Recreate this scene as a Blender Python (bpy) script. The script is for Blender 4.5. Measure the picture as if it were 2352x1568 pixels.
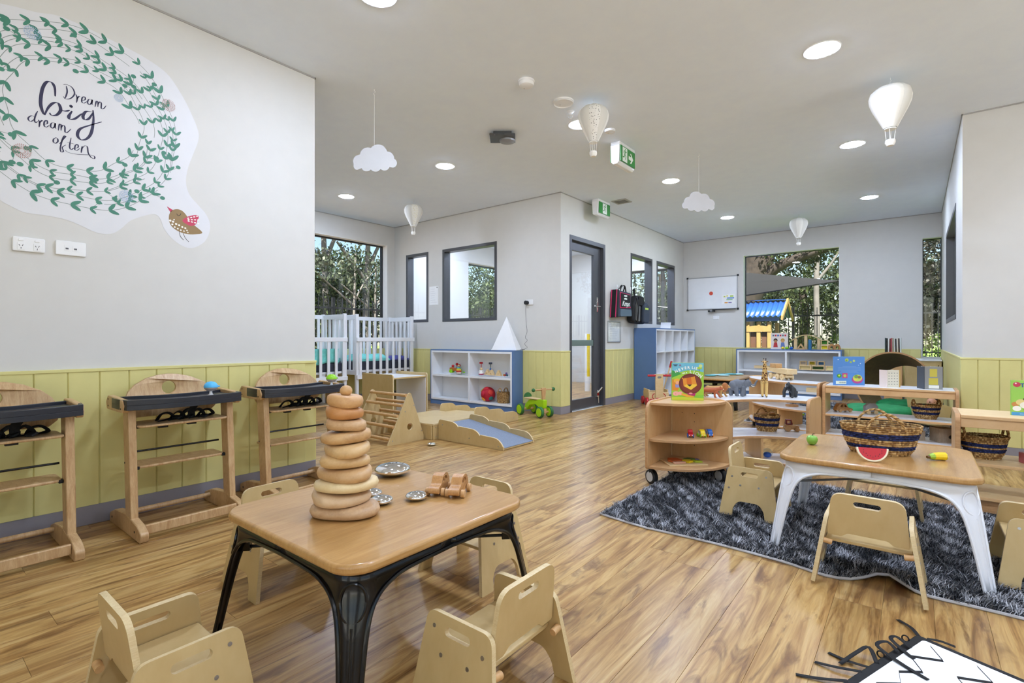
import bpy, bmesh, math, random
import numpy as np
from mathutils import Vector, Matrix, Euler
from mathutils.geometry import tessellate_polygon

for o in list(bpy.data.objects):
    bpy.data.objects.remove(o)
sc = bpy.context.scene
C = sc.collection
PI = math.pi

# ------------------------------------------------------------------ camera
cam_d = bpy.data.cameras.new('camera')
cam_d.sensor_width = 36.0
cam_d.lens = 1163.1 / 2352 * 36
cam_d.shift_y = -6 / 2352
cam_d.clip_start = 0.02
cam_d.clip_end = 400
cam = bpy.data.objects.new('camera', cam_d)
C.objects.link(cam)
cam.location = (0, 0, 1.0)
cam.rotation_euler = (PI / 2, 0, math.radians(38.525))
sc.camera = cam

# ------------------------------------------------------------------ sky, sun, exposure
W = bpy.data.worlds.new('sky')
sc.world = W
W.use_nodes = True
wn = W.node_tree
bg = wn.nodes['Background']
sky = wn.nodes.new('ShaderNodeTexSky')
sky.sky_type = 'NISHITA'
sky.sun_disc = False
sky.sun_elevation = math.radians(42)
sky.sun_rotation = math.radians(150)
sky.altitude = 50
sky.dust_density = 0.6
wn.links.new(sky.outputs[0], bg.inputs[0])
bg.inputs[1].default_value = 0.16
sun_d = bpy.data.lights.new('sun', 'SUN')
sun_d.energy = 15.0
sun_d.angle = math.radians(0.6)
sun_d.color = (1.0, 0.97, 0.92)
sun = bpy.data.objects.new('sun', sun_d)
C.objects.link(sun)
sun.rotation_euler = (math.radians(34), 0, math.radians(24))
LAMP = 250.0           # radiance of the ceiling downlights

vs = sc.view_settings
vs.view_transform = 'Standard'
vs.look = 'None'
vs.exposure = 0.40
vs.gamma = 1.0
vs.use_curve_mapping = False
sc.cycles.max_bounces = 7
sc.cycles.diffuse_bounces = 4
sc.cycles.glossy_bounces = 3
sc.cycles.transmission_bounces = 8
sc.cycles.transparent_max_bounces = 10
sc.cycles.caustics_reflective = False
sc.cycles.caustics_refractive = False
sc.cycles.sample_clamp_indirect = 6.0
sc.cycles.use_denoising = True
sc.cycles.use_adaptive_sampling = True
sc.cycles.adaptive_threshold = 0.035

# ------------------------------------------------------------------ materials
def lin(c):
    if isinstance(c, str):
        c = c.lstrip('#')
        c = [int(c[i:i + 2], 16) / 255 for i in (0, 2, 4)]
    return tuple((v / 12.92 if v <= 0.04045 else ((v + 0.055) / 1.055) ** 2.4) for v in c) + (1.0,)

def new_mat(name):
    m = bpy.data.materials.new(name)
    m.use_nodes = True
    return m, m.node_tree, m.node_tree.nodes['Principled BSDF']

def node(nt, kind, **kw):
    n = nt.nodes.new(kind)
    for k, v in kw.items():
        setattr(n, k, v)
    return n

def ramp(nt, fac, stops):
    r = nt.nodes.new('ShaderNodeValToRGB')
    els = r.color_ramp.elements
    while len(els) < len(stops):
        els.new(0.5)
    for e, (p, c) in zip(els, stops):
        e.position = p
        e.color = c
    nt.links.new(fac, r.inputs[0])
    return r.outputs[0]

def coords(nt, scale=(1, 1, 1), kind='Object', rot=(0, 0, 0)):
    t = nt.nodes.new('ShaderNodeTexCoord')
    mp = nt.nodes.new('ShaderNodeMapping')
    mp.inputs['Scale'].default_value = scale
    mp.inputs['Rotation'].default_value = rot
    nt.links.new(t.outputs[kind], mp.inputs[0])
    return mp.outputs[0]

def noise(nt, vec, scale=5, detail=4, rough=0.55, dist=0.0):
    n = nt.nodes.new('ShaderNodeTexNoise')
    n.inputs['Scale'].default_value = scale
    n.inputs['Detail'].default_value = detail
    n.inputs['Roughness'].default_value = rough
    n.inputs['Distortion'].default_value = dist
    nt.links.new(vec, n.inputs['Vector'])
    return n.outputs['Fac']

def bump(nt, b, h, strength=0.1, dist=0.01):
    n = nt.nodes.new('ShaderNodeBump')
    n.inputs['Strength'].default_value = strength
    n.inputs['Distance'].default_value = dist
    nt.links.new(h, n.inputs['Height'])
    nt.links.new(n.outputs[0], b.inputs['Normal'])

MATS = {}
def plain(name, col, rough=0.5, metal=0.0, spec=0.5, var=0.0, vscale=8, bmp=0.0, bscale=200, coat=0.0):
    if name in MATS:
        return MATS[name]
    m, nt, b = new_mat(name)
    c = lin(col)
    b.inputs['Base Color'].default_value = c
    b.inputs['Roughness'].default_value = rough
    b.inputs['Metallic'].default_value = metal
    b.inputs['Specular IOR Level'].default_value = spec
    b.inputs['Coat Weight'].default_value = coat
    v = coords(nt)
    f = noise(nt, v, vscale, 3)
    k = max(var, 0.015)
    lo = tuple(x * (1 - k) for x in c[:3]) + (1,)
    hi = tuple(min(1, x * (1 + k)) for x in c[:3]) + (1,)
    nt.links.new(ramp(nt, f, [(0.3, lo), (0.7, hi)]), b.inputs['Base Color'])
    if bmp:
        bump(nt, b, noise(nt, v, bscale, 2), bmp, 0.002)
    MATS[name] = m
    return m

def wood(name, light, dark, scale=(1, 1, 1), rough=0.38, streak=0.5, gscale=6.0, coat=0.0, spec=0.5):
    """grain runs along the axis with the smallest scale"""
    if name in MATS:
        return MATS[name]
    m, nt, b = new_mat(name)
    v = coords(nt, scale)
    info = nt.nodes.new('ShaderNodeObjectInfo')
    add = nt.nodes.new('ShaderNodeVectorMath')
    add.operation = 'ADD'
    sca = nt.nodes.new('ShaderNodeMath')
    sca.operation = 'MULTIPLY'
    sca.inputs[1].default_value = 37.0
    nt.links.new(info.outputs['Random'], sca.inputs[0])
    nt.links.new(v, add.inputs[0])
    nt.links.new(sca.outputs[0], add.inputs[1])
    v = add.outputs[0]
    n1 = noise(nt, v, gscale, 5, 0.6, 0.8)
    n2 = noise(nt, v, gscale * 7, 3, 0.6, 0.2)
    mx = nt.nodes.new('ShaderNodeMath')
    mx.operation = 'MULTIPLY_ADD'
    mx.inputs[1].default_value = 0.35
    nt.links.new(n2, mx.inputs[0])
    sb = nt.nodes.new('ShaderNodeMath')
    sb.operation = 'MULTIPLY'
    sb.inputs[1].default_value = 0.65
    nt.links.new(n1, sb.inputs[0])
    nt.links.new(sb.outputs[0], mx.inputs[2])
    L, D = lin(light), lin(dark)
    mid = tuple((a + b_) / 2 for a, b_ in zip(L, D))
    w = 0.12 + 0.2 * (1 - streak)
    nt.links.new(ramp(nt, mx.outputs[0], [(0.5 - w, D), (0.5, mid), (0.5 + w, L)]), b.inputs['Base Color'])
    b.inputs['Roughness'].default_value = rough
    b.inputs['Coat Weight'].default_value = coat
    b.inputs['Specular IOR Level'].default_value = spec
    bump(nt, b, n2, 0.04, 0.002)
    MATS[name] = m
    return m

def attr_mat(name, attr='col', rough=0.7, spec=0.3, trans=0.0):
    """colour from a per-face colour attribute of the mesh (print, fibres, leaves)"""
    if name in MATS:
        return MATS[name]
    m, nt, b = new_mat(name)
    a = nt.nodes.new('ShaderNodeAttribute')
    a.attribute_name = attr
    nt.links.new(a.outputs['Color'], b.inputs['Base Color'])
    b.inputs['Roughness'].default_value = rough
    b.inputs['Specular IOR Level'].default_value = spec
    if trans:
        tr = nt.nodes.new('ShaderNodeBsdfTranslucent')
        nt.links.new(a.outputs['Color'], tr.inputs[0])
        mx = nt.nodes.new('ShaderNodeMixShader')
        mx.inputs[0].default_value = trans
        nt.links.new(b.outputs[0], mx.inputs[1])
        nt.links.new(tr.outputs[0], mx.inputs[2])
        nt.links.new(mx.outputs[0], nt.nodes['Material Output'].inputs[0])
    MATS[name] = m
    return m

def glass_mat(name, tint=(0.97, 0.98, 0.98), refl=0.9):
    if name in MATS:
        return MATS[name]
    m, nt, b = new_mat(name)
    nt.nodes.remove(b)
    tr = nt.nodes.new('ShaderNodeBsdfTransparent')
    tr.inputs[0].default_value = tint + (1,)
    gl = nt.nodes.new('ShaderNodeBsdfGlossy')
    gl.inputs['Roughness'].default_value = 0.01
    gl.inputs[0].default_value = (refl, refl, refl, 1)
    lw = nt.nodes.new('ShaderNodeLayerWeight')
    pw = nt.nodes.new('ShaderNodeMath'); pw.operation = 'POWER'; pw.inputs[1].default_value = 5.0
    nt.links.new(lw.outputs['Facing'], pw.inputs[0])
    fr = nt.nodes.new('ShaderNodeMath'); fr.operation = 'MULTIPLY_ADD'
    fr.inputs[1].default_value = 0.85; fr.inputs[2].default_value = 0.03
    nt.links.new(pw.outputs[0], fr.inputs[0])
    mx = nt.nodes.new('ShaderNodeMixShader')
    nt.links.new(fr.outputs[0], mx.inputs[0])
    nt.links.new(tr.outputs[0], mx.inputs[1])
    nt.links.new(gl.outputs[0], mx.inputs[2])
    nt.links.new(mx.outputs[0], nt.nodes['Material Output'].inputs[0])
    MATS[name] = m
    return m

def emit(name, col, s):
    if name in MATS:
        return MATS[name]
    m, nt, b = new_mat(name)
    b.inputs['Base Color'].default_value = (0.9, 0.9, 0.9, 1)
    b.inputs['Emission Color'].default_value = lin(col)
    b.inputs['Emission Strength'].default_value = s
    MATS[name] = m
    return m

WHITE = plain('wall_paint', '#d6d4cf', 0.62, spec=0.3, bmp=0.03, bscale=350)
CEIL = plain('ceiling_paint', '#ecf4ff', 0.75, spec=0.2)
YELLOW = plain('wainscot_yellow', '#dbd28c', 0.45, spec=0.4, var=0.03)
GREYB = plain('baseboard_vinyl', '#8f8b90', 0.5)
ALU = plain('grey_aluminium', '#55565a', 0.38, 0.35, var=0.04)
ALUL = plain('light_aluminium', '#b9babc', 0.3, 0.7)
TRIMW = plain('white_trim', '#f3f3f3', 0.4)
GLASS = glass_mat('window_glass')
PLY = wood('birch_ply', '#d2b987', '#bb9d66', (1.2, 1.2, 0.6), 0.36, 0.2, 3.0)
PLYE = wood('ply_edge', '#e2cfa4', '#c8ab78', (14, 14, 110), 0.5, 0.5, 3.0)
MAPLE = wood('maple_shelf', '#e3bd8d', '#cf9f68', (1.5, 5, 1.5), 0.3, 0.25, 2.5)
MAPLEV = wood('maple_panel', '#dfb885', '#c99a63', (4, 4, 0.8), 0.33, 0.25, 2.5)
MAPLEE = wood('maple_edge', '#cfa272', '#a97a4c', (6, 6, 30), 0.45, 0.5, 3.0)
LAMIN = plain('white_laminate', '#eef0f3', 0.22, spec=0.5)
RUBW = wood('rubberwood', '#d9b98b', '#ab8050', (4, 14, 2.0), 0.4, 0.55, 3.0)
OAKT = wood('table_oak', '#c99e64', '#a4763d', (14, 1.1, 4), 0.3, 0.45, 3.2, coat=0.25)
BEECH = wood('beech_toy', '#d9b07c', '#b98a55', (6, 6, 6), 0.42, 0.3, 3.0)
PINE = wood('pine_pale', '#e7cd9f', '#d3ae76', (3, 12, 12), 0.45, 0.3, 2.5)
BLACKP = plain('black_gloss_steel', '#060607', 0.2, 0.0, 0.4, coat=0.12)
WHITEP = plain('white_gloss_steel', '#e6e8ee', 0.25, 0.0, 0.4, coat=0.15)
DARKPL = plain('dark_tray_plastic', '#26282f', 0.42)
BLACKW = plain('black_webbing', '#0d0d0f', 0.75)
BLUEC = plain('blue_laminate', '#5b7aa8', 0.38, var=0.03)
CHROME = plain('mirror_steel', '#e9e9ea', 0.04, 1.0)
STEEL = plain('steel_screw', '#a9a9ad', 0.3, 1.0)
BLACKR = plain('black_rubber', '#1a1b1d', 0.6)
GREYR = plain('grey_hub', '#c3c3c4', 0.45)
WHITEC = plain('white_cot_paint', '#eeeef0', 0.35)
WPLAS = plain('white_plastic', '#eeeeee', 0.35)
RED = plain('red_paint', '#c01725', 0.35)
DKRED = plain('dark_red_paint', '#7a1f22', 0.4)
GREEN = plain('green_paint', '#8fce1d', 0.35)
DKGREEN = plain('dark_green_paint', '#2f7d34', 0.4)
BLUE = plain('blue_paint', '#1f5fb5', 0.35)
LBLUE = plain('sky_blue_paint', '#4fb3e8', 0.35)
YEL = plain('yellow_paint', '#f2d21f', 0.35)
ORANGE = plain('orange_paint', '#f08a1d', 0.4)
PURPLE = plain('indigo_cloth', '#55569b', 0.8)
AQUA = plain('aqua_cloth', '#7fd8cf', 0.85, var=0.12, vscale=30)
NAVYC = plain('charcoal_mattress', '#383a48', 0.8, var=0.1, vscale=40)
CLOTHW = plain('white_cloth', '#f1f1ef', 0.9)
GREENC = plain('green_cushion', '#1f8a4f', 0.7, var=0.12, vscale=12)
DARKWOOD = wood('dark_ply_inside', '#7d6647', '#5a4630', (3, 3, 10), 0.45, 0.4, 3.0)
PRINT = attr_mat('printed_colour', rough=0.45, spec=0.4)
FIBRE = attr_mat('rug_fibre', rough=0.75, spec=0.25)
LEAFM = attr_mat('leaf_colour', rough=0.55, spec=0.35, trans=0.25)

# ------------------------------------------------------------------ mesh helpers
class MB:
    """collects shapes into one mesh; T is the current transform"""
    def __init__(s):
        s.v, s.f, s.m, s.c = [], [], [], []
        s.T = Matrix.Identity(4)
        s.mi = 0
        s.col = None
    def add(s, vs_, fs_, mi=None):
        o = len(s.v)
        s.v += [tuple(s.T @ Vector(p)) for p in vs_]
        for f in fs_:
            s.f.append(tuple(i + o for i in f))
            s.m.append(s.mi if mi is None else mi)
            s.c.append(s.col)
        return s
    def box(s, x0, x1, y0, y1, z0, z1):
        v = [(x, y, z) for z in (z0, z1) for y in (y0, y1) for x in (x0, x1)]
        return s.add(v, [(0, 2, 3, 1), (4, 5, 7, 6), (0, 1, 5, 4), (2, 6, 7, 3), (0, 4, 6, 2), (1, 3, 7, 5)])
    def plate(s, out, holes, z0, z1, edge_mi=None, axis='z'):
        """outline (and holes) in a plane, extruded z0..z1 along axis; axis x: (y,z), axis y: (x,z)"""
        def P(p, h):
            return (p[0], p[1], h) if axis == 'z' else ((h, p[0], p[1]) if axis == 'x' else (p[0], h, p[1]))
        loops = [list(out)] + [list(h) for h in holes]
        flat = [p for l in loops for p in l]
        n = len(flat)
        vs_ = [P(p, z0) for p in flat] + [P(p, z1) for p in flat]
        if holes:
            tri = tessellate_polygon([[Vector((p[0], p[1], 0)) for p in l] for l in loops])
            fs_ = []
            for t in tri:
                a = [flat[i] for i in t]
                ar = (a[1][0] - a[0][0]) * (a[2][1] - a[0][1]) - (a[2][0] - a[0][0]) * (a[1][1] - a[0][1])
                if abs(ar) < 1e-12:
                    continue
                t = t if ar > 0 else t[::-1]
                fs_ += [tuple(i + n for i in t), tuple(t[::-1])]
        else:
            ar = sum(flat[i][0] * flat[(i + 1) % n][1] - flat[(i + 1) % n][0] * flat[i][1] for i in range(n))
            idx = list(range(n)) if ar > 0 else list(range(n))[::-1]
            fs_ = [tuple(i + n for i in idx), tuple(idx[::-1])]
        s.add(vs_, fs_)
        o = len(s.v) - 2 * n
        k = 0
        for li, l in enumerate(loops):
            m_ = len(l)
            ar = sum(l[i][0] * l[(i + 1) % m_][1] - l[(i + 1) % m_][0] * l[i][1] for i in range(m_))
            flip = (ar < 0) != (li > 0)
            for i in range(m_):
                a, b_ = k + i, k + (i + 1) % m_
                q = (a, b_, b_ + n, a + n)
                if flip:
                    q = q[::-1]
                s.f.append(tuple(i_ + o for i_ in q))
                s.m.append(s.mi if edge_mi is None else edge_mi)
                s.c.append(s.col)
            k += m_
        return s
    def tube(s, path, r, n=8, closed=False, flat=1.0, up=None):
        """flat<1 squashes the section along its second axis"""
        P = [Vector(p) for p in path]
        N = len(P)
        R = r if isinstance(r, (list, tuple)) else [r] * N
        rings = []
        prev = None
        for i, p in enumerate(P):
            if closed:
                t = P[(i + 1) % N] - P[i - 1]
            else:
                t = P[min(i + 1, N - 1)] - P[max(i - 1, 0)]
            t = t.normalized() if t.length > 1e-9 else Vector((0, 0, 1))
            if up is not None:
                u = Vector(up)
            elif prev is None:
                u = Vector((0, 0, 1)) if abs(t.z) < 0.9 else Vector((1, 0, 0))
            else:
                u = prev
            a = t.cross(u)
            if a.length < 1e-6:
                a = t.cross(Vector((0.3, 0.9, 0.1)))
            a.normalize()
            b_ = a.cross(t).normalized()
            prev = b_
            rings.append([p + (a * math.cos(2 * PI * j / n) + b_ * (flat * math.sin(2 * PI * j / n))) * R[i] for j in range(n)])
        vs_ = [v for rg in rings for v in rg]
        fs_ = []
        for i in range(N if closed else N - 1):
            for j in range(n):
                a, b_ = i * n + j, i * n + (j + 1) % n
                c_, d = ((i + 1) % N) * n + (j + 1) % n, ((i + 1) % N) * n + j
                fs_.append((a, b_, c_, d))
        if not closed:
            fs_ += [tuple(range(n))[::-1], tuple((N - 1) * n + j for j in range(n))]
        return s.add(vs_, fs_)
    def cyl(s, a, b_, r, n=16, r2=None):
        return s.tube([a, b_], [r, r if r2 is None else r2], n)
    def lathe(s, prof, n=24, c=(0, 0, 0), sx=1.0, sy=1.0, wob=None):
        vs_, fs_ = [], []
        for i, (r, z) in enumerate(prof):
            for j in range(n):
                t = 2 * PI * j / n
                k = 1 if wob is None else wob(t, i)
                vs_.append((c[0] + r * k * sx * math.cos(t), c[1] + r * k * sy * math.sin(t), c[2] + z))
        m_ = len(prof)
        for i in range(m_ - 1):
            for j in range(n):
                a, b_ = i * n + j, i * n + (j + 1) % n
                fs_.append((a, b_, b_ + n, a + n))
        if prof[0][0] > 1e-6:
            fs_.append(tuple(range(n))[::-1])
        if prof[-1][0] > 1e-6:
            fs_.append(tuple((m_ - 1) * n + j for j in range(n)))
        return s.add(vs_, fs_)
    def ball(s, c, rx, ry=None, rz=None, n=16, m=10):
        ry = rx if ry is None else ry
        rz = rx if rz is None else rz
        vs_ = [(c[0], c[1], c[2] - rz)]
        for i in range(1, m):
            a = -PI / 2 + PI * i / m
            for j in range(n):
                t = 2 * PI * j / n
                vs_.append((c[0] + rx * math.cos(a) * math.cos(t), c[1] + ry * math.cos(a) * math.sin(t), c[2] + rz * math.sin(a)))
        vs_.append((c[0], c[1], c[2] + rz))
        fs_ = [(0, 1 + (j + 1) % n, 1 + j) for j in range(n)]
        for i in range(m - 2):
            for j in range(n):
                a, b_ = 1 + i * n + j, 1 + i * n + (j + 1) % n
                fs_.append((a, b_, b_ + n, a + n))
        k = 1 + (m - 2) * n
        fs_ += [(k + j, k + (j + 1) % n, len(vs_) - 1) for j in range(n)]
        return s.add(vs_, fs_)
    def build(s, name, mat, parent=None, bevel=0.0, smooth=35, seg=2, stuff=False):
        me = bpy.data.meshes.new(name)
        me.from_pydata(s.v, [], s.f)
        mats = mat if isinstance(mat, (list, tuple)) else [mat]
        for mm in mats:
            me.materials.append(mm)
        if len(mats) > 1:
            me.polygons.foreach_set('material_index', [min(i, len(mats) - 1) for i in s.m])
        if any(c is not None for c in s.c):
            at = me.color_attributes.new('col', 'FLOAT_COLOR', 'CORNER')
            buf = []
            for f, c in zip(s.f, s.c):
                buf += list(c if c is not None else (0.8, 0.8, 0.8, 1)) * len(f)
            at.data.foreach_set('color', buf)
        me.update()
        if smooth:
            me.polygons.foreach_set('use_smooth', [True] * len(me.polygons))
            me.set_sharp_from_angle(angle=math.radians(smooth))
        o = bpy.data.objects.new(name, me)
        C.objects.link(o)
        if parent is not None:
            o.parent = parent
        if bevel:
            b = o.modifiers.new('bevel', 'BEVEL')
            b.width = bevel
            b.segments = seg
            b.limit_method = 'ANGLE'
            b.angle_limit = math.radians(40)
        if stuff:
            o['kind'] = 'stuff'
        return o

def rrect(x0, x1, y0, y1, r, n=5):
    """rounded rectangle; r one radius or four (bl, br, tr, tl)"""
    R = r if isinstance(r, (tuple, list)) else (r,) * 4
    out = []
    for (cx, cy, rr, a0) in ((x0 + R[0], y0 + R[0], R[0], PI), (x1 - R[1], y0 + R[1], R[1], 1.5 * PI),
                             (x1 - R[2], y1 - R[2], R[2], 0), (x0 + R[3], y1 - R[3], R[3], 0.5 * PI)):
        if rr < 1e-6:
            out.append((cx, cy))
        else:
            out += [(cx + rr * math.cos(a0 + i * PI / 2 / n), cy + rr * math.sin(a0 + i * PI / 2 / n)) for i in range(n + 1)]
    return out

def fillet(pts, rads, n=5):
    out = []
    N = len(pts)
    for i in range(N):
        p = Vector(pts[i]); a = Vector(pts[i - 1]); b = Vector(pts[(i + 1) % N])
        r = rads[i] if isinstance(rads, (list, tuple)) else rads
        if r <= 0:
            out.append(tuple(p)); continue
        d1 = (a - p).normalized(); d2 = (b - p).normalized()
        ang = d1.angle(d2)
        t = min(r / math.tan(ang / 2), (a - p).length * 0.49, (b - p).length * 0.49)
        s1, s2 = p + d1 * t, p + d2 * t
        for k in range(n + 1):
            u = k / n
            out.append(tuple((1 - u) ** 2 * s1 + 2 * u * (1 - u) * p + u * u * s2))
    return out

def circ(cx, cy, r, n=20, ry=None):
    ry = r if ry is None else ry
    return [(cx + r * math.cos(2 * PI * i / n), cy + ry * math.sin(2 * PI * i / n)) for i in range(n)]

def smooth_path(pts, n=6, closed=False):
    P = [Vector(p) for p in pts]
    N = len(P)
    out = []
    for i in range(N if closed else N - 1):
        if closed:
            p0, p1, p2, p3 = P[i - 1], P[i], P[(i + 1) % N], P[(i + 2) % N]
        else:
            p0, p1, p2, p3 = P[max(i - 1, 0)], P[i], P[i + 1], P[min(i + 2, N - 1)]
        for k in range(n):
            t = k / n
            out.append(0.5 * ((2 * p1) + (-p0 + p2) * t + (2 * p0 - 5 * p1 + 4 * p2 - p3) * t * t + (-p0 + 3 * p1 - 3 * p2 + p3) * t ** 3))
    if not closed:
        out.append(P[-1])
    return out

def tag(o, label, cat, group=None):
    o['label'] = label
    o['category'] = cat
    if group:
        o['group'] = group
    return o

def thing(name, label, cat, loc=(0, 0, 0), rz=0.0, group=None):
    o = bpy.data.objects.new(name, None)
    o.empty_display_size = 0.05
    C.objects.link(o)
    o.location = loc
    o.rotation_euler = (0, 0, rz)
    return tag(o, label, cat, group)

def struct(o):
    o['kind'] = 'structure'
    return o

def empty_struct(name):
    o = bpy.data.objects.new(name, None)
    C.objects.link(o)
    return struct(o)

def copy_tree(o, parent=None):
    c = o.copy()
    C.objects.link(c)
    if parent is not None:
        c.parent = parent
    for ch in list(o.children):
        copy_tree(ch, c)
    return c

def put(o, loc, rz, label, cat=None, group=None):
    o.location = loc
    o.rotation_euler = (0, 0, rz)
    o['label'] = label
    if cat:
        o['category'] = cat
    if group:
        o['group'] = group
    return o

def text_mb(mb, body, size, T, align='CENTER', bold=0.0, shear=0.0, ext=0.0003):
    """lettering from the built-in font, appended to mb as thin solid letters"""
    cu = bpy.data.curves.new('lettering', 'FONT')
    cu.body = body
    cu.size = size
    cu.align_x = align
    cu.align_y = 'CENTER'
    cu.offset = bold
    cu.shear = shear
    cu.extrude = ext
    cu.resolution_u = 3
    o = bpy.data.objects.new('lettering_tmp', cu)
    C.objects.link(o)
    me = o.to_mesh()
    keep = mb.T
    mb.T = keep @ T
    mb.add([tuple(v.co) for v in me.vertices], [tuple(p.vertices) for p in me.polygons])
    mb.T = keep
    o.to_mesh_clear()
    bpy.data.objects.remove(o)
    bpy.data.curves.remove(cu)

def TR(x=0, y=0, z=0, rx=0, ry=0, rz=0, s=1):
    return Matrix.Translation((x, y, z)) @ Euler((rx, ry, rz)).to_matrix().to_4x4() @ Matrix.Scale(s, 4)

# ================================================================== the room
H = 2.94
WAIN = 0.84
BASE = 0.104
XL, XC, XW, XR, XE = -3.49, -3.66, -7.10, 0.32, 3.2
YS, YA, YP, YB, YN = -2.2, 2.03, 5.63, 10.15, 5.85

def wall(name, axis, inner, outer, a0, a1, holes=(), z1=H):
    """axis 'x': plane x=const spanning y; axis 'y': plane y=const spanning x. holes (a0,a1,z0,z1)"""
    mb = MB()
    hs = [[(h[0], h[2]), (h[1], h[2]), (h[1], h[3]), (h[0], h[3])] for h in holes]
    mb.plate([(a0, 0), (a1, 0), (a1, z1), (a0, z1)], hs, min(inner, outer), max(inner, outer), axis=axis)
    return struct(mb.build(name, WHITE, smooth=0))

W5 = (-2.528, -1.005, 0.80, 2.56)
W6 = (0.09, 0.318, 0.72, 2.56)
W8 = (-5.0, -3.86, 0.80, 2.46)        # next room, north
W9 = (7.5, 9.7, 0.80, 2.55)           # next room, west
W0 = (3.0, 5.476, 0.80, 2.605)        # behind the cots
W1 = (-6.788, -6.231, 1.275, 2.423)
W2 = (-5.90, -4.763, 1.271, 2.423)
DOOR = (5.848, 6.846, 0.0, 2.415)
W3 = (7.727, 8.601, 1.262, 2.415)
W4 = (8.795, 9.672, 1.262, 2.415)
W7 = (6.72, 8.74, 1.20, 2.36)
wall('wall_left', 'x', XL, XL - 0.14, YS - 0.2, YA)
wall('wall_alcove', 'y', YA, YA - 0.14, XW - 0.2, XL - 0.14)
wall('wall_west', 'x', XW, XW - 0.2, YA, YB + 0.2, [W0, W9])
wall('wall_partition', 'y', YP, YP + 0.12, XW, XC, [W1, W2])
wall('wall_entry', 'x', XC, XC - 0.12, YP + 0.12, YB, [(DOOR[0], DOOR[1], 0.001, DOOR[3]), W3, W4])
wall('wall_back', 'y', YB, YB + 0.2, XW, XR + 0.13, [W8, W5, (W6[0], XR, W6[2], W6[3])])
wall('wall_right', 'x', XR, XR + 0.13, YN + 0.12, YB, [W7])
wall('wall_bay', 'y', YN, YN + 0.12, XR, XE + 0.2)
wall('wall_east', 'x', XE, XE + 0.2, YS, YN, [(-1.6, 1.2, 0.05, 2.5), (2.2, 4.6, 0.9, 2.5)])  # openings here and in the rear wall are added to admit daylight
wall('wall_rear', 'y', YS, YS - 0.2, XL, XE + 0.2, [(-1.6, -0.4, 0.05, 2.5), (0.1, 2.6, 0.05, 2.5)])
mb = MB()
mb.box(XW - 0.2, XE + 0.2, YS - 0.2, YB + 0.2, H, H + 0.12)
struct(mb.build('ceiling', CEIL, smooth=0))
# unseen overhang, added to keep direct sun off the rear and east glass
for i_, b_ in enumerate(((XW - 0.2, XE + 1.9, YS - 1.9, YS - 0.2), (XE + 0.2, XE + 1.9, YS - 0.2, YN + 0.2))):
    mb = MB(); mb.box(*b_, H + 0.0, H + 0.12); struct(mb.build('eave_%s' % ('rear', 'east')[i_], TRIMW, smooth=0))
# thin grey strips painted as the shadow gap where walls meet the ceiling
SHL = plain('painted_shadow_line', '#a9a8a6', 0.7)
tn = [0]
def trim(mb, mat, bevel=0.0):
    tn[0] += 1
    return struct(mb.build('trim_%d' % tn[0], mat, bevel=bevel))
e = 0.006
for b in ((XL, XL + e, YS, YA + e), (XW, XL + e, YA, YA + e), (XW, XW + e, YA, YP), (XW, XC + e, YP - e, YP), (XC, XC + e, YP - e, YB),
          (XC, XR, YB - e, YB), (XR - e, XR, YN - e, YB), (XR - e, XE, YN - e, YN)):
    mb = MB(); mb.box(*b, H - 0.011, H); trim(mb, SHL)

# ---- wainscot boards: each board a piece of the trim it belongs to
PITCH = 0.1325
_bm = MB()
_bm.plate([(0.001, 0), (PITCH - 0.001, 0), (PITCH - 0.001, 0.008), (PITCH - 0.005, 0.0125), (0.005, 0.0125), (0.001, 0.008)], [], BASE, WAIN - 0.017)
board0 = _bm.build('board', YELLOW, smooth=0)
bmesh_board = board0.data
bpy.data.objects.remove(board0)
def wainscot(p0, p1, normal_rz, first=0.0):
    """p0->p1 along the wall foot, boards on the left-hand side of the direction given by normal_rz"""
    d = Vector((p1[0] - p0[0], p1[1] - p0[1], 0))
    L = d.length
    ang = math.atan2(d.y, d.x)
    tn[0] += 1
    root = empty_struct('trim_%d' % tn[0])
    root.location = (p0[0], p0[1], 0)
    root.rotation_euler = (0, 0, ang)
    mb = MB(); mb.box(0, L, 0.0, 0.005, BASE, WAIN - 0.016); mb.build('backing', YELLOW, root, smooth=0)
    mb = MB(); mb.box(0, L, 0.0, 0.017, WAIN - 0.017, WAIN); mb.build('cap_rail', YELLOW, root, bevel=0.002)
    x = first
    while x < L - 0.01:
        w = min(PITCH, L - x)
        o = bpy.data.objects.new('board', bmesh_board)
        C.objects.link(o)
        o.parent = root
        o.location = (x, 0, 0)
        if w < PITCH - 1e-4:
            o.scale = (w / PITCH, 1, 1)
        x += PITCH
    mb = MB(); mb.box(0, L, 0.0, 0.010, 0, BASE)
    b = mb.build('baseboard_%d' % tn[0], GREYB, bevel=0.002)
    b.location = root.location; b.rotation_euler = root.rotation_euler
    struct(b)
    return root
# direction chosen so that +y of the strip points into the room
wainscot((XL, 2.03), (XL, -2.19), 0, 0.078)
wainscot((XW, YA), (XL, YA), 0)
wainscot((XW, YP - 0.02), (XW, YA), 0)
wainscot((XC + 0.0005, YP), (XW, YP), 0)
wainscot((XC, DOOR[0]), (XC, YP - 0.013), 0)
wainscot((XC, YB), (XC, DOOR[1]), 0)
wainscot((XR - 0.25, YB), (XC, YB), 0)
wainscot((XR, YN - 0.013), (XR, YB), 0)
wainscot((XE, YN), (XR - 0.012, YN), 0)

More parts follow.
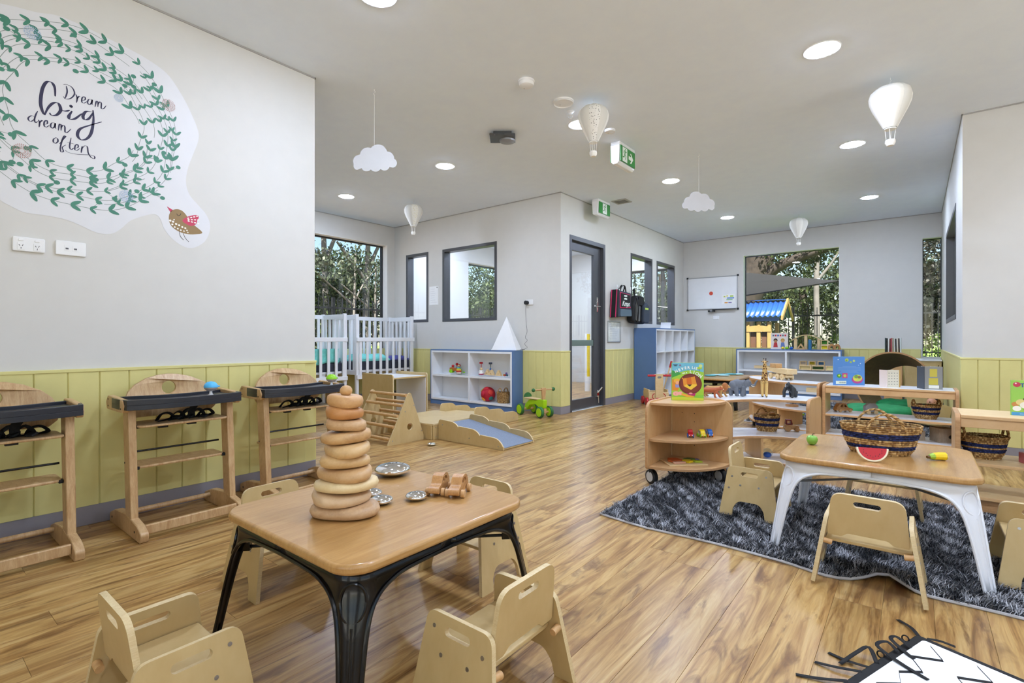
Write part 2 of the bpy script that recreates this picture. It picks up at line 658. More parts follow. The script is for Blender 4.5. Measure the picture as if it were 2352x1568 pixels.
# ---- windows and door
def frame_rect(mb, axis, at, d, a0, a1, z0, z1, t):
    """rectangular frame of bar width t and depth d centred on plane at"""
    for (b0, b1, c0, c1) in ((a0, a1, z0, z0 + t), (a0, a1, z1 - t, z1), (a0, a0 + t, z0 + t, z1 - t), (a1 - t, a1, z0 + t, z1 - t)):
        if axis == 'x':
            mb.box(at - d / 2, at + d / 2, b0, b1, c0, c1)
        else:
            mb.box(b0, b1, at - d / 2, at + d / 2, c0, c1)
def pane(axis, at, a0, a1, z0, z1, parent, mat=None):
    mb = MB()
    if axis == 'x':
        mb.box(at - 0.003, at + 0.003, a0, a1, z0, z1)
    else:
        mb.box(a0, a1, at - 0.003, at + 0.003, z0, z1)
    return mb.build('pane', mat or GLASS, parent, smooth=0)
wi = [0]
def window(axis, at, a0, a1, z0, z1, t, d, mat, frame_at=None, mull=None):
    wi[0] += 1
    root = empty_struct('window_%d' % wi[0])
    mb = MB(); frame_rect(mb, axis, at if frame_at is None else frame_at, d, a0, a1, z0, z1, t)
    mb.build('frame', mat, root, bevel=0.002)
    if mull:
        for q in mull:
            mb = MB()
            if axis == 'x':
                mb.box(at - 0.03, at + 0.03, q - 0.03, q + 0.03, z0 + t, z1 - t)
            else:
                mb.box(q - 0.03, q + 0.03, at - 0.03, at + 0.03, z0 + t, z1 - t)
            mb.build('mullion', mat, root)
    pane(axis, at, a0 + t, a1 - t, z0 + t, z1 - t, root)
    return root
# internal windows: grey aluminium frames, lapping 5 mm over the wall faces
for (h, ax, mid) in ((W1, 'y', YP + 0.06), (W2, 'y', YP + 0.06), (W3, 'x', XC - 0.06), (W4, 'x', XC - 0.06)):
    window(ax, mid, h[0] + 0.001, h[1] - 0.001, h[2] + 0.001, h[3] - 0.001, 0.045, 0.132, ALU)
window('x', XR + 0.065, W7[0] + 0.001, W7[1] - 0.001, W7[2] + 0.001, W7[3] - 0.001, 0.05, 0.14, ALU)
# external windows: thin dark frames set back in white reveals
DKF = plain('dark_window_frame', '#2b2d30', 0.4, 0.3)
window('x', XW - 0.15, W0[0] + 0.001, W0[1] - 0.001, W0[2] + 0.001, W0[3] - 0.001, 0.022, 0.05, DKF)
window('x', XW - 0.15, W9[0] + 0.001, W9[1] - 0.001, W9[2] + 0.001, W9[3] - 0.001, 0.022, 0.05, DKF)
window('y', YB + 0.15, W8[0] + 0.001, W8[1] - 0.001, W8[2] + 0.001, W8[3] - 0.001, 0.04, 0.05, DKF)
window('y', YB + 0.15, W5[0] + 0.001, W5[1] - 0.001, W5[2] + 0.001, W5[3] - 0.001, 0.012, 0.05, DKF)
window('y', YB + 0.15, W6[0] + 0.001, XR - 0.001, W6[2] + 0.06, W6[3] - 0.001, 0.012, 0.05, DKF)
window('x', XE + 0.1, -1.6 + 0.001, 1.2 - 0.001, 0.051, 2.499, 0.05, 0.06, ALU, mull=[-0.2])  # this and the next three: unseen windows added to light the ceiling
window('x', XE + 0.1, 2.2 + 0.001, 4.6 - 0.001, 0.901, 2.499, 0.05, 0.06, ALU)
window('y', YS - 0.1, -1.6 + 0.001, -0.4 - 0.001, 0.051, 2.499, 0.05, 0.06, ALU)
window('y', YS - 0.1, 0.1 + 0.001, 2.6 - 0.001, 0.051, 2.499, 0.05, 0.06, ALU, mull=[1.35])
# white sills, plus linings whitened to put daylight into the reveals
for (nm, b) in (('c', (W5[0], W5[0] + 0.004, YB, YB + 0.12, W5[2], W5[3])), ('d', (W5[1] - 0.004, W5[1], YB, YB + 0.12, W5[2], W5[3])), ('e', (W5[0] + 0.004, W5[1] - 0.004, YB, YB + 0.12, W5[3] - 0.004, W5[3])), ('f', (XW - 0.12, XW, W0[1] - 0.004, W0[1], W0[2], W0[3])), ('g', (XW - 0.12, XW, W0[0], W0[1] - 0.004, W0[3] - 0.004, W0[3])), ('a', (XW - 0.12, XW + 0.004, W0[0], W0[1], W0[2] - 0.02, W0[2] + 0.0)), ('b', (W5[0], W5[1], YB - 0.004, YB + 0.12, W5[2] - 0.02, W5[2]))):
    mb = MB(); mb.box(*b); trim(mb, TRIMW)

# glazed door in the entry wall
door = empty_struct('door_1')
y0, y1, zt = DOOR[0], DOOR[1], DOOR[3]
mb = MB()
for b in ((y0 + 0.001, y0 + 0.05, 0.002, zt - 0.001), (y1 - 0.06, y1 - 0.001, 0.002, zt - 0.001), (y0 + 0.05, y1 - 0.06, zt - 0.06, zt - 0.001)):
    mb.box(XC - 0.128, XC + 0.008, b[0], b[1], b[2], b[3])
mb.build('door_frame', ALU, door, bevel=0.002)
mb = MB()
dx0, dx1 = XC - 0.09, XC - 0.045
la, lb = y0 + 0.053, y1 - 0.063
mb.box(dx0, dx1, la, la + 0.045, 0.012, zt - 0.065)
mb.box(dx0, dx1, lb - 0.19, lb, 0.012, zt - 0.065)
mb.box(dx0, dx1, la + 0.045, lb - 0.19, zt - 0.185, zt - 0.065)
mb.box(dx0, dx1, la + 0.045, lb - 0.19, 0.012, 0.15)
mb.build('door_leaf_frame', ALU, door, bevel=0.002)
mb = MB(); mb.box(dx0 + 0.01, dx1 - 0.01, la + 0.045, lb - 0.19, 0.90, 0.985)
mb.build('push_rail', plain('sage_rail', '#7d8f88', 0.3, 0.4), door, bevel=0.003)
pane('x', (dx0 + dx1) / 2, la + 0.045, lb - 0.19, 0.15, 0.90, door)
pane('x', (dx0 + dx1) / 2, la + 0.045, lb - 0.19, 0.985, zt - 0.185, door)
hn = MB()
hn.box(dx1, dx1 + 0.008, lb - 0.115, lb - 0.075, 1.40, 1.62)
hn.cyl((dx1, lb - 0.095, 1.48), (dx1 + 0.05, lb - 0.095, 1.48), 0.010)
hn.cyl((dx1 + 0.05, lb - 0.09, 1.48), (dx1 + 0.05, lb - 0.25, 1.48), 0.010)
hn.build('handle', CHROME, door, bevel=0.002)
st = MB()
st.box(dx1, dx1 + 0.02, lb - 0.13, lb - 0.07, 0.14, 0.24)
st.cyl((dx1 + 0.015, lb - 0.11, 0.20), (dx1 + 0.06, lb - 0.05, 0.28), 0.012)
st.cyl((dx1 + 0.02, lb - 0.10, 0.16), (dx1 + 0.03, lb - 0.10, 0.05), 0.010)
st.build('door_stop', CHROME, door)
hg = MB()
hg.cyl((dx1 + 0.006, la - 0.004, 0.3), (dx1 + 0.006, la - 0.004, 2.1), 0.006, 8)
hg.build('hinge', BLACKR, door)

# ---- floor: vinyl planks, each nearer plank its own piece
PLW, PLL = 0.150, 1.22
flm, nt, b = new_mat('vinyl_plank')
tc = node(nt, 'ShaderNodeTexCoord')
at = node(nt, 'ShaderNodeAttribute'); at.attribute_name = 'rnd'
geo = node(nt, 'ShaderNodeNewGeometry')
off = node(nt, 'ShaderNodeVectorMath'); off.operation = 'MULTIPLY_ADD'
off.inputs[1].default_value = (7.3, 31.0, 0.0)
nt.links.new(at.outputs['Color'], off.inputs[0])
nt.links.new(geo.outputs['Position'], off.inputs[2])
mp = node(nt, 'ShaderNodeMapping'); mp.inputs['Scale'].default_value = (11, 0.95, 1)
nt.links.new(off.outputs[0], mp.inputs[0])
n1 = noise(nt, mp.outputs[0], 1.5, 5, 0.62, 1.6)
mp2 = node(nt, 'ShaderNodeMapping'); mp2.inputs['Scale'].default_value = (60, 2.2, 1)
nt.links.new(off.outputs[0], mp2.inputs[0])
n2 = noise(nt, mp2.outputs[0], 2.0, 3, 0.6, 0.3)
mp3 = node(nt, 'ShaderNodeMapping'); mp3.inputs['Scale'].default_value = (5, 0.8, 1)
nt.links.new(off.outputs[0], mp3.inputs[0])
n3 = noise(nt, mp3.outputs[0], 1.7, 4, 0.6, 2.4)
base = ramp(nt, n1, [(0.30, lin('#77532b')), (0.42, lin('#a57c48')), (0.54, lin('#c09a5f')), (0.70, lin('#d3b37c'))])
dark = ramp(nt, n3, [(0.33, (1, 1, 1, 1)), (0.46, (0, 0, 0, 1))])
mx = node(nt, 'ShaderNodeMix'); mx.data_type = 'RGBA'
ml = node(nt, 'ShaderNodeMath'); ml.operation = 'MULTIPLY'; ml.inputs[1].default_value = 0.75
nt.links.new(dark, ml.inputs[0])
nt.links.new(ml.outputs[0], mx.inputs[0])
nt.links.new(base, mx.inputs[6]); mx.inputs[7].default_value = lin('#6f4a28')
mg = node(nt, 'ShaderNodeMix'); mg.data_type = 'RGBA'; mg.blend_type = 'MULTIPLY'; mg.inputs[0].default_value = 0.5
fine = ramp(nt, n2, [(0.3, (0.72, 0.70, 0.66, 1)), (0.65, (1, 1, 1, 1))])
nt.links.new(mx.outputs[2], mg.inputs[6]); nt.links.new(fine, mg.inputs[7])
mt = node(nt, 'ShaderNodeMix'); mt.data_type = 'RGBA'; mt.blend_type = 'MULTIPLY'; mt.inputs[0].default_value = 1.0
sepc = node(nt, 'ShaderNodeSeparateColor')
nt.links.new(at.outputs['Color'], sepc.inputs[0])
tone = ramp(nt, sepc.outputs[2], [(0.0, (0.80, 0.78, 0.74, 1)), (1.0, (1.06, 1.05, 1.03, 1))])
nt.links.new(mg.outputs[2], mt.inputs[6]); nt.links.new(tone, mt.inputs[7])
nt.links.new(mt.outputs[2], b.inputs['Base Color'])
b.inputs['Roughness'].default_value = 0.3
b.inputs['Specular IOR Level'].default_value = 0.5
bump(nt, b, n2, 0.05, 0.002)

floor = MB().box(XW - 0.2, XE + 0.2, YS - 0.2, YB + 0.2, -0.12, -0.004)
SUB = plain('subfloor', '#6b4c2c', 0.7)
floor = struct(floor.build('floor', SUB, smooth=0))
rng = random.Random(5)
planks = []
x = XW - 0.046
th = math.radians(38.525)
while x < XE:
    y = YS - rng.random() * PLL
    while y < YB:
        y0_, y1_ = max(y, YS), min(y + PLL, YB)
        x1_ = min(x + PLW, XE)
        if y1_ - y0_ > 0.02:
            planks.append((x, x1_, y0_, y1_))
        y += PLL
    x += PLW
def view_size(p):
    cx, cy = (p[0] + p[1]) / 2, (p[2] + p[3]) / 2
    best = 0
    for yy in (p[2], cy, p[3]):
        dep = -math.sin(th) * cx + math.cos(th) * yy
        r = math.cos(th) * cx + math.sin(th) * yy
        if dep > 0.5 and abs(r / dep) < 1.06 and 1 / dep < 0.8 and not (cx < XL and yy < YA):
            best = max(best, 1 / dep)
    return best
planks.sort(key=lambda p: -view_size(p))
def plank_mb(mb, p):
    g, c = 0.0003, 0.0007
    a0, a1, b0, b1 = p[0] + g, p[1] - g, p[2] + g, p[3] - g
    mb.col = (rng.random(), rng.random(), rng.random(), 1)
    v = [(a0, b0, -0.004), (a1, b0, -0.004), (a1, b1, -0.004), (a0, b1, -0.004),
         (a0, b0, -c), (a1, b0, -c), (a1, b1, -c), (a0, b1, -c),
         (a0 + c, b0 + c, 0), (a1 - c, b0 + c, 0), (a1 - c, b1 - c, 0), (a0 + c, b1 - c, 0)]
    f = [(8, 9, 10, 11)]
    for i in range(4):
        j = (i + 1) % 4
        f += [(i, j, j + 4, i + 4), (i + 4, j + 4, j + 8, i + 8)]
    mb.add(v, f)
def plank_obj(mb, name):
    o = mb.build(name, flm, floor, smooth=0)
    o.data.color_attributes[0].name = 'rnd'
    return o
for p in planks[:300]:
    mb = MB(); plank_mb(mb, p); plank_obj(mb, 'plank')
mb = MB()
for p in planks[300:]:
    plank_mb(mb, p)
plank_obj(mb, 'farther_planks')['kind'] = 'stuff'

# ================================================================== ceiling fittings
DIFF = emit('downlight_diffuser', '#d2e2ff', LAMP)
def downlight():
    t = thing('downlight', 'x', 'ceiling light')
    mb = MB(); mb.lathe([(0.094, 0.0), (0.094, -0.004), (0.108, -0.005), (0.112, -0.002), (0.112, 0.0)], 32)
    mb.build('trim_ring', WPLAS, t)
    mb = MB(); mb.lathe([(0.0, -0.012), (0.05, -0.011), (0.085, -0.007), (0.093, -0.002)], 32)
    mb.build('diffuser', DIFF, t)
    return t
dl0 = downlight()
DL = [((-2.37, 1.76), 'round white downlight cut by the top edge of the photo'),
      ((-0.49, 3.954), 'largest lit round downlight, near the upper right white balloon'),
      ((-0.49, 6.07), 'lit round downlight just below the right hand balloon basket'),
      ((-0.49, 8.48), 'lit round downlight nearest the narrow far window corner'),
      ((-2.35, 6.085), 'lit round downlight left of the right hand cardboard cloud'),
      ((-2.35, 8.475), 'lit round downlight nearest the whiteboard wall, below the right cloud'),
      ((-4.13, 3.98), 'lit round downlight left of the dark ceiling sensor'),
      ((-6.06, 3.99), 'lit round downlight above the white cots'),
      ((-2.37, 3.97), 'lit round downlight half hidden behind the patterned balloon'),
      ((-0.49, 1.76), 'downlight above the white table, unseen, added for brightness'),  # this lamp and the next three are added, none seen there
      ((1.4, 3.954), 'downlight above the right hand shelf, unseen, added for brightness'),
      ((1.4, 1.76), 'downlight over the floor right of the camera, unseen, added for brightness'),
      ((1.4, -0.4), 'downlight behind the camera on the right, unseen, added for brightness'),
      ((-5.6, 7.0), 'downlight in the next room behind the partition windows'),
      ((-5.6, 9.0), 'downlight deep in the next room behind the glass door'),
      ((-4.5, 7.9), 'downlight added to brighten the next room near the glass door'),  # from here on, lamps added because the next room was too dim
      ((-6.5, 6.6), 'downlight added for brightness behind the narrow partition window'),
      ((-4.5, 9.4), 'downlight added for brightness behind the two entry wall windows'),
      ((-4.6, 6.4), 'downlight added for brightness just inside the glass door')]
for i, (p, lab) in enumerate(DL):
    o = dl0 if i == 0 else copy_tree(dl0)
    put(o, (p[0], p[1], H), 0, lab, group='ceiling downlights')

def disc_detector(name, label, loc, r, h, parts=True):
    t = thing(name, label, 'detector', loc)
    mb = MB(); mb.lathe([(r, 0), (r, -0.008), (r * 0.97, -0.012)], 32); mb.build('base_plate', WPLAS, t)
    mb = MB(); mb.lathe([(r * 0.93, -0.0125), (r * 0.93, -0.02), (r * 0.86, -h * 0.8), (r * 0.6, -h), (0, -h)], 32); mb.build('cover', WPLAS, t)
    mb = MB(); mb.lathe([(0.006, -h), (0.005, -h - 0.002), (0, -h - 0.002)], 10, c=(-r * 0.45, 0.01, 0.0005)); mb.build('indicator', GREYR, t)
    return t
disc_detector('smoke_detector', 'small round white smoke detector left of the patterned balloon', (-2.29, 3.05, H), 0.062, 0.045)
disc_detector('ceiling_speaker', 'wide flat round white ceiling disc beside the patterned balloon', (-2.25, 3.50, H), 0.085, 0.014)
disc_detector('heat_detector', 'tiny white round detector partly behind the balloon basket', (-2.22, 4.25, H), 0.05, 0.02)
t = thing('sprinkler', 'small white sprinkler head with wire guard beside the balloon', 'sprinkler', (-2.30, 3.69, H))
mb = MB(); mb.lathe([(0.032, 0), (0.032, -0.004), (0.012, -0.012), (0.012, -0.03), (0.02, -0.034), (0, -0.036)], 20); mb.build('body', WPLAS, t)
for k in range(2):
    mb = MB(); a = k * PI / 2
    mb.tube([(0.03 * math.cos(a) * math.cos(u), 0.03 * math.sin(a) * math.cos(u), -0.02 - 0.045 * math.sin(u)) for u in [PI * i / 10 for i in range(11)]], 0.0022, 6)
    mb.build('guard_wire', WPLAS, t)
# dark grey sensor / projector box
t = thing('ceiling_sensor', 'dark grey square sensor unit with two short prongs on ceiling', 'sensor', (-3.06, 3.70, H), math.radians(38))
G1 = plain('sensor_grey', '#4b4c4e', 0.45); G2 = plain('sensor_lens', '#8a8b8d', 0.35)
mb = MB(); mb.box(-0.085, 0.085, -0.075, 0.075, -0.03, 0); mb.build('mount', G1, t, bevel=0.004)
mb = MB(); mb.box(-0.12, 0.12, -0.10, 0.10, -0.048, -0.030); mb.build('body', G1, t, bevel=0.004)
mb = MB(); mb.lathe([(0.075, -0.048), (0.072, -0.062), (0.05, -0.07), (0, -0.072)], 28, c=(0.045, 0.03, 0)); mb.build('lens_dome', G2, t)
for k in (-0.07, 0.02):
    mb = MB(); mb.cyl((k, -0.10, -0.044), (k, -0.14, -0.052), 0.006, 8); mb.build('prong', G1, t)
# air vent grille
t = thing('air_vent', 'small beige square ceiling vent beside the far exit sign', 'vent', (-3.24, 6.55, H))
mb = MB()
for s_ in (-1, 1):
    mb.box(-0.11, 0.11, s_ * 0.095 - 0.015, s_ * 0.095 + 0.015, -0.008, 0); mb.box(s_ * 0.095 - 0.015, s_ * 0.095 + 0.015, -0.08, 0.08, -0.008, 0)
BEIGE = plain('vent_beige', '#a8a49b', 0.5)
mb.build('frame', BEIGE, t)
for k in range(6):
    mb = MB(); mb.T = TR(0, -0.065 + k * 0.026, -0.004, rx=0.6); mb.box(-0.08, 0.08, -0.010, 0.010, -0.001, 0.001); mb.build('slat', BEIGE, t)

# ---- exit signs
EXG = plain('exit_green', '#2f8f3f', 0.35); EXW = plain('exit_white', '#f4fbf4', 0.4)
def running_man(mb, x, z, s, y):
    """figure in the x-z plane facing -y"""
    def limb(pts, w):
        for a, b in zip(pts[:-1], pts[1:]):
            a, b = Vector(a), Vector(b)
            d = (b - a).normalized(); n = Vector((-d.y, d.x)) * w
            q = [a + n, a - n, b - n + d * w, b + n + d * w]
            mb.add([(x + p.x * s, y, z + p.y * s) for p in q], [(0, 1, 2, 3)])
    mb.add([(x + (0.10 + 0.10 * math.cos(a)) * s, y, z + (0.78 + 0.10 * math.sin(a)) * s) for a in [2 * PI * i / 14 for i in range(14)]], [tuple(range(14))])
    limb([(0.05, 0.62), (-0.05, 0.22)], 0.10)
    limb([(0.05, 0.60), (0.28, 0.48), (0.38, 0.58)], 0.045)
    limb([(0.02, 0.62), (-0.24, 0.58), (-0.32, 0.36)], 0.045)
    limb([(-0.04, 0.22), (0.20, 0.02), (0.12, -0.32)], 0.06)
    limb([(-0.06, 0.22), (-0.20, -0.12), (-0.52, -0.18)], 0.06)
def exit_sign(label, loc, rz, arrow, w=0.34, h=0.20):
    t = thing('exit_sign', label, 'exit sign', loc, rz, 'green exit signs')
    mb = MB(); mb.box(-w / 2, w / 2, -0.05, 0.05, -0.03, 0); mb.build('mounting_box', WPLAS, t, bevel=0.006)
    prof = [(-0.05, -0.03), (0.05, -0.03), (0.042, -h), (0.02, -h - 0.02), (-0.02, -h - 0.02), (-0.042, -h)]
    mb = MB(); mb.plate(prof, [], -w / 2 - 0.006, w / 2 + 0.006, axis='x'); mb.build('housing', WPLAS, t, bevel=0.006)
    for s_ in (-1, 1):
        mb = MB(); mb.box(-w / 2 + 0.012, w / 2 - 0.012, s_ * 0.054 - 0.003, s_ * 0.054 + 0.003, -h + 0.008, -0.038)
        pn = mb.build('green_panel', EXG, t)
        mb = MB(); yy = s_ * 0.0582
        q = [(-0.125, -h + 0.014), (-0.02, -h + 0.014), (-0.02, -0.046), (-0.125, -0.046)] if arrow else [(-0.06, -h + 0.014), (0.06, -h + 0.014), (0.06, -0.046), (-0.06, -0.046)]
        mb.add([(a, yy, b) for a, b in q], [(0, 1, 2, 3)])
        if arrow:
            zc = -h / 2 - 0.02
            q = [(0.01, -0.018), (0.07, -0.018), (0.04, -0.05), (0.068, -0.05), (0.115, 0.0), (0.068, 0.05), (0.04, 0.05), (0.07, 0.018), (0.01, 0.018)]
            mb.add([(a, yy, zc + b) for a, b in q], [tuple(range(9))])
        mb.build('white_symbol', EXW, pn)
        mb = MB(); running_man(mb, -0.072 if arrow else 0, -h / 2 - 0.03, 0.085, s_ * 0.0588); mb.build('running_figure', EXG, pn)
    return t
exit_sign('large hanging exit sign with running figure and right arrow', (-2.31, 4.70, H), math.radians(90), True)
exit_sign('smaller exit sign with running figure above the glass door', (-3.47, 6.38, H), math.radians(90), False)

# ---- hanging balloons and clouds
FAB = plain('balloon_cotton', '#efece4', 0.9, bmp=0.2, bscale=120)
FAB2 = plain('balloon_linen', '#dcd9d0', 0.9, bmp=0.2, bscale=120)
def spotty(name, base, spot, scale):
    m, nt, b = new_mat(name)
    v = coords(nt)
    vo = nt.nodes.new('ShaderNodeTexVoronoi'); vo.inputs['Scale'].default_value = scale
    nt.links.new(v, vo.inputs['Vector'])
    nt.links.new(ramp(nt, vo.outputs['Distance'], [(0.22, lin(spot)), (0.30, lin(base))]), b.inputs['Base Color'])
    b.inputs['Roughness'].default_value = 0.9
    return m
FABP = spotty('balloon_print', '#ece9e2', '#77746c', 75)
FABY = spotty('balloon_gold_print', '#efece2', '#d9c98a', 75)
def balloon(label, hook, drop, s, mats, rz=0.0):
    """hot air balloon of eight sewn gores; hook at the ceiling, s = height of the envelope"""
    t = thing('hanging_balloon', label, 'balloon ornament', hook, rz, 'fabric hot air balloons')
    mb = MB()
    mb.tube([(0, 0, 0), (0, 0, -0.012), (0.008, 0, -0.02), (0.0, 0, -0.03), (-0.008, 0, -0.036), (0, 0, -0.044)], 0.0016, 6)
    mb.build('ceiling_hook', WPLAS, t)
    mb = MB(); mb.cyl((0, 0, -0.044), (0, 0, -drop), 0.0011, 6); mb.build('string', WPLAS, t)
    prof = [(r * 1.06, z) for r, z in ((0.0, 0.0), (0.13, -0.012), (0.27, -0.06), (0.36, -0.15), (0.39, -0.27), (0.375, -0.40), (0.32, -0.56), (0.23, -0.76), (0.15, -0.94), (0.12, -1.0))]
    n = 8
    for g in range(n):
        mb = MB()
        vs_, fs_ = [], []
        K = 6
        for (r, z) in prof:
            for k in range(K + 1):
                a = 2 * PI * (g + k / K) / n
                q = 1 + 0.045 * math.sin(PI * k / K)
                vs_.append((r * q * s * math.cos(a), r * q * s * math.sin(a), z * s - drop))
        for i in range(len(prof) - 1):
            for k in range(K):
                a = i * (K + 1) + k
                fs_.append((a, a + K + 1, a + K + 2, a + 1))
        mb.add(vs_, fs_)
        mb.build('gore', mats[g % len(mats)], t, smooth=60)
    mb = MB(); mb.lathe([(0.12 * s, -1.0 * s), (0.125 * s, -1.03 * s), (0.0, -1.03 * s)], 16, c=(0, 0, -drop)); mb.build('skirt', FAB, t)
    for k in range(4):
        a = PI / 4 + k * PI / 2
        mb = MB(); mb.cyl((0.1 * s * math.cos(a), 0.1 * s * math.sin(a), -1.03 * s - drop), (0.075 * s * math.cos(a), 0.075 * s * math.sin(a), -1.3 * s - drop), 0.006 * s, 6)
        mb.build('basket_cord', FAB, t)
    mb = MB(); mb.lathe([(0.0, -1.42 * s), (0.07 * s, -1.41 * s), (0.105 * s, -1.34 * s), (0.10 * s, -1.28 * s), (0.085 * s, -1.27 * s), (0.07 * s, -1.3 * s), (0, -1.3 * s)], 16, c=(0, 0, -drop))
    mb.build('basket', FAB, t)
    return t
balloon('patterned white fabric balloon hanging beside the large exit sign', (-2.04, 3.62, H), 0.055, 0.29, [FAB2, FABP, FAB2, FAB], math.radians(58))
balloon('plain white fabric balloon hanging at the upper right', (-0.145, 4.70, H), 0.06, 0.315, [FAB, FAB, FAB2, FAB], math.radians(40))
balloon('small distant balloon with gold print hanging over the cots', (-5.50, 4.69, H), 0.06, 0.30, [FAB, FAB2, FABY, FAB2], math.radians(38))
balloon('small distant pale balloon hanging before the far square window', (-1.42, 8.95, H), 0.06, 0.30, [FAB2, FAB], math.radians(38))
def cloud(label, hook, drop, rz, flip):
    t = thing('hanging_cloud', label, 'cloud ornament', hook, rz, 'flat white clouds')
    mb = MB(); mb.tube([(0, 0, 0), (0, 0, -0.012), (0.008, 0, -0.02), (0.0, 0, -0.03), (-0.008, 0, -0.036), (0, 0, -0.044)], 0.0016, 6); mb.build('ceiling_hook', WPLAS, t)
    mb = MB(); mb.cyl((0, 0, -0.044), (0, 0, -drop - 0.01), 0.0011, 6); mb.build('string', WPLAS, t)
    cs = [(-0.115, 0.055, 0.05), (-0.05, 0.10, 0.062), (0.03, 0.115, 0.07), (0.10, 0.075, 0.055), (0.14, 0.04, 0.036), (0.08, 0.022, 0.04), (0.01, 0.018, 0.045), (-0.06, 0.018, 0.042), (-0.13, 0.02, 0.032)]
    pts = []
    for i in range(140):
        a = 2 * PI * i / 140
        d = Vector((math.cos(a), math.sin(a)))
        best = 0
        for (x, z, r) in cs:
            p = Vector((x, z - 0.06))
            bq = p.dot(d); disc = r * r - (p.length_squared - bq * bq)
            if disc > 0:
                best = max(best, bq + math.sqrt(disc))
        pts.append(((d.x * best) * flip, d.y * best - drop - 0.125))
    mb = MB(); mb.plate(pts, [], -0.003, 0.003, axis='y'); mb.build('cloud_board', plain('cloud_board', '#c8c8c9', 0.6), t)
    return t
cloud('white cardboard cloud hanging at the left near the wall corner', (-3.29, 2.414, H), 0.43, math.radians(38), 1)
cloud('white cardboard cloud hanging in the middle of the room', (-1.77, 5.36, H), 0.40, math.radians(38), -1)

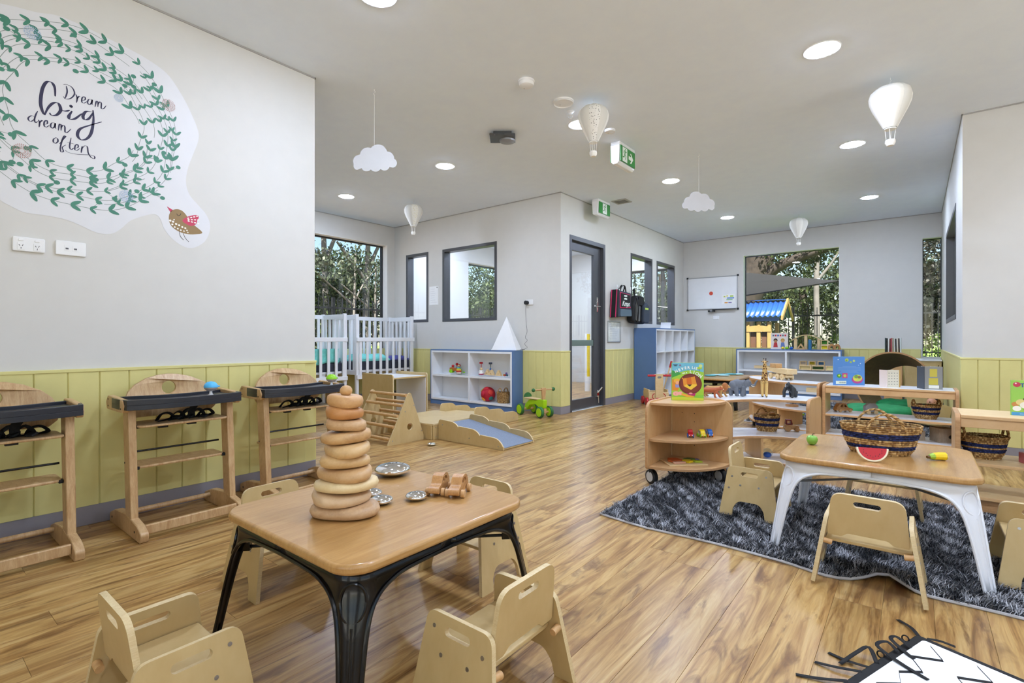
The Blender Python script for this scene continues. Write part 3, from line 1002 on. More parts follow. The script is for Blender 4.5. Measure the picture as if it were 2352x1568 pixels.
# ================================================================== wall fittings
DECAL_EDGE = [(0.585, 2.68), (0.69, 2.677), (0.809, 2.658), (0.903, 2.643), (1.003, 2.617), (1.09, 2.572), (1.163, 2.475), (1.21, 2.387), (1.248, 2.293), (1.248, 2.229), (1.219, 2.135), (1.191, 2.042), (1.181, 1.956), (1.2, 1.886), (1.248, 1.832), (1.297, 1.777), (1.317, 1.705), (1.287, 1.613), (1.21, 1.559), (1.135, 1.58), (1.072, 1.642), (1.046, 1.709), (1.02, 1.73), (0.977, 1.717), (0.903, 1.673), (0.855, 1.616), (0.809, 1.581), (0.748, 1.579), (0.683, 1.605), (0.62, 1.626), (0.539, 1.633), (0.468, 1.632), (0.419, 1.652), (0.377, 1.677)]
LETTERS = {
    'b': [[(0.579, 2.257), (0.577, 2.301), (0.565, 2.323), (0.545, 2.317), (0.529, 2.273), (0.523, 2.201), (0.532, 2.156), (0.54, 2.147)], [(0.538, 2.146), (0.552, 2.189), (0.572, 2.22), (0.592, 2.224), (0.6, 2.193), (0.585, 2.163), (0.565, 2.154), (0.557, 2.164)], [(0.599, 2.192), (0.62, 2.195), (0.637, 2.206)]] ,
    'i': [[(0.646, 2.204), (0.633, 2.173), (0.637, 2.159), (0.658, 2.168), (0.686, 2.205)], [(0.642, 2.228), (0.643, 2.224)]] ,
    'g': [[(0.728, 2.229), (0.704, 2.222), (0.691, 2.195), (0.697, 2.177), (0.715, 2.187), (0.732, 2.223)], [(0.733, 2.24), (0.735, 2.184), (0.726, 2.116), (0.708, 2.078), (0.683, 2.064), (0.668, 2.084), (0.679, 2.12), (0.719, 2.153), (0.771, 2.189)]] ,
    'D': [[(0.623, 2.328), (0.626, 2.297), (0.618, 2.261)], [(0.611, 2.33), (0.626, 2.336), (0.647, 2.328), (0.656, 2.299), (0.64, 2.269), (0.62, 2.259), (0.611, 2.269)]] ,
    'r1': [[(0.661, 2.299), (0.667, 2.281), (0.664, 2.255)], [(0.666, 2.276), (0.674, 2.292), (0.68, 2.293)]] ,
    'e1': [[(0.686, 2.274), (0.7, 2.285), (0.698, 2.299), (0.688, 2.291), (0.686, 2.269), (0.694, 2.263), (0.706, 2.276)]] ,
    'a1': [[(0.728, 2.296), (0.715, 2.291), (0.71, 2.273), (0.717, 2.264), (0.726, 2.276), (0.73, 2.295), (0.729, 2.271), (0.737, 2.269)]] ,
    'm1': [[(0.742, 2.26), (0.747, 2.291), (0.754, 2.292), (0.754, 2.264)], [(0.754, 2.275), (0.762, 2.295), (0.769, 2.29), (0.769, 2.262), (0.78, 2.266), (0.79, 2.285)]] ,
    'd2': [[(0.512, 2.157), (0.505, 2.137), (0.5, 2.11), (0.504, 2.096), (0.512, 2.105)], [(0.502, 2.122), (0.49, 2.126), (0.478, 2.113), (0.478, 2.1), (0.487, 2.096), (0.5, 2.112)]] ,
    'r2': [[(0.514, 2.114), (0.519, 2.101), (0.517, 2.077)], [(0.518, 2.098), (0.527, 2.114), (0.532, 2.113)]] ,
    'e2': [[(0.536, 2.098), (0.548, 2.105), (0.547, 2.121), (0.538, 2.113), (0.536, 2.093), (0.544, 2.086), (0.556, 2.099)]] ,
    'a2': [[(0.577, 2.119), (0.565, 2.114), (0.561, 2.097), (0.567, 2.088), (0.576, 2.099), (0.579, 2.118), (0.579, 2.094), (0.585, 2.091)]] ,
    'm2': [[(0.591, 2.084), (0.595, 2.116), (0.602, 2.116), (0.602, 2.087)], [(0.602, 2.099), (0.609, 2.117), (0.617, 2.112), (0.618, 2.085), (0.628, 2.087), (0.642, 2.109)]] ,
    'o': [[(0.583, 2.044), (0.573, 2.034), (0.572, 2.019), (0.58, 2.014), (0.589, 2.026), (0.588, 2.04), (0.58, 2.045)]] ,
    'f': [[(0.596, 2.016), (0.613, 2.048), (0.62, 2.062), (0.614, 2.062), (0.606, 2.037), (0.599, 1.995), (0.602, 1.976), (0.611, 1.982), (0.607, 2.001), (0.621, 2.018)]] ,
    't': [[(0.642, 2.062), (0.636, 2.015), (0.642, 2.0), (0.653, 2.011)], [(0.625, 2.033), (0.656, 2.033)]] ,
    'e3': [[(0.657, 2.01), (0.671, 2.021), (0.668, 2.035), (0.659, 2.025), (0.657, 2.005), (0.666, 2.002), (0.677, 2.016)]] ,
    'n': [[(0.688, 2.032), (0.683, 1.994)], [(0.685, 2.013), (0.697, 2.035), (0.709, 2.034), (0.713, 2.002), (0.726, 1.981), (0.739, 1.979), (0.739, 1.991), (0.719, 1.993), (0.668, 1.982), (0.633, 1.981), (0.618, 1.99)]] ,
}
BIRD_BODY = [(1.09, 1.728), (1.096, 1.755), (1.112, 1.775), (1.14, 1.784), (1.167, 1.774), (1.191, 1.745), (1.219, 1.709), (1.272, 1.665), (1.229, 1.647), (1.181, 1.642), (1.14, 1.651), (1.108, 1.671), (1.093, 1.697)]
BIRD_BEAK = [(1.079, 1.79), (1.111, 1.774), (1.099, 1.756)]
BIRD_WING = [(1.161, 1.72), (1.186, 1.746), (1.219, 1.763), (1.248, 1.767), (1.25, 1.749), (1.243, 1.735), (1.238, 1.713), (1.21, 1.695), (1.181, 1.703)]
BIRD_LEGS = [[(1.144, 1.651), (1.151, 1.622), (1.167, 1.603)], [(1.166, 1.642), (1.177, 1.616), (1.196, 1.595)]]
BIRD_EYE = [[(1.131, 1.756), (1.137, 1.746), (1.148, 1.749), (1.153, 1.761)]]
BIRD_DOTS = [(1.097, 1.708), (1.112, 1.704), (1.128, 1.693), (1.144, 1.688), (1.161, 1.68), (1.177, 1.676), (1.108, 1.687), (1.121, 1.673), (1.137, 1.666), (1.153, 1.66), (1.17, 1.657), (1.186, 1.664), (1.117, 1.717), (1.191, 1.652)]
FLOWERS = [(0.492, 2.545, 'b'), (1.088, 2.394, 'p'), (0.846, 2.347, 'b2'), (0.454, 1.938, 'p'), (0.881, 1.805, 'b')]

def on_wall(mb, pts, lift):
    mb.add([(XL + lift, y, z) for y, z in pts], [tuple(range(len(pts)))])
def stroke(mb, pts, w, lift, n=5, taper=True):
    P = smooth_path([(y, z) for y, z in pts], n)
    N = len(P)
    vs_, fs_ = [], []
    for i, p in enumerate(P):
        t = (P[min(i + 1, N - 1)] - P[max(i - 1, 0)])
        t = t.normalized() if t.length > 1e-9 else Vector((1, 0))
        k = w if not callable(w) else w(t)
        if taper:
            k *= 0.35 + 0.65 * min(1, 4 * min(i, N - 1 - i) / max(N, 1) + 0.1)
        nn = Vector((-t.y, t.x)) * k
        vs_ += [(XL + lift, p.x + nn.x, p.y + nn.y), (XL + lift, p.x - nn.x, p.y - nn.y)]
    for i in range(N - 1):
        fs_.append((2 * i, 2 * i + 1, 2 * i + 3, 2 * i + 2))
    mb.add(vs_, fs_)
dec = thing('wall_decal', 'leafy wreath wall sticker with the words dream big and a bird', 'wall sticker', (0, 0, 0))
cy, cz = 0.66, 2.178
rest = [(cy + 0.57 * math.cos(math.radians(a)), cz + 0.53 * math.sin(math.radians(a))) for a in range(238, 186, -8)]
poly = DECAL_EDGE + rest + [(2 * cy - y, z) for y, z in DECAL_EDGE[9:1:-1]]
sp = smooth_path(poly, 4, True)
mb = MB(); mb.plate([(p.x, p.y) for p in sp], [], XL + 0.0004, XL + 0.0010, axis='x')
mb.build('sticker_sheet', plain('sticker_white', '#dddde0', 0.5), dec, smooth=0)
rg = random.Random(11)
STEM = plain('print_stem', '#8a9490', 0.5); LEAFP = plain('print_leaf', '#44836e', 0.5, var=0.1, vscale=14)
stems, leaves = MB(), MB()
LN = [0]
def leaf(mb, y, z, ang, L, w, lift):
    pts = []
    for i in range(12):
        u = i / 12 * 2 * PI
        lx = L * (0.5 - 0.5 * math.cos(u)); ww = w * math.sin(u) * (1.15 - 0.35 * (lx / L))
        pts.append((y + lx * math.cos(ang) - ww * math.sin(ang), z + lx * math.sin(ang) + ww * math.cos(ang)))
    LN[0] += 1
    on_wall(mb, pts, lift + 0.0000015 * LN[0])
def vine(R0, wav, a0, a1, seed, L):
    pts = []
    rr = random.Random(seed)
    ph = rr.random() * 6
    n = int((a1 - a0) * R0 / 0.02)
    for i in range(n + 1):
        a = a0 + (a1 - a0) * i / n
        R = R0 + wav * math.sin(3 * a + ph) + 0.006 * math.sin(9 * a)
        pts.append((cy + R * math.cos(a), cz + R * math.sin(a)))
    stroke(stems, pts, 0.0014, 0.0013, 2, False)
    acc = 0
    for i in range(1, n):
        a = a0 + (a1 - a0) * i / n
        acc += 0.02
        if acc > L * 1.75:
            acc = 0
            t = math.atan2(pts[i + 1][1] - pts[i - 1][1], pts[i + 1][0] - pts[i - 1][0])
            k = rr.uniform(0.8, 1.15) * L
            leaf(leaves, pts[i][0], pts[i][1], t + rr.uniform(0.5, 0.8), k, k * 0.2, 0.0016)
            leaf(leaves, pts[i][0], pts[i][1], t - rr.uniform(0.5, 0.8), k, k * 0.2, 0.0016)
            if rr.random() < 0.16:
                s_ = rr.choice((-1, 1)); a2 = t + s_ * rr.uniform(0.7, 1.1)
                q = (pts[i][0] + 0.055 * math.cos(a2), pts[i][1] + 0.055 * math.sin(a2))
                stroke(stems, [pts[i], ((pts[i][0] + q[0]) / 2 + 0.004, (pts[i][1] + q[1]) / 2), q], 0.0012, 0.0013, 3, False)
                on_wall(leaves, [(q[0] + 0.013 * math.cos(u), q[1] + 0.011 * math.sin(u)) for u in [2 * PI * j / 14 for j in range(14)]], 0.0017)
for (R0, wv, a0, a1, sd, L) in ((0.275, 0.008, 0.2, 5.9, 1, 0.042), (0.305, 0.012, -0.6, 3.6, 2, 0.036), (0.345, 0.010, 0.0, 6.1, 3, 0.038),
                                (0.385, 0.012, -1.2, 3.9, 4, 0.036), (0.43, 0.010, 1.0, 7.0, 5, 0.040), (0.475, 0.010, -0.4, 5.6, 6, 0.044), (0.40, 0.02, 3.6, 5.6, 7, 0.036), (0.365, 0.015, 0.6, 2.6, 8, 0.036), (0.325, 0.012, 3.4, 6.2, 9, 0.038), (0.455, 0.012, -1.3, 0.9, 10, 0.034)):
    vine(R0, wv, a0, a1, sd, L)
stems.build('stem_print', STEM, dec, smooth=0)['kind'] = 'stuff'
leaves.build('leaf_print', LEAFP, dec, smooth=0)['kind'] = 'stuff'
for (y, z, c) in FLOWERS:
    mb = MB()
    R = {'b': 0.034, 'p': 0.036, 'b2': 0.022}[c]
    for ring, nn in ((0.35, 12), (0.62, 20), (0.9, 28)):
        for j in range(nn):
            a = 2 * PI * (j + 0.3 * ring) / nn
            leaf(mb, y + R * (ring - 0.12) * math.cos(a), z + R * (ring - 0.12) * math.sin(a), a, R * 0.24, R * 0.045, 0.0024)
    mb.build('flower_print', plain('print_pink' if c == 'p' else 'print_blue', '#b58c86' if c == 'p' else '#8fb0cf', 0.5), dec, smooth=0)
INK = plain('print_navy', '#2c2a4a', 0.5)
for nm, keys in (('word_dream_capital', ('D', 'r1', 'e1', 'a1', 'm1')), ('word_big', ('b', 'i', 'g')), ('word_dream', ('d2', 'r2', 'e2', 'a2', 'm2')), ('word_often', ('o', 'f', 't', 'e3', 'n'))):
    mb = MB()
    for k in keys:
        for st_ in LETTERS[k]:
            big = nm == 'word_big'
            stroke(mb, st_, (lambda t, big=big: ((0.0018 + 0.0052 * abs(t.y) ** 1.5) if big else (0.0010 + 0.0022 * abs(t.y) ** 1.5))), 0.0018, 6)
    if nm == 'word_big':
        y, z = LETTERS['i'][1][0]
        on_wall(mb, [(y + 0.0075 * math.cos(u), z + 0.0075 * math.sin(u)) for u in [2 * PI * j / 12 for j in range(12)]], 0.0018)
    mb.build(nm, INK, dec, smooth=0)
mb = MB(); on_wall(mb, [(p.x, p.y) for p in smooth_path(BIRD_BODY, 4, True)], 0.0014)
bird = mb.build('bird_print', plain('print_brown', '#94784e', 0.5), dec, smooth=0)
mb = MB(); on_wall(mb, BIRD_BEAK, 0.0014); mb.build('beak_print', plain('print_rose', '#c8405f', 0.5), bird, smooth=0)
mb = MB(); on_wall(mb, [(p.x, p.y) for p in smooth_path(BIRD_WING, 3, True)], 0.0018); mb.build('wing_print', plain('print_rose', '#c8405f', 0.5), bird, smooth=0)
mb = MB()
for i, (y, z) in enumerate(BIRD_DOTS):
    r = 0.0065 - 0.0002 * i
    on_wall(mb, [(y + r * math.cos(u), z + r * math.sin(u)) for u in [2 * PI * j / 10 for j in range(10)]], 0.0019)
wy, wz = BIRD_WING[0]
for i in range(4):
    for j in range(-1, 2):
        a = 0.15 + 0.26 * j; R = 0.028 + 0.018 * i
        leaf(mb, wy + R * math.cos(a), wz + 0.006 + R * math.sin(a), a, 0.013, 0.004, 0.0022)
mb.build('dot_print', plain('print_white', '#f4efe6', 0.5), bird, smooth=0, stuff=True)
mb = MB()
for st_ in BIRD_LEGS + BIRD_EYE:
    stroke(mb, st_, 0.0014, 0.0022, 4, False)
mb.build('line_print', plain('print_dark', '#2a2622', 0.5), bird, smooth=0, stuff=True)

def socket(label, y0, y1, z0, z1, kind):
    t = thing('wall_socket', label, 'socket', (XL, (y0 + y1) / 2, (z0 + z1) / 2), 0, 'white sockets on the left wall')
    w, h = (y1 - y0) / 2, (z1 - z0) / 2
    mb = MB(); mb.plate(rrect(-w, w, -h, h, 0.006), [], 0, 0.011, axis='x'); mb.build('face_plate', WPLAS, t, bevel=0.003)
    GR = plain('socket_slot', '#55565a', 0.5)
    if kind == 'power':
        for s_ in (-1, 1):
            mb = MB(); mb.plate(rrect(s_ * 0.03 - 0.014, s_ * 0.03 + 0.014, -0.03, 0.008, 0.004), [], 0.011, 0.013, axis='x'); so = mb.build('outlet', WPLAS, t, bevel=0.001)
            mb = MB()
            for (dy, dz, an) in ((-0.006, -0.006, 0.5), (0.006, -0.006, -0.5), (0, -0.02, 0)):
                mb.T = TR(0.0134, s_ * 0.03 + dy, dz, rx=an); mb.box(-0.0004, 0.0004, -0.0012, 0.0012, -0.004, 0.004)
            mb.build('pin_slot', GR, so)
            mb = MB(); mb.plate(rrect(s_ * 0.03 - 0.009, s_ * 0.03 + 0.009, 0.016, 0.026, 0.003), [], 0.011, 0.015, axis='x'); mb.build('rocker', WPLAS, t, bevel=0.001)
    else:
        for s_ in (-1, 1):
            mb = MB(); mb.box(0.011, 0.0125, s_ * 0.017 - 0.011, s_ * 0.017 + 0.011, -0.014, 0.014); so = mb.build('data_port', WPLAS, t)
            mb = MB(); mb.box(0.0125, 0.0132, s_ * 0.017 - 0.006, s_ * 0.017 + 0.006, -0.006, 0.002); mb.build('port_opening', GR, so)
    return t
socket('white double power point on the wall below the wreath', 0.419, 0.539, 1.437, 1.508, 'power')
socket('white data socket plate with two dark ports', 0.579, 0.703, 1.438, 1.513, 'data')

# power point with black plug and curly cord on the partition wall
t = thing('power_point', 'white power point above the blue low shelf', 'socket', (-4.165, YP, 1.505))
mb = MB(); mb.plate(rrect(-0.06, 0.06, -0.037, 0.037, 0.005), [], -0.011, 0, axis='y'); mb.build('face_plate', WPLAS, t, bevel=0.003)
mb = MB(); mb.plate(rrect(0.015, 0.05, -0.02, 0.015, 0.004), [], -0.013, -0.011, axis='y'); mb.build('outlet', WPLAS, t)
t = thing('power_adaptor', 'black plug and dangling cord hanging above blue shelf', 'plug', (-4.20, YP - 0.011, 1.50))
mb = MB(); mb.plate(circ(0, 0, 0.028, 20), [], -0.05, 0, axis='y'); mb.build('plug', BLACKR, t, bevel=0.004)
mb = MB()
pts = [(0, -0.03, -0.028), (0.0, -0.04, -0.10), (0.01, -0.04, -0.30), (0.015, -0.03, -0.40), (-0.015, -0.03, -0.48), (0.02, -0.03, -0.52), (-0.01, -0.05, -0.57), (0.035, -0.05, -0.615), (0.01, -0.06, -0.632)]
mb.tube(smooth_path(pts, 6), 0.0022, 6)
rr = random.Random(3)
pts = [(0.01, -0.06, -0.632)] + [(0.01 - 0.012 * i, -0.06 - 0.03 * (i % 2), -0.6525 + 0.012 * ((i + 1) % 2)) for i in range(1, 7)]
mb.tube(smooth_path(pts, 4), 0.0022, 6)
mb.build('cord', BLACKR, t)

# paper notice on the partition, poster frame, sheet behind the door glass
def sheet(name, label, cat, loc, rz, w, h, framed, ink='#9a9da2', lines=6, seed=1):
    t = thing(name, label, cat, loc, rz)
    mb = MB(); mb.box(-w / 2, w / 2, -0.002, 0, -h / 2, h / 2); mb.build('sheet', plain('paper_white', '#f3f3f2', 0.6), t)
    r = random.Random(seed); mb = MB()
    for i in range(lines):
        z = h * 0.36 - i * h * 0.72 / max(lines - 1, 1)
        mb.box(-w * 0.36, w * r.uniform(0.05, 0.36), -0.0026, -0.002, z - 0.002, z + 0.002)
    mb.build('printed_lines', plain('ink_' + ink, ink, 0.6), t)['kind'] = 'stuff'
    if framed:
        mb = MB(); frame_rect(mb, 'y', -0.006, 0.014, -w / 2 - 0.014, w / 2 + 0.014, -h / 2 - 0.014, h / 2 + 0.014, 0.016); mb.build('frame', ALUL, t, bevel=0.002)
        mb = MB(); mb.box(-w / 2, w / 2, -0.006, -0.005, -h / 2, h / 2); mb.build('cover_glass', GLASS, t)
    return t
o = sheet('notice_paper', 'pale paper notice pinned between the two partition windows', 'paper', (-6.10, YP - 0.001, 1.70), 0, 0.21, 0.30, False, '#d2d2d4', 7, 4)
mb = MB(); mb.lathe([(0.008, 0), (0.008, 0.006), (0, 0.008)], 10); q = mb.build('pin', BLACKR, o); q.location = (0.08, -0.0022, 0.13); q.rotation_euler = (PI / 2, 0, 0)
sheet('framed_notice', 'silver framed notice below the hanging bags by the door', 'notice', (XC + 0.001, 7.13, 1.11), PI / 2, 0.40, 0.30, True, '#c4c6c9', 9, 2)

# whiteboard
t = thing('whiteboard', 'wall mounted whiteboard with pen tray on the far wall', 'whiteboard', (-3.095, YB - 0.001, 1.89))
w, h = 0.475, 0.318
mb = MB(); mb.box(-w + 0.01, w - 0.01, -0.012, 0, -h + 0.01, h - 0.01); mb.build('board_panel', plain('gloss_white_board', '#eff0f1', 0.08), t)
for (x0, x1, z0, z1) in ((-w, w, h - 0.018, h), (-w, w, -h, -h + 0.018), (-w, -w + 0.018, -h, h), (w - 0.018, w, -h, h)):
    mb = MB(); mb.box(x0, x1, -0.018, -0.0005, z0, z1); mb.build('frame_rail', ALUL, t, bevel=0.003)
for sx in (-1, 1):
    for sz in (-1, 1):
        mb = MB(); mb.box(sx * w - 0.018, sx * w + 0.018, -0.021, -0.0003, sz * h - 0.018, sz * h + 0.018); mb.build('corner_cap', BLACKR, t, bevel=0.005)
mb = MB(); mb.box(0.02, w - 0.03, -0.075, -0.019, -h - 0.012, -h + 0.0); mb.build('pen_tray', BLACKR, t, bevel=0.003)
t = thing('board_eraser', 'black eraser block sitting below the whiteboard edge', 'eraser', (-3.03, YB - 0.05, 1.5255))
mb = MB(); mb.box(-0.125, 0.0, -0.03, 0.03, 0, 0.03); mb.build('body', BLACKR, t, bevel=0.004)
mb = MB(); mb.box(-0.08, -0.04, -0.0315, -0.03, 0.01, 0.02); mb.build('label_patch', WPLAS, t)
t = thing('round_magnet', 'round red magnet on the whiteboard', 'magnet', (-3.11, YB - 0.0135, 1.885))
mb = MB(); mb.plate(circ(0, 0, 0.036, 24), [], -0.008, 0, axis='y'); mb.build('disc', plain('magnet_red', '#d4503a', 0.4), t, bevel=0.002)
t = thing('chart_sheet', 'small chart with coloured strips stuck on the whiteboard', 'chart', (-2.79, YB - 0.0135, 1.76))
mb = MB(); mb.box(-0.12, 0.12, -0.001, 0, -0.09, 0.09); mb.build('sheet', plain('paper_white', '#f3f3f2', 0.6), t)
for (x, z, w_, c) in ((-0.07, 0.05, 0.03, '#c8d33c'), (-0.02, 0.06, 0.03, '#e6dc45'), (0.06, 0.055, 0.06, '#a9d12f'), (0.04, 0.02, 0.13, '#5b8fc9'), (0.02, -0.01, 0.11, '#9fc9a0'), (-0.04, -0.068, 0.06, '#e2932e'), (0.03, -0.068, 0.06, '#7f6fae')):
    mb = MB(); mb.box(x - w_ / 2, x + w_ / 2, -0.0018, -0.001, z - 0.011, z + 0.011); mb.build('colour_strip', plain('strip' + c, c, 0.5), t)
t = thing('light_switch', 'small white wall plate under the whiteboard', 'socket', (-3.02, YB, 1.41))
mb = MB(); mb.plate(rrect(-0.055, 0.055, -0.035, 0.035, 0.005), [], -0.01, 0, axis='y'); mb.build('face_plate', WPLAS, t, bevel=0.003)
mb = MB(); mb.box(-0.012, 0.012, -0.013, -0.01, -0.016, 0.016); mb.build('rocker', WPLAS, t)

# bags hanging by the door
NAVYB = plain('bag_slate', '#39424f', 0.8, bmp=0.2, bscale=400); PINK = plain('bag_pink_trim', '#c5265b', 0.7); BLKB = plain('bag_black', '#141416', 0.75, bmp=0.2, bscale=400)
def coat_hook(label, y, z):
    t = thing('coat_hook', label, 'hook', (XC, y, z))
    mb = MB(); mb.box(0, 0.006, -0.02, 0.02, -0.05, 0.05); mb.build('back_plate', WPLAS, t, bevel=0.002)
    mb = MB(); mb.tube(smooth_path([(0.005, 0, 0.0), (0.05, 0, -0.01), (0.06, 0, 0.02)], 4), 0.005, 8); mb.build('prong', STEEL, t)
coat_hook('white wall hook holding the pink trimmed satchel', 7.25, 1.80)
coat_hook('white wall hook holding the black backpack', 7.72, 1.80)
t = thing('satchel', 'slate grey satchel with pink trim hanging beside the door', 'bag', (XC, 7.27, 1.33))
mb = MB(); mb.plate(fillet([(-0.30, 0.0), (0.27, 0.03), (0.22, 0.40), (-0.25, 0.42)], 0.03), [], 0.03, 0.115, axis='x'); body = mb.build('body', NAVYB, t, bevel=0.012)
mb = MB(); mb.plate(fillet([(-0.305, -0.005), (-0.22, 0.0), (-0.19, 0.425), (-0.255, 0.425)], 0.01), [], 0.028, 0.119, axis='x'); mb.build('side_gusset', BLKB, t, bevel=0.006)
for x in (0.03, 0.115):
    mb = MB(); mb.tube([(x, -0.307, 0.0), (x, -0.262, 0.42)], 0.008, 8); mb.build('pink_piping', PINK, t)
mb = MB(); mb.plate(fillet([(-0.17, 0.14), (0.20, 0.16), (0.18, 0.37), (-0.17, 0.39)], 0.02), [], 0.115, 0.127, axis='x'); pk = mb.build('flap', PINK, t, bevel=0.004)
mb = MB(); mb.plate(fillet([(-0.155, 0.155), (0.185, 0.175), (0.165, 0.36), (-0.155, 0.378)], 0.02), [], 0.127, 0.133, axis='x'); mb.build('flap_panel', BLKB, t, bevel=0.003)
mb = MB(); mb.T = TR(0.1335, 0.0, 0.31); 
for (a, b, c_, d) in ((-0.05, 0.0, -0.03, 0.04), (0.005, 0.05, -0.03, 0.04), (-0.05, 0.05, -0.005, 0.015)):
    mb.box(0, 0.002, a, b, c_, d)
mb.build('white_emblem', EXW, t)
mb = MB(); text_mb(mb, 'Kmps', 0.11, TR(0.1336, 0.01, 0.215, rx=PI / 2, rz=PI / 2), bold=0.002, shear=0.3); mb.build('lettering', EXW, t)
for y0 in (-0.12, -0.05):
    mb = MB(); mb.tube(smooth_path([(0.10 if y0 < -0.1 else 0.05, -0.12, 0.41), (0.1, -0.07, 0.50), (0.055, -0.02, 0.485), (0.1, 0.03, 0.50), (0.10 if y0 < -0.1 else 0.05, 0.08, 0.40)], 6), 0.010, 8, flat=0.5); mb.build('handle', BLKB, t)
mb = MB(); mb.plate(fillet([(-0.15, 0.015), (0.24, 0.03), (0.23, 0.13), (-0.15, 0.13)], 0.02), [], 0.115, 0.124, axis='x'); mb.build('front_pocket', plain('bag_teal_grey', '#5d707c', 0.8), t, bevel=0.003)
t = thing('backpack', 'black backpack hanging beside the pink trimmed satchel', 'bag', (XC, 7.80, 1.24))
mb = MB(); mb.plate(fillet([(-0.27, 0.02), (0.20, 0.0), (0.26, 0.28), (0.12, 0.46), (-0.10, 0.47), (-0.25, 0.30)], 0.08), [], 0.02, 0.14, axis='x'); mb.build('body', BLKB, t, bevel=0.03, seg=3)
mb = MB(); mb.plate(fillet([(0.0, 0.02), (0.22, 0.02), (0.25, 0.27), (0.14, 0.36), (0.02, 0.30)], 0.05), [], 0.14, 0.20, axis='x'); mb.build('front_pocket', NAVYB, t, bevel=0.02, seg=3)
mb = MB(); mb.plate(fillet([(-0.13, 0.30), (0.10, 0.30), (0.08, 0.45), (-0.08, 0.46)], 0.04), [], 0.14, 0.165, axis='x'); mb.build('top_flap', BLKB, t, bevel=0.01)
mb = MB(); mb.box(0.20, 0.203, 0.05, 0.17, 0.24, 0.27); mb.build('neon_tag', plain('neon_tag', '#c5e35a', 0.5), t)
mb = MB(); mb.tube(smooth_path([(0.10, -0.13, 0.45), (0.08, -0.09, 0.57), (0.055, -0.08, 0.545), (0.06, -0.04, 0.46)], 6), 0.012, 8, flat=0.5); mb.build('handle', BLKB, t)
mb = MB(); mb.tube(smooth_path([(0.14, -0.12, 0.42), (0.18, -0.16, 0.25), (0.15, -0.13, 0.03)], 6), 0.02, 8, flat=0.4); mb.build('strap', BLKB, t)
mb = MB(); mb.plate(fillet([(-0.20, 0.06), (-0.03, 0.04), (-0.02, 0.30), (-0.12, 0.42), (-0.19, 0.30)], 0.03), [], 0.141, 0.150, axis='x'); mb.build('grey_panel', plain('bag_grey_panel', '#6d6d6a', 0.7), t, bevel=0.003)

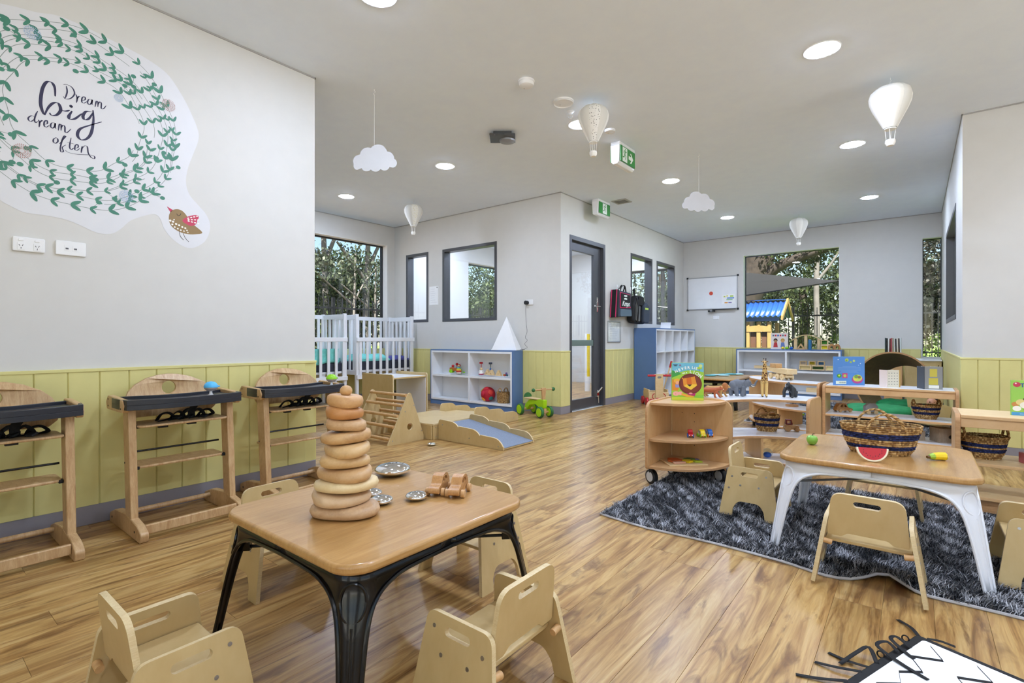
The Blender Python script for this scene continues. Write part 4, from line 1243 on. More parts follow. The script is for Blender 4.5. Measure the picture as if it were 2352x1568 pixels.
# ================================================================== high chairs
def webbing(mb, pts, w=0.011, n=5):
    mb.tube(smooth_path(pts, n), w, 6, flat=0.22)
def high_chair():
    t = thing('high_chair', 'x', 'high chair')
    for s in (-1, 1):
        y0, y1 = (s * 0.255, s * 0.218)
        ya, yb = min(y0, y1), max(y0, y1)
        foot = fillet([(-0.26, 0.0), (0.25, 0.0), (0.262, 0.045), (0.20, 0.075), (0.02, 0.10), (-0.16, 0.085), (-0.255, 0.052)], [0.006, 0.012, 0.02, 0.08, 0.1, 0.08, 0.02])
        mb = MB(); mb.plate(foot, [], ya, yb, axis='y'); ft = mb.build('foot', RUBW, t, bevel=0.004)
        for (bx, bz) in ((-0.21, 0.035), (0.17, 0.04)):
            mb = MB(); mb.cyl((bx, s * 0.2551, bz), (bx, s * 0.2565, bz), 0.006, 10); mb.build('bolt_head', BLACKR, ft)
        post = [(0.02, 0.095), (0.105, 0.07), (0.062, 0.655), (-0.028, 0.655)]
        mb = MB(); mb.plate(post, [], ya + 0.001, yb - 0.001, axis='y'); ps = mb.build('post', RUBW, t, bevel=0.004)
        mb = MB(); mb.cyl((0.01, s * 0.254, 0.36), (0.01, s * 0.2555, 0.36), 0.005, 10); mb.build('bolt_head', BLACKR, ps)
        arm = fillet([(-0.19, 0.625), (0.085, 0.625), (0.10, 0.66), (0.085, 0.69), (-0.17, 0.70), (-0.205, 0.665)], [0.02, 0.015, 0.01, 0.015, 0.02, 0.02])
        mb = MB(); mb.plate(arm, [], min(s * 0.256, s * 0.284), max(s * 0.256, s * 0.284), axis='y'); ar = mb.build('arm_pad', RUBW, t, bevel=0.004)
        for (bx, bz) in ((-0.16, 0.68), (-0.16, 0.645), (0.06, 0.645)):
            mb = MB(); mb.cyl((bx, s * 0.284, bz), (bx, s * 0.2852, bz), 0.0045, 8); mb.build('bolt_head', BLACKR, ar)
        # black plastic board brackets
        for (z, x) in ((0.548, 0.03), (0.332, 0.02)):
            mb = MB(); mb.box(x - 0.03, x + 0.03, min(s * 0.217, s * 0.20), max(s * 0.217, s * 0.20), z - 0.012, z + 0.004); mb.build('board_bracket', BLACKR, t, bevel=0.002)
    mb = MB(); mb.box(0.185, 0.205, -0.2175, 0.2175, 0.022, 0.07); mb.build('front_crossbar', RUBW, t, bevel=0.004)
    mb = MB(); mb.cyl((-0.17, -0.2175, 0.05), (-0.17, 0.2175, 0.05), 0.014, 12); mb.build('rear_crossbar', RUBW, t)
    mb = MB(); mb.cyl((-0.045, -0.2175, 0.40), (-0.045, 0.2175, 0.40), 0.0055, 10); mb.build('steel_rod', BLACKP, t)
    # curved backrest with a round hole
    W2_ = 0.222
    out = [(W2_ - 0.03, 0.0), (W2_, 0.03), (W2_ + 0.002, 0.10), (0.205, 0.14), (0.17, 0.175), (0.11, 0.207), (0.05, 0.223), (0.0, 0.227)]
    out = [(-W2_ + 0.03, 0.0)] + out + [(-x, z) for x, z in out[-2:0:-1]]
    hole = circ(0, 0.150, 0.036, 24)
    mb = MB(); mb.plate(out, [hole], -0.010, 0.010, axis='x'); 
    mb.v = [(x - 0.16 - 0.03 * (z / 0.22) - 0.05 * (y / 0.22) ** 2 * -1, y, z + 0.572) for x, y, z in mb.v]
    mb.build('backrest', RUBW, t, bevel=0.003)
    mb = MB(); mb.plate(rrect(-0.11, 0.10, -0.215, 0.215, 0.03), [], 0.541, 0.553); mb.build('seat_board', RUBW, t, bevel=0.004)
    mb = MB(); mb.plate(rrect(-0.12, 0.055, -0.216, 0.216, (0.02, 0.04, 0.04, 0.02)), [], 0.325, 0.338); mb.build('footrest', RUBW, t, bevel=0.004)
    # tray: floor, rim, lip
    def tray_out(g):
        P = []
        for i in range(17):
            u = -1 + 2 * i / 16
            P.append((0.125 + 0.055 * (1 - u * u) + g, u * (0.275 + g)))
        P += [(0.02, 0.287 + g), (-0.09, 0.285 + g), (-0.135 - g, 0.262)]
        for i in range(1, 12):
            u = 1 - 2 * i / 12
            P.append((-0.135 - g + 0.075 * (1 - u * u) ** 1.2, u * 0.25))
        P += [(-0.135 - g, -0.262), (-0.09, -0.285 - g), (0.02, -0.287 - g)]
        return P
    mb = MB(); mb.plate(tray_out(-0.008), [], 0.670, 0.676); tr = mb.build('tray_floor', DARKPL, t)
    mb = MB(); mb.plate(tray_out(0.0), [tray_out(-0.016)], 0.664, 0.691); mb.build('tray_rim', DARKPL, t, bevel=0.004)
    mb = MB(); mb.plate(tray_out(0.0), [tray_out(-0.004)], 0.640, 0.664); mb.build('tray_apron', DARKPL, t, bevel=0.001)
    # harness
    mb = MB(); webbing(mb, [(0.03, 0.06, 0.669), (0.03, 0.065, 0.63), (0.01, 0.055, 0.60), (-0.005, 0.06, 0.556)], 0.018); mb.build('crotch_strap', BLACKW, t)
    r = random.Random(8)
    for k in range(5):
        mb = MB()
        c = -0.12 + 0.05 * k
        webbing(mb, [(-0.02 + 0.03 * r.uniform(-1, 1), c + 0.02, 0.5545), (0.0, c + 0.03, 0.575 + 0.015 * r.random()), (0.01, c + 0.06, 0.595 + 0.015 * r.random()), (0.0, c + 0.09, 0.57), (-0.03, c + 0.07, 0.556), (0.02, c + 0.01, 0.556)], 0.010)
        mb.build('harness_strap', BLACKW, t)
    for (a, b, z) in ((0.02, -0.02, 0.57), (0.0, 0.05, 0.566), (0.03, 0.11, 0.564)):
        mb = MB(); mb.T = TR(a, b, z, rx=0.4, rz=0.5); mb.box(-0.02, 0.02, -0.014, 0.014, -0.006, 0.006); mb.build('buckle', BLACKR, t, bevel=0.003)
    for (a, b) in ((0.06, -0.10), (0.05, 0.04)):
        mb = MB(); mb.box(a - 0.012, a + 0.012, b - 0.022, b + 0.022, 0.527, 0.5405); mb.build('strap_buckle', BLACKR, t, bevel=0.002)
    return t
hc = high_chair()
put(hc, (-3.205, 1.055, 0), 0, 'wooden high chair with dark tray holding a blue toy, middle of three', group='wooden high chairs')
put(copy_tree(hc), (-3.195, 0.335, 0), 0, 'wooden high chair with dark empty tray, cut by the left edge')
put(copy_tree(hc), (-3.215, 1.745, 0), 0, 'wooden high chair with dark tray holding a green toy, nearest wall corner')
def spin_toy(label, loc, mat):
    t = thing('suction_toy', label, 'toy', loc, 0, 'suction spinner toys')
    mb = MB(); mb.lathe([(0.024, 0), (0.020, 0.004), (0.009, 0.010), (0.006, 0.026), (0.012, 0.03), (0, 0.031)], 20); mb.build('suction_cup', WPLAS, t)
    mb = MB(); mb.lathe([(0, 0.028), (0.02, 0.030), (0.033, 0.042), (0.034, 0.05)], 22); mb.build('lower_bowl', plain('clear_grey', '#b7aaa4', 0.2), t)
    mb = MB(); mb.lathe([(0.036, 0.049), (0.036, 0.054), (0.031, 0.068), (0.02, 0.079), (0, 0.083)], 22); mb.build('dome', mat, t)
    mb = MB(); mb.T = TR(0.0, 0.034, 0.052); mb.box(-0.008, 0.008, 0, 0.012, -0.003, 0.005); mb.build('fin', mat, t, bevel=0.002)
    return t
spin_toy('blue dome spinner toy stuck on the middle high chair tray', (-3.13, 1.185, 0.6765), LBLUE)
spin_toy('green dome spinner toy stuck on the high chair tray near corner', (-3.13, 1.945, 0.6765), GREEN)

# ================================================================== small metal-legged tables
def kids_table(name, label, loc, steel, topmat):
    t = thing(name, label, 'table', loc)
    hw = 0.372
    mb = MB(); mb.plate(rrect(-hw, hw, -hw, hw, 0.085, 8), [], 0.402, 0.43); mb.build('table_top', topmat, t, bevel=0.009, seg=3)
    zs = [0.0, 0.06, 0.12, 0.18, 0.24, 0.28, 0.31, 0.335, 0.353, 0.365, 0.371, 0.400]
    ws = [0.030, 0.034, 0.038, 0.043, 0.050, 0.058, 0.070, 0.092, 0.128, 0.185, 0.3505, 0.3505]
    top_c, foot_c = 0.350, 0.395
    def corner(z):
        k = min(1, z / 0.36)
        return foot_c + (top_c - foot_c) * k
    M = 7
    def sec(z, w):
        """points across the angle section from the x arm through the rounded corner to the y arm"""
        c = corner(z); r = min(0.035 + 0.045 * min(1, z / 0.36), w * 0.95)
        P = []
        for i in range(M):
            P.append((c - w + (w - r) * i / (M - 1), c))
        for i in range(1, 8):
            a = PI / 2 - PI / 2 * i / 8
            P.append((c - r + r * math.cos(a), c - r + r * math.sin(a)))
        for i in range(M):
            P.append((c, c - r - (w - r) * i / (M - 1)))
        return P
    for q in range(4):
        mb = MB(); mb.T = Matrix.Rotation(q * PI / 2, 4, 'Z')
        rows = [[(x, y, z) for x, y in sec(z, w)] for z, w in zip(zs, ws)]
        n = len(rows[0])
        mb.add([p for rw in rows for p in rw], [(i * n + j, (i + 1) * n + j, (i + 1) * n + j + 1, i * n + j + 1) for i in range(len(rows) - 1) for j in range(n - 1)])
        lg = mb.build('leg', steel, t, smooth=50)
        so = lg.modifiers.new('solid', 'SOLIDIFY'); so.thickness = 0.004; so.offset = -1
        for side in (0, 1):
            mb = MB(); mb.T = Matrix.Rotation(q * PI / 2, 4, 'Z')
            path = [(rw[0] if side == 0 else rw[-1]) for rw in rows[:-1]]
            mb.tube(smooth_path(path, 3), 0.0065, 8); mb.build('rolled_edge', steel, lg)
        # oval boss pressed into the corner
        mb = MB(); mb.T = Matrix.Rotation(q * PI / 2, 4, 'Z')
        def surf(s, z):
            """s along the section measured from the corner centre"""
            c = corner(z); r = 0.035 + 0.045 * min(1, z / 0.36); L = r * PI / 4
            if abs(s) < L:
                a = PI / 4 - s / r
                return Vector((c - r + (r + 0.002) * math.cos(a), c - r + (r + 0.002) * math.sin(a), z))
            return Vector((c + 0.002, c - r - (s - L), z)) if s > 0 else Vector((c - r - (-s - L), c + 0.002, z))
        ov = [surf(0.034 * math.cos(u), 0.325 + 0.046 * math.sin(u)) for u in [2 * PI * i / 28 for i in range(28)]]
        mb.tube(ov, 0.004, 6, closed=True); mb.build('oval_boss', steel, lg)
        mb = MB(); mb.T = Matrix.Rotation(q * PI / 2, 4, 'Z')
        mb.tube([surf(0, z) + Vector((0.001, 0.001, 0)) for z in (0.01, 0.10, 0.20, 0.27)], 0.005, 6); mb.build('leg_rib', steel, lg)
    rod = steel if steel is BLACKP else plain('brace_grey', '#8b8d90', 0.4, 0.6)
    for (a, b) in (((-0.325, -0.325), (0.325, 0.325)), ((-0.325, 0.325), (0.325, -0.325))):
        mb = MB(); z = 0.30
        mb.cyl((a[0], a[1], z + (0.011 if a[1] > 0 else 0)), (b[0], b[1], z + (0.011 if a[1] > 0 else 0)), 0.0055, 8); mb.build('cross_brace', rod, t)
    for q in range(4):
        mb = MB(); mb.T = Matrix.Rotation(q * PI / 2 + PI / 4, 4, 'Z'); mb.box(0.425, 0.466, -0.012, 0.012, 0.288, 0.318); mb.build('brace_bracket', steel, t, bevel=0.002)
    return t
T1 = kids_table('kids_table', 'oak topped table with glossy black steel legs, in front', (-1.455, 1.09, 0), BLACKP, OAKT)
T2 = kids_table('kids_table', 'oak topped table with white steel legs standing on the shaggy rug', (-0.152, 3.08, 0.012), WHITEP, OAKT)

# ================================================================== toddler chairs
def toddler_chair():
    t = thing('toddler_chair', 'x', 'chair')
    tilt = math.atan(0.0425 / 0.27)
    prof = fillet([(-0.152, 0.0), (-0.085, 0.0), (-0.080, 0.045), (-0.055, 0.085), (0.055, 0.085), (0.080, 0.045), (0.085, 0.0), (0.152, 0.0), (0.113, 0.272), (-0.113, 0.272)],
                  [0.003, 0.006, 0.05, 0.045, 0.045, 0.05, 0.006, 0.003, 0.035, 0.035], 6)
    slot = rrect(-0.045, 0.045, 0.222, 0.246, 0.0118, 6)
    for s in (-1, 1):
        mb = MB(); mb.T = TR(s * 0.187, 0, 0, ry=-s * tilt)
        mb.plate(prof, [slot], min(0, -s * 0.015), max(0, -s * 0.015), edge_mi=1, axis='x')
        pn = mb.build('side_panel', [PLY, PLYE], t, bevel=0.0025)
        for (y, z) in ((-0.09, 0.215), (0.085, 0.235), (-0.045, 0.172), (0.05, 0.172), (-0.105, 0.15)):
            mb = MB(); mb.T = TR(s * 0.187, 0, 0, ry=-s * tilt)
            mb.cyl((-s * 0.001, y, z), (s * 0.0012, y, z), 0.0055, 12); mb.build('screw', STEEL, pn)
        mb = MB(); mb.T = TR(s * 0.187, 0, 0, ry=-s * tilt); mb.cyl((-s * 0.0155, -0.117, 0.172), (-s * 0.045, -0.117, 0.172), 0.0105, 14); mb.build('peg', BEECH, pn)
    mb = MB(); mb.box(-0.142, 0.142, -0.085, 0.118, 0.158, 0.172); mb.build('seat', [PLY], t, bevel=0.003)
    bo = fillet([(-0.135, 0.0), (-0.085, 0.0), (-0.065, 0.016), (0.065, 0.016), (0.085, 0.0), (0.135, 0.0), (0.119, 0.178), (-0.119, 0.178)],
                [0.008, 0.02, 0.02, 0.02, 0.02, 0.008, 0.045, 0.045], 6)
    bs = rrect(-0.045, 0.045, 0.130, 0.153, 0.0112, 6)
    mb = MB(); mb.T = TR(0, -0.088, 0.192, rx=math.radians(7)); mb.plate(bo, [bs], -0.014, 0, edge_mi=1, axis='y'); mb.build('backrest', [PLY, PLYE], t, bevel=0.0025)
    return t
tcz = 0.012
ch = toddler_chair()
put(ch, (-1.50, 0.47, 0), 0, 'small plywood toddler chair at bottom left before the black table', group='plywood toddler chairs')
for (p, rz, lab) in (((-2.09, 1.075, 0), -PI / 2, 'plywood toddler chair behind the left edge of the black table'),
                     ((-0.925, 1.085, 0), PI / 2, 'plywood toddler chair at the right side of the black table, seen from behind'),
                     ((-1.495, 1.61, 0), PI, 'plywood toddler chair at the far side of the black table'),
                     ((-0.148, 2.535, tcz), 0, 'plywood toddler chair in front of the white table with its back showing'),
                     ((-0.72, 3.17, tcz), -PI / 2, 'plywood toddler chair left of the white table near the curved shelf'),
                     ((-0.148, 3.665, tcz), PI, 'plywood toddler chair behind the white table, mostly hidden below it'),
                     ((0.41, 2.99, tcz), PI / 2, 'plywood toddler chair cut by the right edge of the photo')):
    put(copy_tree(ch), p, rz, lab)

# ================================================================== things on the black table
RW = [wood('ring_wood_%d' % i, l, d, (8, 3, 10), 0.42, 0.35, 3.0) for i, (l, d) in enumerate((('#d3b088', '#b08a62'), ('#dec09a', '#c9a57c'), ('#ecd6a8', '#dcbf8a'), ('#d6b080', '#bb8f5c'), ('#dfbb86', '#c49a62'), ('#e3c18c', '#c79d68'), ('#d5ad78', '#b08352'), ('#d8b184', '#b48a5c'), ('#c98f56', '#b0763f'), ('#d9ac77', '#ba8752')))]
ordn = ['lowest', 'second', 'third', 'fourth', 'fifth', 'sixth', 'seventh', 'eighth', 'ninth', 'topmost']
wd = [0.212, 0.200, 0.196, 0.186, 0.166, 0.166, 0.150, 0.133, 0.127, 0.118]
dx = [0.0, -0.018, 0.003, 0.0, -0.004, 0.004, -0.003, 0.004, -0.006, -0.001]
ax, ay = -1.452, 0.955
rg = random.Random(21)
for i in range(10):
    mb = MB()
    R = wd[i] / 2; hz = 0.0192 if i else 0.0198
    n, m = 40, 12
    ph = rg.random() * 6; asp = 0.80 + 0.14 * rg.random()
    vs_, fs_ = [], []
    for j in range(n):
        t_ = 2 * PI * j / n
        Ro = R * (1 + 0.07 * math.cos(2 * t_ + ph) + 0.055 * math.cos(3 * t_ + 2 * ph))
        Ri = 0.0085
        mid, hw_ = (Ro + Ri) / 2, (Ro - Ri) / 2
        for k in range(m):
            a = 2 * PI * k / m
            ca, sa = math.cos(a), math.sin(a)
            r_ = mid + hw_ * math.copysign(abs(ca) ** 0.75, ca)
            zz = hz * math.copysign(abs(sa) ** 0.62, sa)
            vs_.append((r_ * math.cos(t_), r_ * math.sin(t_) * asp, zz * (1 + (0.10 if i else 0.0) * math.cos(t_ + ph)) + 0.006 * math.cos(t_ - ph) * (r_ / R) * (0 if i in (0,) else 0.7)))
    for j in range(n):
        for k in range(m):
            fs_.append((j * m + k, ((j + 1) % n) * m + k, ((j + 1) % n) * m + (k + 1) % m, j * m + (k + 1) % m))
    mb.add(vs_, fs_)
    o = mb.build('stacking_ring', RW[i], smooth=80)
    o.location = (ax + dx[i] * 0.78, ay + dx[i] * 0.62, 0.4503 + 0.0388 * i)
    o.rotation_euler = (0, 0, 0.66 + rg.uniform(-0.5, 0.5))
    lab = ordn[i] + (' and widest' if i == 0 else '') + ' pebble shaped wooden ring ' + ('of the stack' if i in (0, 9) else 'from the bottom of the stack')
    tag(o, lab, 'wooden ring', 'stacked wooden rings')
t = thing('stacking_post', 'wooden post with round knob rising through the stacked rings', 'post', (ax, ay, 0.43))
mb = MB(); mb.cyl((0, 0, 0.0002), (0, 0, 0.39), 0.0075, 14); mb.build('rod', BEECH, t)
mb = MB(); mb.ball((0, 0, 0.401), 0.020, 0.020, 0.018); mb.build('knob', BEECH, t)

def mirror_disc(label, loc, r, h):
    prof = [(0, 0)] + [(r * math.sin(a), h / 2 - h / 2 * math.cos(a)) for a in [PI * i / 20 for i in range(1, 20)]] + [(0, h)]
    mb = MB(); mb.lathe(prof, 40)
    o = mb.build('mirror_pebble', CHROME, smooth=80)
    o.location = loc
    tag(o, label, 'mirror pebble', 'silver mirror pebbles')
mirror_disc('largest silver mirror pebble on the black table', (-1.715, 1.35, 0.43), 0.074, 0.05)
mirror_disc('silver mirror pebble between the big ring stack and the toy cars', (-1.385, 1.195, 0.43), 0.039, 0.028)
mirror_disc('silver mirror pebble just right of the lowest stacking ring', (-1.445, 1.09, 0.43), 0.039, 0.028)
mirror_disc('silver mirror pebble half hidden behind the ring stack', (-1.54, 1.12, 0.43), 0.036, 0.026)
mirror_disc('small silver mirror pebble lying on the floor by the climbing triangle', (-3.55, 3.25, 0.0), 0.044, 0.03)

def wood_car(label, loc, rz, mat, L=0.135, Hh=0.072, win=2, w=0.04, cat='toy car', group='wooden toy cars'):
    t = thing('toy_car', label, cat, loc, rz, group)
    body = fillet([(-L / 2, 0.012), (L / 2, 0.012), (L / 2, 0.03), (L * 0.40, 0.036), (L * 0.24, 0.04), (L * 0.10, Hh * 0.93), (-L * 0.10, Hh), (-L * 0.30, Hh * 0.90), (-L * 0.45, 0.042)], [0.006, 0.008, 0.01, 0.02, 0.02, 0.02, 0.04, 0.02, 0.01], 4)
    holes = [fillet([(-L * 0.26, 0.044), (-L * 0.07, 0.044), (-L * 0.07, Hh * 0.86), (-L * 0.20, Hh * 0.80)], 0.004, 3), fillet([(-L * 0.01, 0.044), (L * 0.17, 0.044), (L * 0.07, Hh * 0.82), (-L * 0.01, Hh * 0.86)], 0.004, 3)] if win == 2 else []
    mb = MB(); mb.plate(body, holes, -w / 2, w / 2, axis='y'); mb.build('body', mat, t, bevel=0.003)
    for sx in (-0.30, 0.30):
        for sy in (-1, 1):
            mb = MB(); mb.cyl((sx * L, sy * (w / 2 + 0.002), 0.0145), (sx * L, sy * (w / 2 + 0.016), 0.0145), 0.0145, 18); mb.build('wheel', BEECH, t, bevel=0.002)
    return t
CARW = wood('car_wood', '#d3a066', '#9c6a38', (3, 10, 10), 0.4, 0.6, 3.0)
wood_car('wooden toy car with arched windows, nearer the table edge', (-1.315, 1.335, 0.43), math.radians(-62), CARW)
wood_car('wooden toy car parked on the left of its twin', (-1.385, 1.305, 0.43), math.radians(-62), CARW)

# ================================================================== baskets
def basket(name, label, loc, rz, rx, ry, h, rows, bands, taper=0.68, handles='long', hr=0.05, group=None):
    """rows of twisted rope; bands = set of navy row indices counted from the bottom"""
    t = thing(name, label, 'basket', loc, rz, group)
    rg = random.Random(int(rx * 1000) + rows)
    nav = [lin('#232b52'), lin('#2c3566'), lin('#1a2042')]
    tan = [lin('#a9834f'), lin('#8a6538'), lin('#c9a670'), lin('#85623a'), lin('#b8935f')]
    rr = h / rows
    seg = 104
    def fac(k):
        return taper + (1 - taper) * (k ** 0.62)
    body = MB()
    for i in range(rows):
        k = (i + 0.5) / rows
        z = rr * (i + 0.5)
        f = fac(k)
        n = 6
        rings = []
        for j in range(seg):
            a = 2 * PI * j / seg
            wv = 0.0022 * math.sin(a * seg / 4 + i * PI) + 0.0018 * math.sin(3 * a + i * 0.7)
            zw = 0.05 * rr * math.sin(5 * a + i) + 0.012 * h * math.sin(2 * a + 1) * k
            cx, cy_ = (rx * f + wv) * math.cos(a), (ry * f + wv) * math.sin(a)
            nx, ny = math.cos(a) / rx, math.sin(a) / ry
            q = math.hypot(nx, ny); nx /= q; ny /= q
            R = rr * 0.60 * (0.88 + 0.18 * math.sin(a * seg / 2 + i * 2))
            rings.append([(cx + nx * R * math.cos(2 * PI * m_ / n), cy_ + ny * R * math.cos(2 * PI * m_ / n), z + zw + R * math.sin(2 * PI * m_ / n)) for m_ in range(n)])
        o = len(body.v)
        body.v += [p for r_ in rings for p in r_]
        for j in range(seg):
            c = rg.choice(nav if i in bands else tan)
            for m_ in range(n):
                body.f.append((o + j * n + m_, o + ((j + 1) % seg) * n + m_, o + ((j + 1) % seg) * n + (m_ + 1) % n, o + j * n + (m_ + 1) % n))
                body.m.append(0); body.c.append(c)
    body.build('woven_body', FIBRE, t, smooth=60)
    mb = MB(); mb.plate([(rx * taper * math.cos(a), ry * taper * math.sin(a)) for a in [2 * PI * j / 40 for j in range(40)]], [], 0.002, 0.008)
    mb.col = None; mb.build('base', plain('seagrass', '#9a7746', 0.8, var=0.2, vscale=60), t)
    hd = []
    if handles == 'long':
        ends = [((-rx * 0.42, ry * 0.93), (rx * 0.42, ry * 0.93)), ((-rx * 0.42, -ry * 0.93), (rx * 0.42, -ry * 0.93))]
    else:
        ends = [((-rx * 0.96, -ry * 0.28), (-rx * 0.96, ry * 0.28)), ((rx * 0.96, -ry * 0.28), (rx * 0.96, ry * 0.28))]
    for a, b in ends:
        P = []
        N = 48
        for i in range(N + 1):
            u = i / N
            x = a[0] + (b[0] - a[0]) * u; y = a[1] + (b[1] - a[1]) * u
            lift = math.sin(PI * u) ** 0.6 * hr
            P.append(Vector((x, y, h - rr * 0.6 + lift)))
        mb = MB()
        for s in range(3):
            Q = [p + Vector((0.0035 * math.cos(i * 0.9 + s * 2.1), 0.0035 * math.sin(i * 0.9 + s * 2.1), 0.002 * math.cos(i * 0.9 + s * 2.1))) for i, p in enumerate(P)]
            mb.col = tan[s]
            mb.tube(Q, 0.0042, 6)
        mb.build('handle', FIBRE, t, smooth=60)
    return t
basket('woven_basket', 'large oval seagrass basket with navy bands on the white legged table', (-0.135, 3.06, 0.442), math.radians(16), 0.165, 0.105, 0.145, 15, {3, 4, 8, 9, 10}, 0.66, 'long', 0.062)
# play food
t = thing('toy_apple', 'green wooden toy apple on the white legged table', 'toy food', (-0.425, 3.075, 0.442))
mb = MB(); mb.lathe([(0, 0.004), (0.010, 0.0), (0.019, 0.006), (0.0255, 0.022), (0.0265, 0.032), (0.022, 0.044), (0.012, 0.049), (0.004, 0.046), (0, 0.043)], 28); mb.build('fruit', plain('apple_green', '#7fb648', 0.35), t, smooth=80)
mb = MB(); mb.tube(smooth_path([(0, 0, 0.044), (0.002, 0, 0.054), (0.009, 0.002, 0.060)], 4), 0.0016, 6); mb.build('stem', BLACKR, t)
mb = MB(); mb.plate([(0.0, 0), (0.008, 0.003), (0.014, 0), (0.008, -0.003)], [], 0.0575, 0.0585); mb.build('leaf', BLACKR, t)
t = thing('toy_watermelon', 'red toy watermelon slice leaning against the big basket', 'toy food', (-0.150, 2.815, 0.4425), math.radians(16))
def half(r, n=24):
    return [(r * math.cos(a), r + 0.0 - r * math.sin(a)) for a in [PI * i / n for i in range(n + 1)]]
RX = math.radians(-14)
mb = MB(); mb.T = TR(rx=RX); mb.plate(half(0.062), [], -0.006, 0.006, axis='y'); mb.build('rind', plain('melon_rind', '#f1e6c8', 0.4), t, bevel=0.002)
mb = MB(); mb.T = TR(rx=RX) @ TR(z=0.008); mb.plate([(x * 0.9, z * 0.9 + 0.0) for x, z in half(0.060)], [], -0.0066, 0.0066, axis='y'); mb.build('flesh', plain('melon_red', '#c41f2d', 0.4), t)
for i in range(11):
    a = PI * (i + 1) / 12; r = 0.036 + 0.004 * (i % 2)
    mb = MB(); mb.T = TR(rx=RX); x, z = r * math.cos(a), 0.061 - r * math.sin(a)
    mb.plate([(x + 0.0012 * math.cos(u), z + 0.0028 * math.sin(u)) for u in [2 * PI * j / 8 for j in range(8)]], [], -0.0072, -0.0060, axis='y'); mb.build('seed', BLACKR, t)
t = thing('toy_banana', 'yellow toy banana half with green tip on the white legged table', 'toy food', (0.075, 3.035, 0.442), math.radians(30))
BAN = plain('banana_yellow', '#eccb1f', 0.35)
mb = MB(); mb.tube(smooth_path([(0.04, 0.0, 0.019), (0.015, 0.003, 0.019), (-0.012, 0.0, 0.018)], 4), [0.019, 0.019, 0.019, 0.0188, 0.0185, 0.018, 0.0175, 0.017, 0.0165], 8); mb.build('fruit', BAN, t, bevel=0.002)
mb = MB(); mb.tube([(-0.0121, 0, 0.018), (-0.030, -0.004, 0.016)], [0.0164, 0.0085], 8); mb.build('green_tip', plain('banana_green', '#9fc43a', 0.4), t)
mb = MB(); mb.tube([(-0.030, -0.004, 0.016), (-0.041, -0.007, 0.015)], [0.0078, 0.0065], 8); mb.build('stalk', plain('banana_stalk', '#6b4a22', 0.5), t)
mb = MB(); mb.plate(circ(0, 0.019, 0.0165, 8), [], 0.0395, 0.0408, axis='x'); mb.build('cut_face', plain('banana_flesh', '#f4e9ae', 0.5), t)

